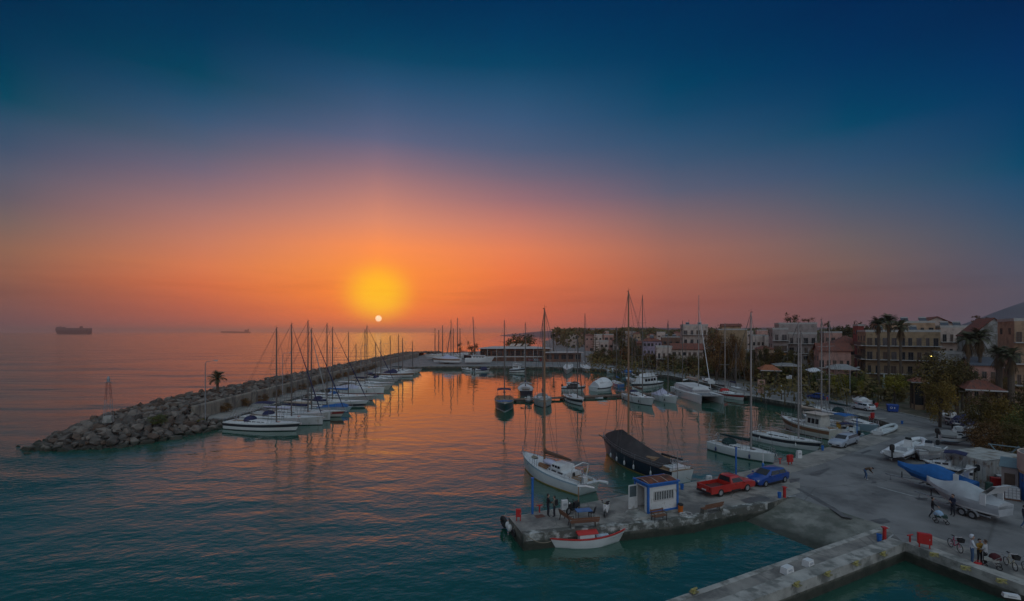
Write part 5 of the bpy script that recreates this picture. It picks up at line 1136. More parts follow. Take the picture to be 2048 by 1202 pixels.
# waterfront restaurant on the far shore: long white roof on posts
t = thing('restaurant', 'long far-shore restaurant under a wide flat white roof', 'restaurant', (XY(1030, 246), 246, QZ), 0)
w = XY(1105, 246) - XY(957, 246); h = ZY(697, 246) - QZ
b = MB(); b.add([(-w / 2, -4, h), (w / 2, -4, h), (w / 2, 12, h), (-w / 2, 12, h), (-w * .3, 4, h + 1.1), (w * .25, 4, h + 1.1)], [(0, 1, 5, 4), (1, 2, 5), (2, 3, 4, 5), (3, 0, 4), (3, 2, 1, 0)]); b.build('roof', mat('pale_sheet_roof', (.44, .40, .38), .7, var=.1), t)
b = MB(); b.box((0, 5, h / 2 - .1), (w * .94, 9, h - .2)); b.build('wall', WM['brown'], t)
for i in range(12): opening(t, -w * .44 + w * .88 * i / 11, .5, h * .62, 2.2, h * .4, 0)
for i in range(9):
    b = MB(); b.box((-w * .49 + w * .98 * i / 8, -3.6, h / 2), (.2, .2, h)); b.build('post', FRAMEW, t)
b = MB(); b.box((0, -3.5, h * .38), (w, .1, .5)); b.build('terrace_rail', SLAB, t)
for k in range(3):
    x = -w * .05 + k * 3.4; b = MB(); b.sheet((x - 1.2, 2, h + 1.0), (x + 1.2, 2, h + 1.0), (x + 2.4, 3.6, h + 2.4), (x, 3.6, h + 2.4), .06); b.build('water_heater', WM['white'], t)
t = thing('restaurant', 'low annex with a white-edged roof right of the restaurant', 'restaurant', (XY(1128, 238), 238, QZ), 0)
w = XY(1168, 238) - XY(1092, 238); h = ZY(706, 238) - QZ
b = MB(); b.box((0, 4, h + .2), (w, 10, .4)); b.build('roof', MATS['pale_sheet_roof'], t); b = MB(); b.box((0, 5, h / 2), (w * .92, 7, h)); b.build('wall', WM['brown'], t)
for i in range(5): opening(t, -w * .38 + w * .76 * i / 4, 1.5, h * .55, 2.4, h * .5, 0)
# distant houses behind
rb = random.Random(5)
for k in range(22):
    px = 1130 + k * 20 + rb.uniform(-6, 6); Y = rb.uniform(330, 520); tp = rb.uniform(662, 671) - (3 if px > 1400 else 0)
    w_ = rb.uniform(12, 22)
    ob = ('red' if rb.random() < .45 else 'flat')
    bb = building('distant hazy house among the trees behind the town', px, px + w_, Y, tp, rb.choice(['white', 'pink', 'beige', 'grey']), 9, 2, 2, 0, 'hip' if ob == 'red' else 'flat', rise=1.6, seed=40 + k, openings=True, group='distant houses behind the town')
# far headland and hill
def hill(pts, thick, m, name='hill'):
    b = MB(); rings = []
    for X_, Y_, z_ in pts:
        rings.append([V((X_, Y_ - thick, -1)), V((X_, Y_ - thick * .45, z_ * .55)), V((X_, Y_, z_)), V((X_, Y_ + thick * .5, z_ * .5)), V((X_, Y_ + thick, -1))])
    b.loft(rings, True, True); return tag(b.build(name, m, None, True), kind='structure')
HM = mat('hazed_hill_scrub', (.10, .095, .115), .95, var=.3, scale=.01)  # scrub with the bluish grey of distance haze put into its colour
Yh = 1180.0
hill([(XY(u, Yh), Yh + q, max(1, ZY(v, Yh))) for u, v, q in ((1900, 662, 0), (1935, 652, 10), (1965, 640, 20), (1990, 627, 10), (2015, 615, 0), (2040, 609, 10), (2075, 600, 20), (2130, 596, 10), (2200, 615, 0))], 150, HM)
hill([(XY(u, 1900), 1900 + q, max(1, ZY(v, 1900))) for u, v, q in ((1000, 671.2, 0), (1030, 667.5, 10), (1065, 664, 0), (1120, 660, 0), (1150, 656, 20), (1180, 656, 10), (1300, 655, 0), (1400, 657, 0), (1560, 655, 0), (1800, 655, 0), (1950, 660, 0))], 120, HM, 'headland')
# ------------------------------------------------------------------ trees and shrubs
def leafm(n, c, v=.5): c = (c[0] * 2.3, c[1] * 1.75, c[2] * 1.2); return mat(n, c, .75, var=v, scale=.45, spec=.25)
LF = {'dark': leafm('dark_foliage', (.035, .038, .018)), 'olive': leafm('olive_foliage', (.046, .044, .018)), 'lime': leafm('lime_foliage', (.085, .095, .018)), 'brown': leafm('brownish_foliage', (.060, .042, .022)), 'green': leafm('green_foliage', (.040, .060, .022)), 'yellow': leafm('yellow_green_foliage', (.070, .060, .018))}
BARK = mat('bark', (.075, .055, .04), .95, var=.35, scale=4, streak=(6, 6, 1)); PALMB = mat('palm_trunk', (.10, .075, .055), .95, var=.35, scale=3, streak=(1, 1, 8)); DEADF = mat('dead_fronds', (.11, .07, .036), .95, var=.35, scale=2); FROND = mat('palm_frond', (.07, .07, .03), .7, var=.3, scale=2)
def crown_mesh(seed, blobs, leaves, size, shape=(1, 1, 1), flat=0.0, hollow=.55, zmin=-1):
    r = random.Random(seed); b = MB(); cs = []
    for i in range(blobs):
        while True:
            p = V((r.uniform(-1, 1), r.uniform(-1, 1), r.uniform(zmin, 1)))
            if .25 < p.length < .82: break
        cs.append((p, r.uniform(.22, .42)))
    vs = b.v; fs = b.f
    for c, q in cs:
        for _ in range(leaves):
            d = V((r.gauss(0, 1), r.gauss(0, 1), r.gauss(0, 1))).normalized()
            p = c + d * q * (hollow + (1.1 - hollow) * r.random())
            u = V((r.gauss(0, 1), r.gauss(0, 1), r.gauss(0, .6))).normalized(); w = d.cross(u)
            if w.length < .1: continue
            w.normalize(); s_ = size * r.uniform(.6, 1.3); u *= s_; w *= s_ * .55
            o = len(vs)
            for a in (p - u, p - w, p + u, p + w): vs.append((a.x * shape[0], a.y * shape[1], a.z * shape[2]))
            fs.append([o, o + 1, o + 2, o + 3]); b.k.append(0)
    me = bpy.data.meshes.new('crown'); me.from_pydata(vs, [], fs); me.update(); return me
CM = {'round': [crown_mesh(i, 16, 75, .085) for i in range(3)], 'fine': [crown_mesh(10 + i, 34, 150, .042) for i in range(3)], 'dome': [crown_mesh(20, 26, 90, .06, zmin=-.1)], 'airy': [crown_mesh(30 + i, 12, 48, .075, hollow=.3) for i in range(3)], 'hedge': [crown_mesh(40 + i, 22, 90, .06, zmin=-.75) for i in range(3)], 'ball': [crown_mesh(50, 46, 70, .055, hollow=.8)]}
CACHE = {}
def cmesh(kind, i, lf):
    k = (kind, i % len(CM[kind]), lf)
    if k not in CACHE:
        me = CM[kind][k[1]].copy(); me.materials.clear(); me.materials.append(LF[lf]); CACHE[k] = me
    return CACHE[k]
TK = [0]
def tree(label, px, Y, top, wpx, lf='dark', kind='round', base=QZ, bottom=None, group='trees of the harbour town', name='tree', cat='tree', deep=1.0, lean=0):
    """top: pixel row of the crown's top, bottom: of its underside, wpx: its width in survey pixels"""
    TK[0] += 1; r = random.Random(TK[0]); x = XY(px, Y); rx = wpx / F * Y / 2 * 1.06; zt = ZY(top, Y); zb = ZY(bottom, Y) if bottom else base + (zt - base) * .35; zb = max(zb, base + .1)
    t = thing(name, label, cat, (x, Y, base), r.uniform(0, .6), group)
    cz = (zt + zb) / 2 - base; rz = (zt - zb) / 2 * 1.12
    if kind == 'dome': cz = zb - base; rz = (zt - zb) * 1.05
    if kind == 'hedge': cz = (zb - base) + (zt - zb) * .42; rz = (zt - zb) * .62
    c = bpy.data.objects.new('crown', cmesh(kind, TK[0], lf)); COL.objects.link(c); c.parent = t; c.location = (0, 0, cz); c.scale = (rx, rx * deep, rz); c.rotation_euler = (0, 0, r.uniform(0, 6.3))
    if deep != 1.0: c.rotation_euler = (0, 0, 0)
    b = MB(); tr = max(.06, min(.35, (zt - base) * .022)); hh = cz + (.2 * rz if kind != 'dome' else .3 * rz)
    b.tube([(0, 0, -.2), (lean * .4, .1 * tr, hh * .5), (lean, 0, hh)], [tr * 1.25, tr, tr * .55], 7)
    for k in range(5):
        a = 6.28 * k / 5 + r.uniform(0, 1); q = r.uniform(.4, .75); z0 = hh * r.uniform(.45, .8)
        b.tube([(lean * .6, 0, z0), (rx * q * .5 * cos(a), rx * deep * q * .5 * sin(a), z0 + (cz - z0) * .5 + rz * .2), (rx * q * cos(a), rx * deep * q * sin(a), cz + rz * r.uniform(-.1, .4))], [tr * .6, tr * .35, tr * .12], 5)
    b.build('trunk', BARK, t, True)
    return t
def palm_meshes(seed, n=46, skirt=60):
    r = random.Random(seed); b = MB(); g = MB()
    def frond(mb, az, up, L, droop, dry):
        d = V((cos(az), sin(az), 0)); p0 = V((0, 0, 0)); rib = []
        for i in range(8):
            u = i / 7; a = up - droop * u * u * 1.2; rib.append(p0.copy()); p0 = p0 + (d * cos(a) + V((0, 0, sin(a)))) * (L / 7)
        side = d.cross(V((0, 0, 1)))
        for i in range(1, 8):
            u = i / 7; ln = L * (.42 * (1 - abs(u - .62) * 1.1)); tang = (rib[i] - rib[i - 1]).normalized()
            for s_ in (1, -1):
                for q in (0, .5):
                    o = rib[i - 1].lerp(rib[i], q); tip = o + (side * s_ * .75 + tang * .75 - V((0, 0, .25 + (.5 if dry else 0)))).normalized() * ln
                    wv = tang * (L * .034); mb.add([o - wv, o + wv, tip], [(0, 1, 2)])
        for i in range(7): mb.add([rib[i] - side * .02, rib[i] + side * .02, rib[i + 1] + side * .015, rib[i + 1] - side * .015], [(0, 1, 2, 3)])
    for k in range(n): frond(b, 2.4 * k + r.uniform(-.2, .2), R(r.uniform(-15, 80)), r.uniform(.8, 1.05), r.uniform(.9, 1.7), False)
    for k in range(skirt): frond(g, 2.4 * k + r.uniform(-.2, .2), R(r.uniform(-88, -40)), r.uniform(.6, 1.0), r.uniform(.2, .5), True)
    me = b.mesh('crown'); me.materials.append(FROND); ms = g.mesh('dry_skirt'); ms.materials.append(DEADF); return me, ms
PALMS = [palm_meshes(1), palm_meshes(2), palm_meshes(3, 40, 40)]
def palm(label, px, Y, top, rpx, base=QZ, skirt=1.0, lean=0.0, i=0, stocky=False, group='fan palms by the harbour'):
    x = XY(px, Y); zt = ZY(top, Y) - base; rr_ = rpx / F * Y; zc = zt - rr_ * .78
    t = thing('palm_tree', label, 'palm tree', (x, Y, base), i * 1.3, group)
    c = bpy.data.objects.new('crown', PALMS[i % 3][0]); COL.objects.link(c); c.parent = t; c.location = (lean, 0, zc); c.scale = (rr_,) * 3
    if skirt: s_ = bpy.data.objects.new('dry_skirt', PALMS[i % 3][1]); COL.objects.link(s_); s_.parent = t; s_.location = (lean, 0, zc); s_.scale = (rr_ * .62 * skirt, rr_ * .62 * skirt, rr_ * 1.25 * skirt)
    b = MB(); q = .42 if stocky else .26; pts = [(lean * (k / 7) ** 1.5, 0, -.2 + (zc + .25) * k / 7) for k in range(8)]
    b.tube(pts, [q * 1.35, q * 1.02, q * 1.06, q, q * 1.04, q, q * 1.06, q * .9], 9); b.build('trunk', PALMB, t, True); return t
palm('short fan palm standing behind the breakwater wall', 435, 104, 741, 20, base=3.2, skirt=.55, i=2)
palm('left of the three tall palms before the apartment block', 1757, 117, 633, 19, i=0); palm('tallest of the three palms before the apartment block', 1778, 116, 626, 20, i=1, lean=.3); palm('right of the three palms, with the bushiest dry skirt', 1801, 115, 637, 20, i=2, skirt=1.25)
palm('broad palm left of a pair before the stained white wall', 1936, 100, 661, 23, i=1, skirt=1.3); palm('broad palm right of a pair before the stained white wall', 1960, 99, 656, 24, i=0, skirt=1.35)
palm('stocky palm by the street lamp, left of two', 1998, 80, 690, 22, i=0, skirt=1.4, stocky=True); palm('stocky palm at the right edge, with a shaggy trunk', 2022, 78, 692, 24, i=2, skirt=1.5, stocky=True)
palm('small palm crown above the apartment roof terrace', 1845, 146, 636, 11, i=1, skirt=.5); palm('round-headed palm behind the far-shore restaurant', 1107, 262, 666, 9, i=0, skirt=.8)
tree('broad umbrella pine behind the far-shore restaurant', 1043, 258, 667, 66, 'dark', 'dome', bottom=690)
tree('bushy tree beside the laid-up yachts on the far yard', 944, 232, 678, 26, 'brown', 'airy', bottom=712); tree('small scrubby tree left of the bushy tree', 920, 240, 684, 14, 'brown', 'airy', bottom=704)
tree('dark dense poplar among the far houses', 1244, 248, 654, 30, 'dark', 'round', bottom=702); tree('dark tree close behind the tallest wooden mast', 1265, 244, 664, 18, 'dark', 'round', bottom=712)
t = thing('conifer', 'narrow tiered araucaria left of the pink house', 'conifer', (XY(1191, 262), 262, QZ), 0)
b = MB(); b.tube([(0, 0, 0), (0, 0, ZY(655, 262) - QZ)], [.3, .05], 6); b.build('trunk', BARK, t)
b = MB(); h_ = ZY(655, 262) - QZ
for k in range(11):
    z_ = h_ * (.25 + .72 * k / 10); q = 3.2 * (1 - k / 11.5)
    for a in range(7):
        an = a * .9 + k; d = V((cos(an), sin(an), 0)); s_ = V((-sin(an), cos(an), 0)); b.add([V((0, 0, z_)), V((0, 0, z_)) + d * q * .5 + s_ * q * .16 - V((0, 0, .1)), V((0, 0, z_)) + d * q + V((0, 0, .25)), V((0, 0, z_)) + d * q * .5 - s_ * q * .16 - V((0, 0, .1))], [(0, 1, 2, 3)])
b.build('crown', LF['dark'], t)
tree('large feathery brown tree left of the beige block', 1433, 150, 660, 52, 'brown', 'fine', bottom=744); tree('large feathery brown tree right of the beige block', 1470, 146, 672, 40, 'brown', 'fine', bottom=742)
tree('tall airy eucalyptus rising over the grey block', 1581, 210, 621, 30, 'dark', 'airy', bottom=655); tree('lower airy eucalyptus over the grey block', 1617, 214, 634, 30, 'brown', 'airy', bottom=655)
for k, (u, v, w_, kd) in enumerate([(1655, 641, 20, 'airy'), (1668, 648, 14, 'airy'), (1690, 650, 38, 'round'), (1712, 640, 24, 'round'), (1728, 637, 22, 'airy'), (1744, 640, 18, 'airy')]):
    tree(['loose eucalyptus beside the pink house roof', 'thin eucalyptus next to a loose one', 'broad dark tree behind the red hipped roof', 'dense tree behind a bare mast', 'airy tree left of the tall palms', 'airy treetop closest to the tall palms'][k], u, 185 + k * 2, v, w_, 'dark', kd, bottom=685)
tree('dark tree on the skyline left of the stained wall', 1952, 150, 630, 22, 'brown', 'airy', bottom=650); tree('second dark tree on the skyline by the stained wall', 1966, 152, 629, 16, 'brown', 'airy', bottom=648)
tree('clipped round lime-green tree by the cafe terrace', 1674, 110, 745, 40, 'lime', 'ball', bottom=785); tree('clipped round lime-green tree beside the closed parasol', 1789, 100, 745, 42, 'lime', 'ball', bottom=782); tree('small cone of clipped lime foliage by the terrace', 1721, 102, 757, 13, 'lime', 'ball', bottom=788)
tree('large dark olive tree below the tall palms', 1884, 86, 706, 92, 'olive', 'fine', bottom=806); tree('dark tree above the tavern roof', 1925, 92, 722, 50, 'dark', 'fine', bottom=790)
tree('yellow-green shrubby tree at the roadside', 1880, 76, 752, 66, 'yellow', 'fine', bottom=838, deep=.8); tree('pale olive tree with bare stems beside the tarpaulined boat', 1962, 64, 786, 66, 'olive', 'fine', bottom=868)
SH = 'shrubs along the harbour road'
for k, a in enumerate([(2010, 60, 800, 60, 'yellow', 900, 'tall yellow-green shrub at the foot of the street lamp'), (2042, 56, 815, 60, 'green', 905, 'leafy green shrub at the right edge'), (1985, 57, 842, 74, 'brown', 912, 'wide brownish shrub over the containers'), (2035, 52, 850, 66, 'olive', 915, 'olive shrub touching the right edge above the shed'), (1950, 63, 852, 40, 'brown', 890, 'brown shrub behind the sports boat'), (2066, 60, 760, 70, 'dark', 890, 'dark tree mass beyond the right edge')]):
    tree(a[6], a[0], a[1], a[2], a[3], a[4], 'fine', bottom=a[5], group=SH, name='shrub', cat='shrub')
hd = random.Random(3); hn = 0
HL = ['low dark hedge clump below the far houses', 'reddish hedge clump below the far houses', 'olive hedge clump behind the far quay', 'dark bush behind the flat-roofed trawler', 'dense bush along the road behind the ketch', 'olive bush behind the lilac awning', 'dark bush above the catamaran', 'leafy bush right of the catamaran mast', 'green bush behind the red canvas', 'tall bush left of the notice board', 'olive bush behind the notice board', 'dark bush left of the signal board', 'brown bush behind the signal board', 'bush left of the blue parked car', 'hedge clump behind the blue parked car', 'brown hedge clump right of the blue parked car', 'hedge clump behind the green boom cover', 'tall bush behind the speedboat', 'dark bush beside the speedboat', 'olive bush left of the blue bin', 'dark bush behind the blue bin', 'green hedge right of the blue bin', 'brown hedge at the kiosk', 'dark hedge right of the kiosk', 'hedge below the yellow-green tree', 'dark hedge beside the roadside trailer']
for k in range(26):
    px = 1196 + 27.5 * k + hd.uniform(-5, 5); ky = 727 + (px - 1196) * .118 + (px - 1196) ** 2 * .00004; Y0 = F * (H - QZ) / (ky - HY) + hd.uniform(3.5, 6)
    hgt = hd.uniform(2.0, 3.6) + (1.0 if 1370 < px < 1560 else 0); tp = HY + (H - QZ - hgt) * F / Y0
    tree(HL[k], px, Y0, tp, hd.uniform(30, 44), hd.choice(['dark', 'olive', 'brown', 'green', 'olive']), 'hedge', bottom=ky - 4, group='hedge clumps behind the harbour road', name='bush', cat='bush', deep=.6)
tree('shaggy green shrub growing among the breakwater boulders', 316, 74, 829, 40, 'green', 'hedge', base=2.2, bottom=850, group='shrubs on the breakwater', name='shrub', cat='shrub'); tree('tiny green shrub beside the end of the sea wall', 403, 80, 838, 20, 'lime', 'hedge', base=1.3, bottom=849, group='shrubs on the breakwater', name='shrub', cat='shrub')
for k in range(16):
    y_ = 90 + k * 7; tree('dry brown weeds at the foot of the sea wall', CX + (wx(y_) + 1.0) / y_ * F, y_, HY + (H - 3.0) * F / y_, 2.6 / y_ * F, 'brown', 'hedge', base=QZ, bottom=HY + (H - 1.2) * F / y_, group='weeds along the sea wall', name='weed_clump', cat='weeds', deep=.5)
# fuller greenery between the houses
gr = random.Random(21)
for k in range(34):
    px = 1196 + k * 13.5 + gr.uniform(-6, 6); Y = gr.uniform(185, 250) if px < 1420 else gr.uniform(150, 180); tp = gr.uniform(688, 712)
    tree('leafy tree among the houses behind the far harbour road', px, Y, tp, gr.uniform(16, 30), gr.choice(['dark', 'brown', 'olive']), 'round', bottom=gr.uniform(735, 745), group='trees among the far houses')
for k in range(26):
    px = 1640 + k * 15.5 + gr.uniform(-6, 6); Y = gr.uniform(112, 124) - max(0, px - 1850) * .12; tp = gr.uniform(742, 772)
    tree('dark leafy tree in the gardens below the apartment blocks', px, Y, tp, gr.uniform(28, 46), gr.choice(['dark', 'brown', 'olive', 'green']), 'fine', bottom=tp + 50, group='garden trees below the apartments')
for k in range(30):
    px = 1300 + k * 11.6 + gr.uniform(-5, 5); ky = 727 + (px - 1196) * .118 + (px - 1196) ** 2 * .00004; Y = F * (H - QZ) / (ky - HY) + gr.uniform(8, 13); ht = gr.uniform(3.6, 6.5)
    tree('rounded dark tree in the belt behind the far quay', px, Y, HY + (H - QZ - ht) * F / Y, gr.uniform(26, 42), gr.choice(['dark', 'brown', 'olive', 'olive', 'green']), 'fine', bottom=ky - 10, group='tree belt behind the far quay')
# distant woods that read as one mass
b = MB(); fr = random.Random(9)
for k in range(1500):
    px = fr.uniform(1112, 1990); Y = fr.uniform(430, 760); tp = 661 - 4 * abs(sin(px * .021)) - 3 * abs(sin(px * .063 + 1)) + fr.uniform(0, 9)
    x = XY(px, Y); z = ZY(tp, Y); q = fr.uniform(1.6, 3.2)
    for _ in range(9):
        p = V((x + fr.gauss(0, q * .8), Y + fr.gauss(0, q), z - abs(fr.gauss(0, q)) if _ < 5 else fr.uniform(1, z))); u = V((fr.gauss(0, 1), fr.gauss(0, 1), fr.gauss(0, 1))).normalized() * q * .8; w = u.orthogonal().normalized() * q * .6
        b.add([p - u, p - w, p + u, p + w], [(0, 1, 2, 3)])
    if k % 3 == 0: b.tube([(x, Y, 0), (x, Y, z)], [.5, .3], 4, False)
me = bpy.data.meshes.new('far_woodland'); me.from_pydata(b.v, [], b.f); me.materials.append(LF['dark']); o = bpy.data.objects.new('far_woodland', me); COL.objects.link(o)
tag(o, 'distant dark line of trees along the hazy skyline', 'woodland', kind='stuff')
b = MB(); fr = random.Random(19)
for k in range(900):
    px = fr.uniform(1180, 2060); Y = fr.uniform(150, 320) if px < 1500 else fr.uniform(95, 260); z = QZ + fr.uniform(.5, 4.5); x = XY(px, Y); q = fr.uniform(.7, 1.5)
    for _ in range(14):
        p = V((x + fr.gauss(0, q), Y + fr.gauss(0, q), max(QZ + .1, z + fr.gauss(0, q * .7)))); u = V((fr.gauss(0, 1), fr.gauss(0, 1), fr.gauss(0, 1))).normalized() * .5; w = u.orthogonal().normalized() * .33
        b.add([p - u, p - w, p + u, p + w], [(0, 1, 2, 3)])
    if k % 2: b.tube([(x, Y, QZ - .1), (x, Y, z)], [.12, .06], 4, False)
me = bpy.data.meshes.new('garden_undergrowth'); me.from_pydata(b.v, [], b.f); me.materials.append(LF['olive']); o = bpy.data.objects.new('garden_undergrowth', me); COL.objects.link(o)
tag(o, 'tangled garden greenery between the town houses', 'undergrowth', kind='stuff')
# ------------------------------------------------------------------ vehicles
def paint(n, c): return mat(n, c, .32, var=.05, coat=.5, spec=.5)
LAMP = mat('headlamp', (.5, .5, .5), .1); TAIL = mat('tail_lamp', (.30, .012, .01), .25); PLATE = mat('number_plate', (.55, .55, .52), .5); TRIM = mat('black_trim', (.02, .02, .022), .6)
def car(label, rear, front, m, kind='hatch', group='parked cars', z=QZ, kx=None, w=1.72):
    """rear, front: where the two near-side wheels meet the ground"""
    P = G(*front, z) if not isinstance(front, V) else front; Q = G(*rear, z) if not isinstance(rear, V) else rear
    d = P - Q; wb = d.length; ang = atan2(d.y, d.x); d.normalize(); nn = V((-d.y, d.x, 0))
    if nn.dot(V((0, 0, 0)) - P) > 0: nn = -nn                          # away from the viewer
    mid = (P + Q) / 2 + nn * (w / 2 - .05)
    base_wb = {'hatch': 2.5, 'wagon': 2.7, 'pickup': 2.9}[kind]; k = max(.9, min(1.35, wb / base_wb)) if kx is None else kx
    t = thing('pickup_truck' if kind == 'pickup' else 'parked_car', label, 'pickup truck' if kind == 'pickup' else 'car', (mid.x, mid.y, z + .016), ang, group)
    W_ = w / 2
    ST = {'hatch': [(2.0, .34, .55, .58, .62, .5), (1.92, .24, .66, .70, .78, .6), (1.55, .2, .78, .83, .84, .68), (.98, .2, .88, .94, .86, .72), (.22, .2, .93, 1.44, .86, .60), (-.55, .2, .95, 1.50, .86, .61), (-1.45, .21, .97, 1.40, .85, .58), (-1.86, .26, .97, 1.0, .82, .66), (-1.98, .36, .8, .84, .76, .6)],
          'wagon': [(2.3, .34, .55, .58, .64, .5), (2.22, .24, .66, .70, .80, .6), (1.8, .2, .80, .85, .85, .7), (1.02, .2, .90, .95, .87, .73), (.25, .2, .93, 1.40, .87, .62), (-.7, .2, .94, 1.45, .87, .63), (-1.85, .22, .95, 1.36, .86, .60), (-2.2, .27, .95, .99, .82, .66), (-2.32, .36, .8, .84, .76, .6)],
          'pickup': [(2.45, .40, .72, .76, .74, .6), (2.38, .32, .84, .88, .82, .7), (1.9, .3, .95, 1.0, .85, .72), (1.25, .3, 1.0, 1.06, .86, .74), (.72, .3, 1.0, 1.58, .86, .62), (.1, .3, 1.0, 1.62, .86, .63), (-.22, .3, 1.0, 1.56, .86, .62), (-.30, .3, .98, 1.02, .86, .74)]}[kind]
    ST = [(a * k, b_, c, e, f, g) for a, b_, c, e, f, g in ST]
    b = MB(); b.loft([[V((x, y, zz)) for y, zz in ((f * .92, zb), (f, zb + .16), (f * 1.01, (zb + be) / 2 + .05), (f, be), (g, ro - .05), (g * .86, ro), (-g * .86, ro), (-g, ro - .05), (-f, be), (-f * 1.01, (zb + be) / 2 + .05), (-f, zb + .16), (-f * .92, zb))] for x, zb, be, ro, f, g in ST]); body = b.build('body', m, t, True)
    i0 = 3; S0, S1 = ST[i0], ST[i0 + 1]; SR = ST[-3] if kind != 'pickup' else ST[-2]; SE = ST[-2] if kind != 'pickup' else ST[-1]
    def cross(a, c, u0, u1, name):
        def pt(u, s_):
            x = a[0] + (c[0] - a[0]) * u; zz = a[3] + (c[3] - a[3]) * u; g = (a[5] + (c[5] - a[5]) * u) * .86
            return V((x, s_ * g, zz))
        nrm = (pt(1, 1) - pt(0, 1)).cross(V((0, -1, 0))).normalized(); 
        if nrm.z < 0: nrm = -nrm
        q = MB(); vs = [pt(u0, 1), pt(u0, -1), pt(u1, -1), pt(u1, 1)]; q.loft([[v - nrm * .01 for v in vs], [v + nrm * .012 for v in vs]]); q.build(name, GLASS, t)
    cross(S0, S1, .10, .93, 'windscreen'); cross(SE, SR, .12, .9, 'rear_window')
    sides = ST[i0 + 1:-2] if kind != 'pickup' else ST[i0 + 1:-1]
    for s_ in (1, -1):
        fr = S1; x0 = S1[0] + (S0[0] - S1[0]) * .45
        xs = [(sides[0][0] + .05, sides[0][0] - (sides[0][0] - sides[-1][0]) * .46)] + ([(sides[0][0] - (sides[0][0] - sides[-1][0]) * .50, sides[-1][0] + .04)] if kind != 'pickup' else [])
        if kind == 'pickup': xs = [(sides[0][0] + .0, sides[-1][0] + .12)]
        for j, (xa, xb) in enumerate(xs):
            f, g, be = .86, .61, .95 if kind != 'pickup' else 1.01; ro = 1.40 if kind != 'pickup' else 1.50
            ext_ = .34 if j == 0 else 0.0
            q = MB(); fr_ = lambda zz: f + (g - f) * (zz - be) / (ro + .04 - be)
            vs = [V((xa + ext_, s_ * (fr_(be + .05)), be + .05)), V((xb, s_ * fr_(be + .05), be + .05)), V((xb, s_ * fr_(ro - .08), ro - .08)), V((xa - .02, s_ * fr_(ro - .08), ro - .08))]
            o_ = V((0, .03 * s_, .008)); q.loft([[v - o_ * .3 for v in vs], [v + o_ for v in vs]]); q.build('side_window', GLASS, t)
    L0, L1 = ST[0][0], ST[-1][0]
    for s_ in (1, -1):
        q = MB(); q.box((0, s_ * .80, ST[4][1] + .05), ((L0 - L1) * .52, .1, .14)); q.build('sill', TRIM, t)
        for x_ in ([.15, -.95] if kind != 'pickup' else [.15]): q = MB(); q.box((x_ * k, s_ * .885, .84 if kind != 'pickup' else .92), (.2, .03, .04)); q.build('door_handle', TRIM, t)
    if kind == 'pickup':
        xb, xe = -.32 * k, -2.45 * k; L1 = xe
        q = MB(); q.box(((xb + xe) / 2, 0, .62), (xb - xe, 1.62, .1)); q.build('bed_floor', mat('bed_liner', (.10, .025, .02), .7, var=.3), t)
        for s_ in (1, -1): q = MB(); q.box(((xb + xe) / 2, s_ * .83, .68), (xb - xe, .1, .66), top=(1, .8)); q.build('bed_side', m, t)
        q = MB(); q.box((xe + .03, 0, .72), (.07, 1.56, .58)); q.build('tailgate', m, t); q = MB(); q.box((xe - .06, 0, .42), (.14, 1.6, .14)); q.build('bumper', TRIM, t)
    for s_ in (1, -1):
        q = MB(); q.box((L0 - .10 * k, s_ * .58, .62 if kind != 'pickup' else .78), (.18, .28, .13), rz=-.35 * s_); q.build('headlight', LAMP, t)
        q = MB(); q.box((L1 + .06, s_ * .68, .82 if kind != 'pickup' else .8), (.14, .16, .24)); q.build('tail_light', TAIL, t)
        q = MB(); q.box((S0[0] - .25, s_ * .97, 1.0), (.12, .18, .12)); q.build('wing_mirror', m, t)
    q = MB(); q.box((L0 - .02, 0, .42), (.08, .5, .12)); q.build('number_plate', PLATE, t); q = MB(); q.box((L1 + .0, 0, .6), (.06, .5, .12)); q.build('number_plate', PLATE, t)
    q = MB(); q.box((L0 - .06, 0, .42), (.14, 1.2, .16)); q.build('grille', TRIM, t)
    r = .31 if kind != 'pickup' else .36
    for x in (base_wb / 2 * k, -base_wb / 2 * k):
        for s_ in (1, -1): wheel(t, (x, s_ * (.80), r), r, .2)
    return t
car('red pickup truck with an empty open bed on the pier', (1441, 993.5), (1494, 983), paint('red_car_paint', (.42, .022, .015)), 'pickup')
car('bright blue hatchback parked nose to nose with the red pickup', (1569, 965), (1531, 974), paint('blue_car_paint', (.008, .05, .24)), 'hatch')
car('silver estate car parked on the quay by the old motor sailer', (1713, 888), (1690, 896), paint('silver_car_paint', (.36, .39, .44)), 'wagon')
car('white hatchback parked on the road by the blue bin', (1730, 822), (1709.5, 818), paint('white_car_paint', (.62, .62, .63)), 'hatch', kx=1.05)
car('dark blue car parked at the kerb below the lime tree', (1640, 800), (1622, 797.5), paint('blue_car_paint', (.008, .05, .24)), 'hatch', kx=1.05)
for k, (u, mm, nm) in enumerate([(1062, 'dark_red_car', 'dark red car at the left end of the far car park'), (1074, 'grey_car', 'grey car in the far car park, second along'), (1087, 'red2_car', 'red car in the middle of the far car park'), (1113, 'pale_car', 'white car in the far car park'), (1127, 'tan_car', 'tan car near the right end of the far car park'), (1142, 'black_car', 'dark car at the right end of the far car park')]):
    c_ = [(.18, .03, .03), (.2, .2, .2), (.3, .03, .02), (.6, .6, .6), (.3, .25, .2), (.03, .03, .03)][k]
    car(nm, V((XY(u - 4, 241), 241, QZ)), V((XY(u + 5, 242), 242, QZ)), paint(mm, c_), 'hatch', kx=1.0, group='cars in the far car park')
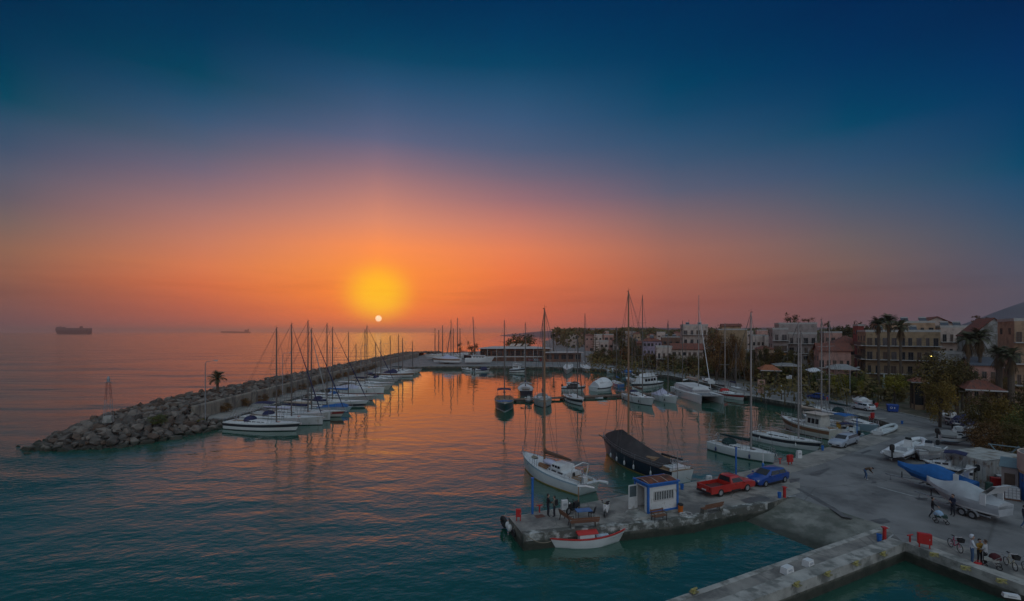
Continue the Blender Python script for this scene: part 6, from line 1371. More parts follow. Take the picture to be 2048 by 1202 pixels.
# two-wheelers
def bicycle(label, rear, front, m, basket=True, group='bicycles leaning on the quay'):
    P = G(*front, QZ); Q = G(*rear, QZ); d = P - Q; ang = atan2(d.y, d.x); wb = d.length; k = wb / 1.05; mid = (P + Q) / 2
    t = thing('bicycle', label, 'bicycle', (mid.x, mid.y, QZ + .01), ang, group); rot = M.Rotation(R(90), 3, 'X'); r = .34 * min(k, 1.15)
    for x in (-wb / 2, wb / 2):
        w_ = bpy.data.objects.new('wheel', None); COL.objects.link(w_); w_.parent = t; w_.location = (x, 0, r)
        b = MB(); b.torus((0, 0, 0), r - .02, .022, 24, 6, rot); b.build('tyre', TYRE, w_, True)
        b = MB()
        for i in range(9): a = pi * i / 9; b.tube([(-(r - .03) * cos(a), 0, -(r - .03) * sin(a)), ((r - .03) * cos(a), 0, (r - .03) * sin(a))], .004, 3, False)
        b.tube([(0, -.05, 0), (0, .05, 0)], .03, 8); b.build('spokes', STEEL, w_)
    h = wb / 2; b = MB(); bb = V((-h * .12, 0, r * .85)); st_ = V((-h * .36, 0, .86)); hd = V((h * .66, 0, .88)); hb = V((h * .74, 0, .62))
    for p, q in ((bb, st_), (bb, hb), (st_ - V((0, 0, .22)), hb + V((0, 0, .12))), (hb, hd + V((0, 0, .12)))): b.tube([p, q], .024, 6)
    for s_ in (1, -1): b.tube([bb, (-h, s_ * .05, r)], .013, 5); b.tube([st_ - V((0, 0, .14)), (-h, s_ * .05, r)], .012, 5); b.tube([hb, (h, s_ * .05, r)], .016, 5)
    b.build('frame', m, t)
    b = MB(); b.loft([[st_ + V((x, y, z)) for y, z in ((w_, .05), (0, .1), (-w_, .05), (0, .02))] for x, w_ in ((-.14, .09), (0, .07), (.14, .02))]); b.build('saddle', BLACK, t)
    b = MB(); b.tube([hd + V((-.12, .28, .12)), hd + V((0, .2, .14)), hd + V((0, 0, .12)), hd + V((0, -.2, .14)), hd + V((-.12, -.28, .12))], .016, 5); b.build('handlebar', STEEL, t)
    b = MB(); b.tube([bb + V((0, -.09, -.15)), bb + V((0, -.09, 0)), bb + V((0, .09, 0)), bb + V((0, .09, .15))], .016, 5); b.build('crank', STEEL, t)
    if basket:
        b = MB(); c = hd + V((.24, 0, .02)); b.loft([[c + V((x * q, y * q, z)) for x, y in ((-.14, -.18), (.14, -.18), (.14, .18), (-.14, .18))] for z, q in ((-.14, .8), (.12, 1.0), (.12, .92), (-.1, .76))]); b.build('basket', BLACK, t)
bicycle('pink bicycle with a dark front basket on the quay', (1901, 1094), (1920, 1106), mat('pink_frame', (.40, .03, .10), .4))
bicycle('cream bicycle with a dark front basket at the quay edge', (2012, 1130), (2030, 1142), mat('cream_frame', (.50, .48, .36), .4))
bicycle('black bicycle cut off by the right edge of the view', (2048, 1140), (2064, 1152), BLACK, False)
def scooter(label, rear, front, m, cat='motor scooter', name='motor_scooter', moto=False):
    P = G(*front, QZ); Q = G(*rear, QZ); d = P - Q; ang = atan2(d.y, d.x); wb = 1.3; mid = (P + Q) / 2
    t = thing(name, label, cat, (mid.x, mid.y, QZ + .01), ang, 'scooters on the pier'); r = .24 if not moto else .3
    wheel(t, (-wb / 2, 0, r), r, .12); wheel(t, (wb / 2, 0, r), r, .12)
    b = MB(); b.loft([[V((x, y, z)) for y, z in ((w, zl), (w, zh), (-w, zh), (-w, zl))] for x, w, zl, zh in ((-.85, .1, .5, .74), (-.6, .17, .42, .78), (-.15, .15, .3, .72), (-.05, .15, .26, .36), (.3, .15, .26, .34), (.36, .2, .28, .95), (.48, .16, .4, .98), (.52, .06, .5, .9))]); b.build('body', m, t, True)
    b = MB(); b.loft([[V((x, y, z)) for y, z in ((w, .76), (w * .8, .86), (-w * .8, .86), (-w, .76))] for x, w in ((-.75, .1), (-.4, .16), (-.08, .1))]); b.build('seat', BLACK, t, True)
    b = MB(); b.tube([(.6, 0, r), (.42, 0, .95), (.38, 0, 1.02)], .035, 6); b.tube([(.3, .32, 1.06), (.4, 0, 1.03), (.3, -.32, 1.06)], .022, 5); b.build('handlebar', TRIM, t)
    b = MB(); b.ell((.5, 0, .92), (.08, .1, .08), 8, 5); b.build('headlight', LAMP, t)
    b = MB()
    for s_ in (1, -1): b.tube([(.36, s_ * .18, 1.05), (.38, s_ * .28, 1.2)], .01, 4); b.box((.38, s_ * .28, 1.24), (.03, .13, .09))
    b.build('mirror', TRIM, t)
scooter('white motor scooter parked on the pier, nose to the camera', (1216, 1022), (1209, 1036), HW)
scooter('black and white motorbike beside the white pedestal', (1158, 1020), (1134, 1031), BLACK, 'motorbike', 'motorbike', True)
# ------------------------------------------------------------------ the harbour kiosk
BLUEP = mat('blue_gloss_paint', (.02, .13, .42), .45, var=.15, scale=4, dirt=((.12, .10, .08), .15, 2)); REDP = mat('red_gloss_paint', (.45, .022, .02), .45, var=.15, scale=4); KW = mat('kiosk_white', (.60, .60, .58), .7, var=.1, scale=2, dirt=((.4, .38, .34), .3, 2)); RUST = mat('rusty_sheet', (.16, .05, .025), .85, var=.4, scale=2.5, dirt=((.07, .03, .02), .5, 1.5))
p0, p1, p2 = G(1296.4, 1027, 1.42), G(1354.4, 1017, 1.42), G(1275.7, 1012, 1.42)
kd = p1 - p0; kw = kd.length; ka = atan2(kd.y, kd.x); kdep = (p2 - p0).length * 1.0; kh = 2.34
t = thing('kiosk', 'small white harbour kiosk with blue trim and rusty roof', 'kiosk', (p0.x, p0.y, QZ), ka)
b = MB(); b.box((kw / 2, kdep / 2, .11), (kw + .1, kdep + .1, .22)); b.build('plinth', CONC_PALE, t)
b = MB(); z0 = .22; th = .08
b.box((kw / 2, th / 2, z0 + kh / 2), (kw, th, kh)); b.box((kw / 2, kdep - th / 2, z0 + kh / 2), (kw, th, kh)); b.box((kw - th / 2, kdep / 2, z0 + kh / 2), (th, kdep - 2 * th, kh))
b.box((th / 2, kdep * .16, z0 + kh / 2), (th, kdep * .32 - .16, kh)); b.box((th / 2, kdep * .9, z0 + kh / 2), (th, kdep * .2 - .16, kh)); b.box((th / 2, kdep * .55, z0 + 2.12), (th, kdep * .5, kh - 2.0 - .12)); b.build('wall', KW, t)
b = MB(); b.box((kw / 2, kdep / 2, .26), (kw - .2, kdep - .2, .06)); b.build('floor', CONC, t)
b = MB()
for x, y in ((0, 0), (kw, 0), (0, kdep), (kw, kdep)): b.box((x, y, z0 + kh / 2), (.16, .16, kh))
for zz, hh in ((z0 + .07, .14), (z0 + kh - .1, .22)):
    b.box((kw / 2, -.0, zz), (kw - .16, .12, hh)); b.box((kw / 2, kdep, zz), (kw - .16, .12, hh)); b.box((0, kdep / 2, zz), (.12, kdep - .16, hh)) if zz > 1 else None; b.box((kw, kdep / 2, zz), (.12, kdep - .16, hh))
b.build('trim', BLUEP, t)
b = MB(); b.box((kw / 2, kdep / 2, z0 + kh + .05), (kw + .34, kdep + .34, .1)); rf = b.build('roof', BLUEP, t)
b = MB(); b.loft([[V((x, y, z)) for y, z in ((-.02, z0 + kh + .12), (kdep * .5, z0 + kh + .24), (kdep + .02, z0 + kh + .12), (kdep + .02, z0 + kh + .1), (-.02, z0 + kh + .1))] for x in (.0, kw)]); b.build('roof_sheet', RUST, rf)
b = MB()
for i in range(4): x = .05 + (kw - .1) * i / 3; b.loft([[V((x + dx, y, z)) for y, z in ((-.03, z0 + kh + .13), (kdep * .5, z0 + kh + .26), (kdep + .03, z0 + kh + .13))] for dx in (-.05, .05)], False)
b.build('roof_batten', mat('pale_batten', (.34, .24, .2), .8), rf)
wx0, wx1, wz0, wz1 = kw * .2, kw * .85, z0 + .98, z0 + 1.72
b = MB()
for x in (wx0, wx1): b.box((x, -.02, (wz0 + wz1) / 2), (.06, .1, wz1 - wz0 + .06))
for zz in (wz0, wz1): b.box(((wx0 + wx1) / 2, -.02, zz), (wx1 - wx0 - .06, .09, .06))
wn = b.build('window', FRAMEW, t)
b = MB(); b.box(((wx0 + wx1) / 2, -.005, (wz0 + wz1) / 2), (wx1 - wx0 - .06, .03, wz1 - wz0 - .06)); b.build('pane', PANE, wn)
b = MB()
for i in range(1, 11): b.box((wx0 + (wx1 - wx0) * i / 11, -.05, (wz0 + wz1) / 2), (.045, .03, wz1 - wz0 - .06))
b.build('window_bars', HW, wn)
dh = M.Rotation(0, 3, 'Z'); b = MB(); dx = -.06; dw = .85   # the open door leaf swung out to the left
for x in (dx - dw, dx - .05): b.box((x, kdep * .8, z0 + 1.02), (.09, .05, 2.0))
for zz in (z0 + .06, z0 + .95, z0 + 1.98): b.box((dx - dw / 2 - .02, kdep * .8, zz), (dw - .09, .048, .1))
b.box((dx - dw / 2 - .02, kdep * .8, z0 + .5), (dw - .1, .03, .82)); dr = b.build('door', KW, t); b = MB(); b.box((dx - dw / 2 - .02, kdep * .8, z0 + 1.47), (dw - .1, .02, .9)); b.build('pane', mat('door_glass', (.10, .13, .14), .15), dr)
t = thing('doorstep', 'worn concrete step before the kiosk door', 'step', (p0.x, p0.y, QZ), ka); b = MB(); b.loft([[V((-1.7, -.5, .012)), V((-.12, -.5, .012)), V((-.12, kdep * .8, .012)), V((-1.3, kdep * .8, .012))], [V((-1.35, -.42, .2)), V((-.12, -.42, .2)), V((-.12, kdep * .78, .2)), V((-1.1, kdep * .78, .2))]]); b.build('slab', CONC_PALE, t)
# ------------------------------------------------------------------ furniture of the quays
def post(label, px, py, top, m, r=.06, cat='pole', name='pole', group='poles on the quays', base=None, cap=True):
    p = G(px, py, QZ); zt = ZY(top, p.y); t = thing(name, label, cat, (p.x, p.y, QZ + .012), 0, group); b = MB(); b.tube([(0, 0, 0), (0, 0, zt - QZ)], r, 10); b.build('shaft', m, t, True)
    if cap: b = MB(); b.box((0, 0, zt - QZ + .03), (r * 2.6, r * 2.6, .06)); b.build('cap', m, t)
    if base: b = MB(); b.lathe([(r * 2.6, 0), (r * 2.8, .5), (r * 1.2, .55)], (0, 0, 0), 12); b.build('base', base, t)
    return t
post('tall blue pole at the back edge of the pier head', 1065, 1028, 957, BLUEP, .10); post('tall blue pole behind the red pickup', 1472, 950, 896, BLUEP, .085); post('slim blue pole beside the blue awning', 1714, 872, 838, BLUEP, .06); post('slim white pole with a blue tub foot beside the racing sloop', 1526, 936, 905, HW, .045, base=BLUEP, cap=False); post('thin grey pole behind the right corner of the kiosk', 1355, 968, 903, ALU, .045)
post('red post on the pier side of the slipway', 1569, 995, 975, REDP, .13, 'bollard', 'bollard', 'red posts by the slipway'); post('red post on the jetty side of the slipway', 1769, 1081, 1056, REDP, .12, 'bollard', 'bollard', 'red posts by the slipway')
def tub(label, px, py, m=BLUEP, h=.5, r=.17): p = G(px, py, QZ); b = MB(); b.lathe([(r * .8, 0), (r, h), (r * .9, h), (r * .75, .06)], (0, 0, 0), 14); t = thing('tub', label, 'tub', (p.x, p.y, QZ + .016), 0, 'blue tubs on the quays'); b.build('bucket', m, t); b = MB(); b.torus((0, 0, h), r, .015, 14, 5); b.build('rim', m, t)
tub('blue tub beside the red post on the pier', 1559, 996); tub('blue tub beside the red post on the jetty', 1758.5, 1083); tub('blue tub at the stern of the tarpaulined yacht', 1364, 979); tub('blue tub between the sloops and the estate car', 1645, 901, h=.6); tub('blue tub near the far corner of the quay', 1804, 848)
def cabinet(label, px, py, w=.55, h=.75, leg=.45, m=REDP, rz=0, group='red hose cabinets', cat='hose cabinet', name='hose_cabinet', d=.28):
    p = G(px, py, QZ); t = thing(name, label, cat, (p.x, p.y, QZ + .012), rz, group)
    b = MB(); b.box((0, 0, leg + h / 2), (w, d, h)); bx_ = b.build('box', m, t)
    b = MB(); b.box((0, -d / 2 - .012, leg + h / 2), (w * .86, .02, h * .88)); dd = b.build('door', m, bx_); b = MB(); b.box((w * .32, -d / 2 - .035, leg + h / 2), (.03, .03, .12)); b.build('handle', STEEL, dd)
    for s_ in (1, -1): b = MB(); b.box((s_ * w * .36, 0, leg / 2), (.07, .07, leg)); b.build('leg', m, t)
cabinet('red hose cabinet at the tip of the pier', 1037, 1042, .42, .6, .35); cabinet('red hose cabinet on the quay by the racing sloop', 1580, 929, .75, .8, .3, rz=.4); cabinet('red hose cabinet on the road edge below the white hatchback', 1745, 840, .8, .9, .35, rz=.5); cabinet('large red panel on two legs at the basin corner', 1849, 1099, .78, .72, .4, rz=-.5)
def valve(label, px, py, h=.6): p = G(px, py, QZ); t = thing('hydrant', label, 'hydrant', (p.x, p.y, QZ + .012), .3, 'red hydrants'); b = MB(); b.tube([(0, 0, 0), (0, 0, h)], .06, 8); b.build('standpipe', REDP, t); b = MB(); b.tube([(-.26, 0, h), (.26, 0, h)], .05, 8); b.build('crossbar', REDP, t)
valve('red T-shaped hydrant beside the large red panel', 1820, 1087); valve('red T-shaped hydrant near the two men on the pier', 1079, 1025); valve('red T-shaped hydrant beside the racing sloop', 1560, 928); valve('red T-shaped hydrant below the white hatchback', 1739, 840)
def pedestal(label, px, py, w=.5, h=.85, d=.35, rz=.2): p = G(px, py, QZ); t = thing('supply_pedestal', label, 'supply pedestal', (p.x, p.y, QZ + .012), rz, 'white supply pedestals'); b = MB(); b.box((0, 0, h / 2), (w, d, h), top=(.9, .8)); b.build('housing', HW, t); b = MB(); b.box((0, -d / 2, h * .62), (w * .5, .06, h * .22)); b.build('socket_panel', DECKG, t)
pedestal('white supply pedestal behind the two men on the pier', 1129, 1019, .6, .8); pedestal('white supply box at the harbour edge left of the pickup', 1418, 961, .55, .5); pedestal('tall white supply pedestal beside the long white sloop', 1598, 916, .6, .9); pedestal('white supply pedestal at the pale dinghy', 1759, 866, .6, .8)
pedestal('white concrete block on the jetty, left of two', 1574, 1146, .75, .42, .5, .5); pedestal('white concrete block on the jetty, right of two', 1616, 1132, .6, .42, .5, .5); pedestal('low white box at the lower right quay edge', 2022, 1195, .75, .2, .3, -.4)
# benches
SLATW = mat('bench_slat', (.17, .075, .04), .7, var=.25, scale=3, streak=(.4, 8, 8)); IRON = mat('cast_iron', (.022, .022, .024), .6)
def bench(label, px, py, rz, L=1.8, legm=IRON, slat=SLATW, thick=.07, back=True):
    p = G(px, py, QZ); t = thing('bench', label, 'bench', (p.x, p.y, QZ + .012), rz, 'benches on the pier')
    b = MB()
    for y in (-.18, -.03, .12): b.box((0, y, .45), (L, .12, .04))
    b.build('seat', slat, t)
    if back:
        b = MB()
        for z, y in ((.62, .24), (.8, .29)): b.box((0, y, z), (L, .035, .13))
        b.build('backrest', slat, t)
    for s_ in (1, -1):
        b = MB(); x = s_ * L * .44; b.box((x, -.02, .215), (thick, .46, .42), top=(1, .85)) if legm is not IRON else (b.tube([(x, -.22, 0), (x, -.2, .42), (x, .2, .42), (x, .33, .9)], .03, 6), b.tube([(x, .26, 0), (x, .14, .42)], .03, 6), b.tube([(x, -.22, .42), (x, -.25, .66), (x, .24, .66)], .025, 6)); b.build('leg', legm, t)
bench('iron-framed bench seen end-on on the pier', 1133, 1044, 2.0, 1.5); bench('long brown bench with white concrete ends facing the water', 1169, 1055, .18 + pi, 2.3, COPE, thick=.28); bench('bench with white concrete ends at the slipway end of the pier', 1424, 1025, .42 + pi, 2.1, COPE, SLATW, .3); bench('dark bench along the front wall of the kiosk', 1318, 1042, ka, 1.3)
p = G(1167, 1037, QZ); t = thing('table', 'low blue table beside the long bench', 'table', (p.x, p.y, QZ + .012), .2); b = MB(); b.box((0, 0, .68), (1.3, .75, .05)); b.build('tabletop', mat('blue_tabletop', (.06, .16, .34), .5), t)
for sx in (1, -1):
    for sy in (1, -1): b = MB(); b.tube([(sx * .55, sy * .3, 0), (sx * .55, sy * .3, .66)], .025, 6); b.build('leg', IRON, t)
p = G(1184, 1035, QZ); t = thing('chair', 'dark chair turned away at the blue table', 'chair', (p.x, p.y, QZ + .012), 2.6); b = MB(); b.box((0, 0, .43), (.42, .42, .04)); b.build('seat', TRIM, t); b = MB(); b.sheet((-.2, -.2, .45), (-.2, .2, .45), (-.32, .2, .9), (-.32, -.2, .9), .03); b.build('backrest', TRIM, t)
for sx in (1, -1):
    for sy in (1, -1): b = MB(); b.tube([(sx * .18, sy * .18, 0), (sx * .18, sy * .18, .42)], .018, 5); b.build('leg', TRIM, t)
p = G(1361, 1026, QZ); t = thing('litter_bin', 'orange litter bin with a black lid beside the kiosk', 'litter bin', (p.x, p.y, QZ + .012), 0); b = MB(); b.lathe([(.19, .06), (.22, .62), (.22, .66)]); b.build('bin', mat('orange_plastic', (.50, .12, .01), .5), t); b = MB(); b.lathe([(.235, .66), (.235, .76), (.12, .82), (.02, .83)]); b.build('lid', BLACK, t)
b = MB(); rc = random.Random(4)
for k in range(5): b.torus((rc.uniform(-.3, .3), rc.uniform(-.2, .2), .04 + .03 * k), rc.uniform(.2, .42), .03, 16, 5)
o = b.build('rope_heap', mat('white_rope', (.45, .44, .42), .95, var=.3, scale=9)); p = G(1370, 1031, QZ); o.location = (p.x, p.y, QZ + .012); tag(o, 'heap of pale rope on the pier beside the kiosk', 'rope')
p = G(1157, 1022, QZ); t = thing('signal_arm', 'brown post with a white arm on the pier', 'post', (p.x, p.y, QZ + .012), 0); b = MB(); b.tube([(0, 0, 0), (0, 0, 2.05)], .05, 7); b.build('post', WOODM, t); b = MB(); b.loft([[V((x, y, z)) for y, z in ((.07, 2.05 + zz), (.05, 2.15 + zz), (-.05, 2.15 + zz), (-.07, 2.05 + zz))] for x, zz in ((-.1, .02), (.6, .04), (1.35, -.12))]); b.build('arm', HW, t)
# tyres and floats hung at the pier tip
for k, (u, v, r_, mm, lb) in enumerate([(1008, 1044, .5, BLACK, 'big black tyre fender at the pier tip'), (1016, 1050, .24, FENDM, 'white float hanging below the big tyre fender'), (1020, 1056, .24, FENDM, 'white float hanging lower at the pier tip'), (1027, 1066, .3, BLACK, 'small black tyre fender at the pier corner')]):
    p = G(u, v, .55); t = thing('tyre_fender' if mm is BLACK else 'float', lb, 'tyre fender' if mm is BLACK else 'float', (p.x, p.y, .55), .5, 'fenders at the pier tip'); b = MB()
    if mm is BLACK: b.torus((0, 0, 0), r_ * .75, r_ * .3, 18, 8, M.Rotation(R(80), 3, 'Y'))
    else: b.ell((0, 0, 0), (r_, r_, r_ * 1.3), 10, 8)
    b.build('body', mm, t, True); b = MB(); b.tube([(0, 0, r_), (.3, .1, .68)], .02, 5); b.build('line', mat('old_rope', ()) if False else MATS['old_rope'], t)
# yellow mooring bollards of the basin
YP = mat('yellow_bollard_paint', (.32, .28, .09), .6, var=.3, scale=6, dirt=((.12, .10, .07), .4, 3))
for k, (u, v) in enumerate([(1388, 1184), (1594, 1171), (1656, 1150), (1712.7, 1129), (1767, 1110), (1868, 1112), (1931, 1139), (2003, 1165)]):
    p = G(u, v, QZ + .12); t = thing('mooring_bollard', 'squat yellow mooring bollard on the basin kerb', 'mooring bollard', (p.x, p.y, QZ + .13), -.4 if u > 1810 else .5, 'yellow bollards round the basin'); b = MB(); b.lathe([(.16, 0), (.10, .05), (.09, .16), (.02, .18)], (0, 0, 0), 10); b.build('stem', YP, t, True); b = MB(); b.tube([(-.24, 0, .17), (.24, 0, .17)], .06, 8); b.build('horn', YP, t, True); b = MB(); b.box((0, 0, .012), (.5, .36, .024)); b.build('base_plate', YP, t)
# lamp posts
def lamp_post(label, px, py, top, arm=-1, lit=False, X=None, Y=None, group='street lamps', al=1.6):
    p = V((X, Y, QZ)) if X is not None else G(px, py, QZ); h = ZY(top, p.y) - QZ; t = thing('street_lamp', label, 'street lamp', (p.x, p.y, QZ + .012), 0, group); b = MB(); b.tube([(0, 0, 0), (0, 0, h - .5), (arm * .3, 0, h - .1), (arm * al, 0, h)], [.09, .06, .05, .04], 7); b.build('pole', GALV, t, True); b = MB(); b.loft([[V((arm * (al + dx), y * q, h + z)) for y, z in ((.13, .02), (.08, .12), (-.08, .12), (-.13, .02), (0, -.04))] for dx, q in ((-.1, .6), (.2, 1), (.55, .7))]); hd_ = b.build('lamp_head', DECKG, t)
    b = MB(); b.box((arm * (al + .25), 0, h - .045), (.5, .2, .05)); b.build('lens', mat('lit_lens', (.9, .8, .5), .4, emit=((1.0, .72, .15), 14)) if lit else mat('lens', (.6, .6, .58), .2), hd_)
for k in range(6): lamp_post(['street lamp nearest the breakwater head', 'breakwater lamp second from the head', 'breakwater lamp third from the head', 'breakwater lamp fourth from the head', 'breakwater lamp fifth from the head', 'breakwater lamp furthest from the head'][k], 0, 0, HY - (-H + 11.6) * F / (81 + 30 * k) if False else HY + (H - 11.5) * F / (81 + 30 * k), 1, False, [-52.3, -53.6, -54, -54.4, -54.6, -53][k], 81 + 30 * k, 'lamps along the breakwater')
lamp_post('lit street lamp glowing yellow before the apartment block', 1880, 802, 712, -1, True, group='street lamps'); lamp_post('unlit street lamp before the stocky palms', 2024, 838, 735, -1, False, al=2.0)
lamp_post('thin lamp post on the far shore promenade', 1100, 730, 690, -1); lamp_post('thin lamp post behind the far small boats', 1075, 729, 680, 1); lamp_post('lamp post among the roadside hedges', 1700, 800, 735, 1)
# navigation light on the breakwater head
p = V((-61.6, 72.5, 2.75)); t = thing('navigation_light', 'slender lattice light tower on the breakwater head', 'light tower', tuple(p), .4); h = ZY(752, 72.5) - 2.75
b = MB(); b.box((0, 0, .4), (1.2, 1.2, 1.0), top=(.8, .8)); b.build('base', CONC_PALE, t)
for mm, z0, z1 in ((GALV, .9, h * .48), (mat('faded_red_paint', (.16, .045, .04), .7), h * .48, h * .86)):
    b = MB(); q = lambda z: .52 - .36 * z / h
    for sx in (1, -1):
        for sy in (1, -1): b.tube([(sx * q(z0), sy * q(z0), z0), (sx * q(z1), sy * q(z1), z1)], .026, 5)
    n = 3
    for i in range(n):
        a, c = z0 + (z1 - z0) * i / n, z0 + (z1 - z0) * (i + 1) / n
        for (ax, ay), (bx_, by) in (((1, 1), (1, -1)), ((1, -1), (-1, -1)), ((-1, -1), (-1, 1)), ((-1, 1), (1, 1))): b.tube([(ax * q(a), ay * q(a), a), (bx_ * q(c), by * q(c), c)], .011, 4); b.tube([(ax * q(c), ay * q(c), c), (bx_ * q(c), by * q(c), c)], .011, 4)
    b.build('lattice', mm, t)
b = MB(); b.box((0, 0, h * .87), (.8, .8, .05)); b.build('platform', GALV, t); b = MB(); b.lathe([(.2, h * .88), (.22, h * .94), (.16, h * .97), (.02, h)], (0, 0, 0), 10); b.build('lantern', GALV, t)
# signs
p = G(1521, 797, QZ); t = thing('notice_board', 'faded tall notice board on two posts by the far quay', 'notice board', (p.x, p.y, QZ + .012), -.35)
for s_ in (1, -1): b = MB(); b.tube([(s_ * .85, 0, 0), (s_ * .85, 0, 3.3)], .06, 6); b.build('post', IRON, t)
b = MB(); b.prism([(-.6, 1.2), (.62, 1.2), (.62, 3.0), (.95, 3.0), (.95, 4.3), (-.6, 4.3)], -.10, -.06, 'y'); bd = b.build('board', mat('faded_board', (.42, .24, .18), .7, var=.15), t)
b = MB()
for k in range(5): b.box((.05, -.105, 3.9 - k * .5), (.8 - .12 * (k % 2), .02, .12))
b.build('text_lines', mat('faded_print', (.16, .07, .06), .8), bd)
p = G(1578, 783, QZ); t = thing('road_sign', 'small white square sign on a pole by the road', 'sign', (p.x, p.y, QZ), -.3); b = MB(); b.tube([(0, 0, 0), (0, 0, 4.2)], .05, 6); b.build('post', GALV, t); b = MB(); b.box((0, -.08, 3.7), (1.2, .05, 1.0)); sg = b.build('panel', HW, t)
b = MB()
for k in range(3): b.box((0, -.115, 3.95 - k * .26), (.9 - .2 * k, .02, .1))
b.build('text_lines', mat('sign_print', (.2, .2, .3), .7), sg)
p = G(1563, 785, QZ); t = thing('fuel_pump', 'white pump cabinet by the road behind the far quay', 'pump', (p.x, p.y, QZ), -.3); b = MB(); b.box((0, 0, .9), (.7, .5, 1.8), top=(.9, .9)); b.build('housing', HW, t); b = MB(); b.box((0, -.26, 1.35), (.45, .04, .4)); b.build('dial_panel', GLASS, t); b = MB(); b.tube([(.4, 0, 1.4), (.6, -.1, .6), (.42, -.1, .3)], .03, 5); b.build('hose', BLACK, t)
p = G(1768, 790, QZ); t = thing('parasol', 'tall closed pale green parasol on the cafe terrace', 'parasol', (p.x, p.y - 0, QZ), 0); b = MB(); b.tube([(0, 0, 0), (0, 0, 5.2)], .05, 7); b.build('pole', WOODM, t); b = MB(); b.lathe([(.16, 1.5), (.42, 1.75), (.36, 2.6), (.24, 3.8), (.12, 4.9), (.03, 5.1)], (0, 0, 0), 9); b.build('canopy', mat('pale_green_canvas', (.36, .42, .38), .85), t)
p = G(1785, 824, QZ); t = thing('recycling_bin', 'big blue recycling bin with white marks by the road', 'recycling bin', (p.x, p.y, QZ + .012), -.45)
b = MB(); b.box((0, 0, .75), (1.5, 1.0, 1.2), top=(1.15, 1.15)); b.build('container', mat('blue_plastic', (.012, .06, .28), .5), t); b = MB(); b.box((0, 0, 1.41), (1.8, 1.22, .12), top=(.92, .85)); b.build('lid', mat('blue_plastic_lid', (.015, .07, .30), .5), t)
b = MB(); b.torus((-.3, -.56, .85), .17, .045, 14, 4, M.Rotation(R(82), 3, 'X')); b.box((.2, -.56, .85), (.14, .03, .34)); b.build('recycling_mark', HW, t)
for sx in (1, -1):
    for sy in (1, -1): b = MB(); b.tube([(sx * .6, sy * .38 - .04, .09), (sx * .6, sy * .38 + .04, .09)], .09, 10); b.build('wheel', BLACK, t)
p = G(1652, 808, QZ); t = thing('warning_flag', 'small red and white flag on a stick at the roadside', 'flag', (p.x, p.y, QZ + .012), 0); b = MB(); b.tube([(0, 0, 0), (0, 0, 1.5)], .03, 5); b.build('stick', HW, t); b = MB(); b.loft([[V((x, y, z)) for z in (.75, 1.12, 1.48)] for x, y in ((0, .0), (.2, .06), (.4, .02))], False); b.build('cloth', REDP, t)
# ------------------------------------------------------------------ yard at the right: containers, tanks, sheds
CORR = mat('container_white', (.42, .42, .39), .7, var=.12, scale=1.5, dirt=((.2, .15, .11), .3, 1.2))
def container(label, p, q, dep, open_=False):
    P = G(*p, 3.8); Q = G(*q, 3.8); P.z = Q.z = QZ; d = Q - P; w = d.length; ang = atan2(d.y, d.x); h = 2.58; t = thing('shipping_container', label, 'shipping container', (P.x, P.y, QZ + .012), ang, 'containers in the boatyard')
    n = 22; b = MB(); prof = []
    for i in range(n * 2 + 1): prof.append((i * dep / (n * 2), .0 if (i // 1) % 4 in (0, 1) else .05))
    for x_, s_ in ((.03, 1), (w - .03, -1)): b.loft([[V((x_ + s_ * o, y, z)) for y, o in prof] for z in (.1, h - .1)], False)
    b.box((w / 2, dep, h / 2), (w - .1, .05, h - .1)); b.box((w / 2, dep / 2, .08), (w - .06, dep - .06, .12)); b.build('walls', CORR, t)
    b = MB(); b.box((w / 2, dep / 2, h - .03), (w - .02, dep - .02, .06)); b.build('roof', mat('container_roof', (.36, .36, .33), .7, var=.2, dirt=((.2, .17, .13), .4, .7)), t)
    b = MB()
    for x_ in (.04, w - .04):
        for y in (.04, dep - .04): b.box((x_, y, h / 2), (.1, .1, h - .12))
    for zz in (.06, h - .09): b.box((w / 2, .03, zz), (w - .18, .09, .12))
    b.build('frame', CORR, t)
    for s_ in (0, 1):
        b = MB(); b.box((w * (.25 + .5 * s_), .03, h / 2), (w / 2 - .08, .05, h - .28)); dd = b.build('door', CORR, t); b = MB()
        for u in (.15, .36): b.tube([(w * (.5 * s_ + u), -.02, .2), (w * (.5 * s_ + u), -.02, h - .2)], .02, 5)
        b.build('lock_bar', GALV, dd)
container('white shipping container, left of two in the boatyard', (1881, 902), (1924, 911), 6.2); container('white shipping container, right of two in the boatyard', (1925.5, 911.3), (1972, 921), 6.2)
def ibc(label, px, py):
    p = G(px, py, QZ); t = thing('water_tank', label, 'water tank', (p.x, p.y, QZ + .012), -.6, 'caged tanks'); b = MB(); b.box((0, 0, .62), (.95, .95, .95)); b.build('tank', mat('tank_plastic', (.52, .53, .53), .5), t); b = MB()
    for k in range(5):
        u = -.5 + .25 * k
        for s_ in (1, -1): b.tube([(u, s_ * .5, .12), (u, s_ * .5, 1.12)], .016, 4); b.tube([(s_ * .5, u, .12), (s_ * .5, u, 1.12)], .016, 4)
    for z in (.14, .4, .66, .9, 1.12): b.tube([(-.5, -.5, z), (.5, -.5, z), (.5, .5, z), (-.5, .5, z), (-.5, -.5, z)], .016, 4)
    b.build('cage', GALV, t); b = MB(); b.box((0, 0, .06), (1.05, 1.05, .11)); b.build('pallet', SLATW, t)
ibc('caged white water tank beside the containers', 2006, 974); ibc('caged white water tank in front of the blue doors', 2022, 998)
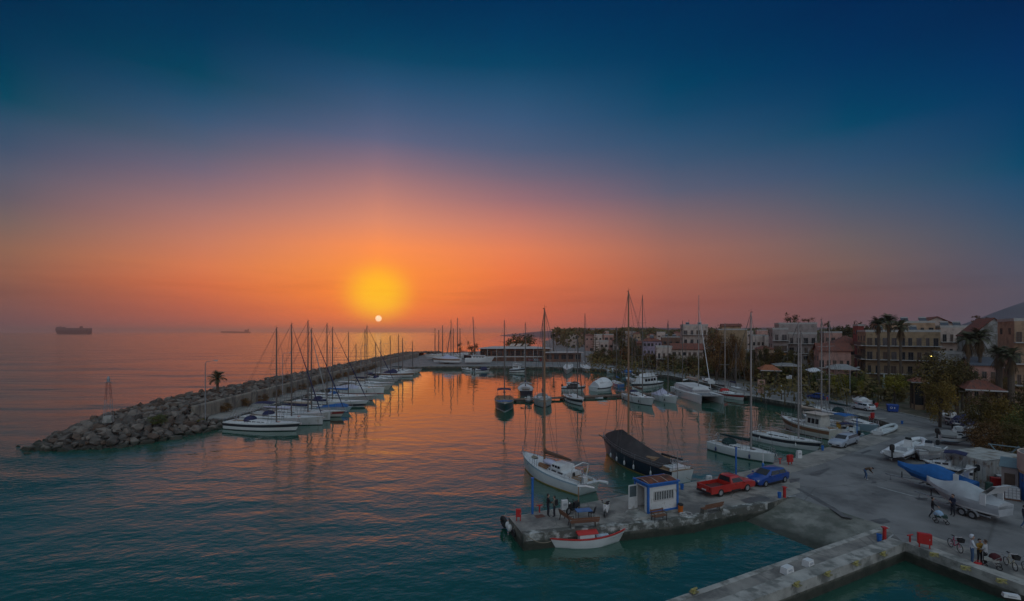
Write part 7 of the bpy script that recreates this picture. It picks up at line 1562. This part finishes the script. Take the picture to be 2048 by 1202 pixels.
p = G(1991, 977, QZ); t = thing('crate', 'red crate beside the caged tank', 'crate', (p.x, p.y, QZ + .012), -.5); b = MB(); b.box((0, 0, .5), (.7, .5, 1.0)); b.build('body', REDP, t); b = MB(); b.box((0, 0, 1.03), (.74, .54, .06)); b.build('lid', REDP, t)
p = G(1978, 984, QZ); t = thing('drum', 'dark green drum between crate and blue-covered boat', 'drum', (p.x, p.y, QZ + .012), 0); b = MB(); b.lathe([(.29, 0), (.3, .3), (.28, .32), (.3, .34), (.3, .6), (.28, .62), (.3, .64), (.29, .9), (.02, .9)]); b.build('body', mat('green_drum', (.03, .08, .06), .5), t); b = MB(); b.lathe([(.05, .9), (.05, .94), (.01, .94)], (.15, 0, 0), 8); b.build('bung', STEEL, t)
p = G(2008, 950, QZ); t = thing('trestle', 'crossed grey steel trestle standing beside the containers', 'trestle', (p.x, p.y, QZ + .012), -.8)
for s_ in (1, -1): b = MB(); b.tube([(-1.1 * s_, .2 * s_, 0), (1.1 * s_, .2 * s_, 3.2)], .07, 6); b.build('leg', mat('grey_blue_steel', (.13, .19, .21), .6), t)
b = MB(); b.tube([(-1.2, 0, 3.1), (1.2, 0, 3.1)], .06, 6); b.build('crossbeam', MATS['grey_blue_steel'], t)
# rounded white and blue workshop cut by the right edge
c = G(2050, 1016, QZ); c = V((c.x + 4.6, c.y + .6, QZ)); t = thing('workshop', 'rounded white workshop with tall blue doors at the right edge', 'workshop', tuple(c), 0)
def arc(r, z0, z1, a0, a1, n=24, th=.12):
    b = MB(); rows = []
    for i in range(n + 1):
        a = a0 + (a1 - a0) * i / n; rows.append([V((r * cos(a), r * sin(a), z0)), V((r * cos(a), r * sin(a), z1)), V(((r - th) * cos(a), (r - th) * sin(a), z1)), V(((r - th) * cos(a), (r - th) * sin(a), z0))])
    b.loft(rows); return b
arc(3.2, 2.7, 4.3, 0, 2 * pi, 40).build('upper_wall', WM['white'], t, True); arc(3.15, 2.45, 2.7, 0, 2 * pi, 40).build('fascia', WM['beige'], t, True)
for k in range(14): arc(3.05, 0, 2.45, 2 * pi * k / 14 + .02, 2 * pi * (k + 1) / 14 - .02, 3).build('blue_panel', BLUEP, t)
b = MB(); b.lathe([(3.1, 4.2), (2.4, 4.5), (.02, 4.7)], (0, 0, 0), 30); b.build('roof', FLATR, t)
p = G(2028, 992, QZ); t = thing('shed', 'small pale shed with a sloping roof beside the blue doors', 'shed', (p.x + .5, p.y + .8, QZ), -.85); b = MB(); b.box((0, 0, 1.3), (1.1, 2.0, 2.6)); b.build('wall', WM['grey'], t); b = MB(); b.sheet((-.7, -1.15, 2.6), (.7, -1.15, 2.6), (.7, 1.15, 3.1), (-.7, 1.15, 3.1), .07); b.build('roof', mat('grey_blue_steel', ()) if False else MATS['grey_blue_steel'], t); b = MB(); b.box((0, -1.02, 1.05), (.7, .06, 2.0)); b.build('door', SHUT, t)
# ------------------------------------------------------------------ people
SKIN = mat('skin', (.36, .21, .15), .6); HAIRD = mat('dark_hair', (.018, .013, .01), .7); HAIRB = mat('brown_hair', (.06, .032, .018), .7)
def cloth(n, c): return mat(n, c, .9, var=.12, scale=6, bump=.2, bscale=12)
def person(label, px, py, face, top, legs, shoe, hair=HAIRD, joints=None, hood=None, z=QZ, h=1.72, coat=False, group='people on the quays', skirt=None, backpack=None):
    """joints: overrides of the standing pose, metres, facing +x"""
    J = {'pel': (0, 0, .95), 'waist': (0, 0, 1.08), 'chest': (.01, 0, 1.30), 'neck': (.0, 0, 1.47), 'chin': (.03, 0, 1.56), 'head': (.025, 0, 1.65), 'crown': (.015, 0, 1.715), 'nose': (.135, 0, 1.63),
         'shL': (0, .175, 1.41), 'elL': (-.02, .225, 1.15), 'wrL': (.06, .235, .92), 'shR': (0, -.175, 1.41), 'elR': (-.02, -.225, 1.15), 'wrR': (.06, -.235, .92),
         'hiL': (0, .095, .90), 'knL': (.03, .105, .50), 'anL': (-.01, .11, .085), 'toL': (.15, .125, .035), 'hiR': (0, -.095, .90), 'knR': (.03, -.105, .50), 'anR': (-.01, -.11, .085), 'toR': (.15, -.125, .035)}
    J.update(joints or {})
    rad = {'pel': .135, 'waist': .125, 'chest': .145, 'neck': .055, 'chin': .078, 'head': .092, 'crown': .07, 'nose': .014, 'sh': .072, 'el': .048, 'wr': .032, 'hi': .092, 'kn': .062, 'an': .042, 'to': .038}
    E = [('pel', 'waist', 0), ('waist', 'chest', 0), ('chest', 'neck', 0), ('neck', 'chin', 3), ('chin', 'head', 3), ('head', 'crown', 3), ('head', 'nose', 3)]
    for s_ in 'LR': E += [('chest', 'sh' + s_, 0), ('sh' + s_, 'el' + s_, 0), ('el' + s_, 'wr' + s_, 0), ('pel', 'hi' + s_, 1), ('hi' + s_, 'kn' + s_, 1), ('kn' + s_, 'an' + s_, 1), ('an' + s_, 'to' + s_, 2)]
    names = list(J); pts = [V(J[n]) for n in names]; rr_ = [rad.get(n, rad.get(n[:2], .05)) for n in names]; idx = {n: i for i, n in enumerate(names)}; ed = [(idx[a], idx[b_], m) for a, b_, m in E]
    for s_, sg in (('L', 1), ('R', -1)):                 # palm, four fingers and a thumb at the end of each forearm
        w = V(J['wr' + s_]); e = V(J['el' + s_]); d = (w - e).normalized(); side = d.cross(V((0, sg, 0)));
        side = side.normalized() if side.length > .1 else V((1, 0, 0)); nrm = d.cross(side).normalized()
        pi_ = len(pts); pts.append(w + d * .07); rr_.append(.030); ed.append((idx['wr' + s_], pi_, 3))
        for k, ln in enumerate((.062, .075, .07, .052)):
            o = side * (.03 - .02 * k); a = len(pts); pts += [w + d * .10 + o, w + d * (.10 + ln * .6) + o + nrm * .012, w + d * (.10 + ln) + o * 1.05 + nrm * .035]; rr_ += [.010, .009, .0075]; ed += [(pi_, a, 3), (a, a + 1, 3), (a + 1, a + 2, 3)]
        a = len(pts); pts += [w + d * .05 + side * .04 + nrm * .01, w + d * .09 + side * .06 + nrm * .02]; rr_ += [.012, .009]; ed += [(pi_, a, 3), (a, a + 1, 3)]
    me = bpy.data.meshes.new('body'); me.from_pydata(pts, [(a, b_) for a, b_, _ in ed], []); o = bpy.data.objects.new('body', me); COL.objects.link(o)
    sk = o.modifiers.new('s', 'SKIN'); sk.use_smooth_shade = True
    for i, sv in enumerate(me.skin_vertices[0].data): sv.radius = (rr_[i], rr_[i]); sv.use_root = (i == 0)
    sv = o.modifiers.new('d', 'SUBSURF'); sv.levels = sv.render_levels = 1
    dg = bpy.context.evaluated_depsgraph_get(); m2 = bpy.data.meshes.new_from_object(o.evaluated_get(dg)); m2.name = 'person_body'; bpy.data.objects.remove(o)
    for q in (top, legs, shoe, SKIN): m2.materials.append(q)
    for f in m2.polygons:
        best = (9e9, 0); c = f.center
        for a, b_, m in ed:
            A = pts[a]; D = pts[b_] - A; u = max(0, min(1, (c - A).dot(D) / max(1e-9, D.length_squared))); q = (A + D * u - c).length - (rr_[a] + (rr_[b_] - rr_[a]) * u)
            if q < best[0]: best = (q, m)
        f.material_index = best[1]; f.use_smooth = True
    p = G(px, py, z); t = thing('person', label, 'person', (p.x, p.y, z + .012), face, group)
    t.scale = (h / 1.75,) * 3
    bo = bpy.data.objects.new('body', m2); COL.objects.link(bo); bo.parent = t
    hd = V(J['head']); up = (V(J['crown']) - V(J['chin'])).normalized(); fw = (V(J['nose']) - hd); fw = (fw - up * fw.dot(up)).normalized(); sd_ = up.cross(fw); rot = M((fw, sd_, up)).transposed()
    b = MB(); nu = 14
    rows = []
    for j in range(7):
        ph = j / 6 * 1.9; rg = []
        for k in range(nu):
            a = 2 * pi * k / nu; fr = cos(a); lim = ph if fr < .2 else min(ph, 1.05 - .35 * fr); q = (.118 if hood is None else .15)
            rg.append(hd + rot @ V((q * sin(lim) * cos(a) * 1.02 - .012, q * sin(lim) * sin(a) * .92, q * 1.12 * cos(lim) + .012)))
        rows.append(rg)
    b.loft(rows); b.build('hood' if hood else 'hair', hood or hair, t, True)
    if backpack:
        b = MB(); c = V(J['chest']); b.box(c + V((-.2, 0, -.06)), (.18, .3, .44), top=(.8, .85)); b.build('backpack', backpack, t)
    return t
BLK = cloth('black_cloth', (.016, .016, .018)); JEAN = cloth('denim', (.05, .10, .19)); DKB = cloth('dark_trousers', (.022, .024, .032)); SHOE = mat('shoe', (.03, .03, .03), .7); SHOEW = mat('pale_shoe', (.4, .4, .4), .7); BRN = cloth('brown_jacket', (.075, .045, .025)); GRYJ = cloth('grey_olive_top', (.13, .125, .10)); WHT = cloth('white_hoodie', (.55, .57, .60)); MUS = cloth('mustard_top', (.34, .18, .03)); PALE = cloth('pale_grey_sweater', (.40, .40, .40)); NAVYJ = cloth('navy_jacket', (.02, .025, .05))
ang = lambda dx, dy: atan2(dy, dx)
person('person in a long dark jacket facing a companion on the pier', 1096, 1033, .3, BLK, DKB, SHOE, joints={'elR': (.10, -.22, 1.16), 'wrR': (.26, -.1, 1.14), 'elL': (.06, .22, 1.15), 'wrL': (.22, .12, 1.05)}, h=1.85)
person('person in a grey-olive top with a backpack on the pier', 1109, 1034, 2.7, GRYJ, DKB, SHOE, joints={'elL': (.02, .26, 1.18), 'wrL': (.14, .12, 1.16), 'elR': (.05, -.24, 1.16), 'wrR': (.2, -.1, 1.15)}, backpack=BLK, h=1.72)
person('person in a brown jacket bending forward alone on the yard', 1732, 959, -.4, BRN, JEAN, SHOEW, joints={'pel': (-.12, 0, .92), 'waist': (-.02, 0, 1.02), 'chest': (.20, 0, 1.14), 'neck': (.36, 0, 1.17), 'chin': (.44, 0, 1.13), 'head': (.50, 0, 1.12), 'crown': (.56, 0, 1.13), 'nose': (.48, 0, 1.01), 'shL': (.27, .19, 1.14), 'shR': (.27, -.19, 1.14), 'elL': (.34, .24, .88), 'elR': (.36, -.24, .90), 'wrL': (.48, .1, .74), 'wrR': (.48, -.1, .76), 'hiL': (-.12, .1, .88), 'hiR': (-.12, -.1, .88), 'knL': (.02, .16, .48), 'knR': (.04, -.14, .48), 'anL': (-.06, .2, .085), 'anR': (-.02, -.18, .085), 'toL': (.1, .22, .035), 'toR': (.14, -.19, .035)}, h=1.85)
person('person in black pushing a pram across the yard', 1865, 1036, -.55, BLK, DKB, SHOE, joints={'elL': (.10, .22, 1.17), 'wrL': (.34, .16, 1.02), 'elR': (.10, -.22, 1.17), 'wrR': (.34, -.16, 1.02), 'knL': (.14, .10, .5), 'anL': (.2, .1, .085), 'toL': (.36, .11, .04), 'knR': (-.05, -.1, .5), 'anR': (-.26, -.1, .12), 'toR': (-.12, -.11, .045)}, h=1.7)
person('person in a dark top standing by the twin-axle trailer', 1906, 1032, 3.3, NAVYJ, DKB, SHOE, hair=HAIRB, joints={'elL': (.08, .23, 1.18), 'wrL': (.22, .02, 1.18), 'elR': (.08, -.23, 1.18), 'wrR': (.24, .0, 1.14)}, h=1.78)
person('person in a white hooded top and jeans at the basin edge', 1944, 1126, -.6, WHT, JEAN, SHOEW, hood=WHT, joints={'elL': (.06, .24, 1.16), 'wrL': (.2, .1, 1.06), 'elR': (.06, -.24, 1.16), 'wrR': (.2, -.1, 1.06)}, h=1.82)
person('person in a mustard top and black trousers between two others', 1959, 1127, -1.6, MUS, BLK, SHOE, joints={'elL': (.10, .22, 1.18), 'wrL': (.24, .02, 1.18), 'elR': (.10, -.22, 1.18), 'wrR': (.25, -.02, 1.14)}, h=1.6)
person('person in a pale grey sweater seen from behind at the basin', 1971, 1132, 2.0, PALE, BLK, SHOEW, hair=HAIRB, joints={'elL': (.05, .26, 1.17), 'wrL': (.2, .14, 1.08), 'elR': (.04, -.26, 1.16), 'wrR': (.16, -.16, 1.0)}, h=1.68)
person('person in dark clothes walking out at the right edge', 2049, 1056, -.4, NAVYJ, JEAN, SHOEW, joints={'knL': (.14, .10, .5), 'anL': (.2, .1, .085), 'toL': (.36, .11, .04), 'knR': (-.05, -.1, .5), 'anR': (-.26, -.1, .12), 'toR': (-.12, -.11, .045)}, h=1.75)
person('person in dark clothes sitting at the far quay edge', 1589, 802, -2.2, BLK, DKB, SHOE, joints={k_: v_ for k_, v_ in dict(pel=(0, 0, .28), waist=(0, 0, .4), chest=(.03, 0, .62), neck=(.05, 0, .79), chin=(.08, 0, .88), head=(.08, 0, .97), crown=(.07, 0, 1.04), nose=(.19, 0, .95), shL=(.04, .17, .73), shR=(.04, -.17, .73), elL=(.12, .22, .5), elR=(.12, -.22, .5), wrL=(.3, .14, .45), wrR=(.3, -.14, .45), hiL=(.02, .1, .24), hiR=(.02, -.1, .24), knL=(.4, .14, .42), knR=(.4, -.14, .42), anL=(.5, .14, .085), anR=(.5, -.14, .085), toL=(.66, .15, .035), toR=(.66, -.15, .035)).items()}, h=1.8)
# prams and bags
def pram(label, px, py, rz, hoodm, bodym):
    p = G(px, py, QZ); t = thing('pram', label, 'pram', (p.x, p.y, QZ + .012), rz, 'prams'); b = MB()
    for s_ in (1, -1): b.tube([(-.5, s_ * .24, .98), (.05, s_ * .26, .5), (.38, s_ * .24, .16)], .018, 5); b.tube([(-.3, s_ * .26, .16), (.05, s_ * .26, .5)], .018, 5)
    b.tube([(-.5, -.24, .98), (-.5, .24, .98)], .02, 5); b.build('frame', ALU, t)
    b = MB(); b.loft([[V((x, y, z)) for y, z in ((.2, z0), (.22, z0 + hh), (-.22, z0 + hh), (-.2, z0))] for x, z0, hh in ((-.3, .48, .2), (0, .42, .25), (.4, .46, .2))]); b.build('seat', bodym, t, True)
    b = MB(); b.ell((-.12, 0, .62), (.32, .25, .38), 12, 5, 0.0); b.build('hood', hoodm, t, True)
    for x, r in ((-.3, .16), (.36, .14)):
        for s_ in (1, -1): b = MB(); b.torus((x, s_ * .27, r), r - .025, .025, 14, 6, M.Rotation(R(90), 3, 'X')); b.build('wheel', TYRE, t, True)
pram('pale blue pram being pushed across the yard', 1881, 1046, -.55, cloth('pale_blue_cloth', (.26, .38, .50)), cloth('dark_green_cloth', (.03, .06, .05)))
pram('pram with a maroon hood beside the grey-sweatered person', 1985, 1136, 2.4, cloth('maroon_cloth', (.07, .012, .016)), cloth('pale_basket', (.42, .42, .38)))
p = G(1957, 1131, QZ); b = MB(); b.ell((0, 0, .1), (.26, .16, .12), 12, 6, -.8); t = thing('bag', 'bright red bag lying at the feet of the group', 'bag', (p.x, p.y, QZ + .012), -.5); b.build('body', cloth('red_cloth', (.45, .03, .03)), t, True); b = MB(); b.tube([(-.15, 0, .2), (-.08, 0, .32), (.08, 0, .32), (.15, 0, .2)], .015, 5); b.build('handle', MATS['red_cloth'], t)
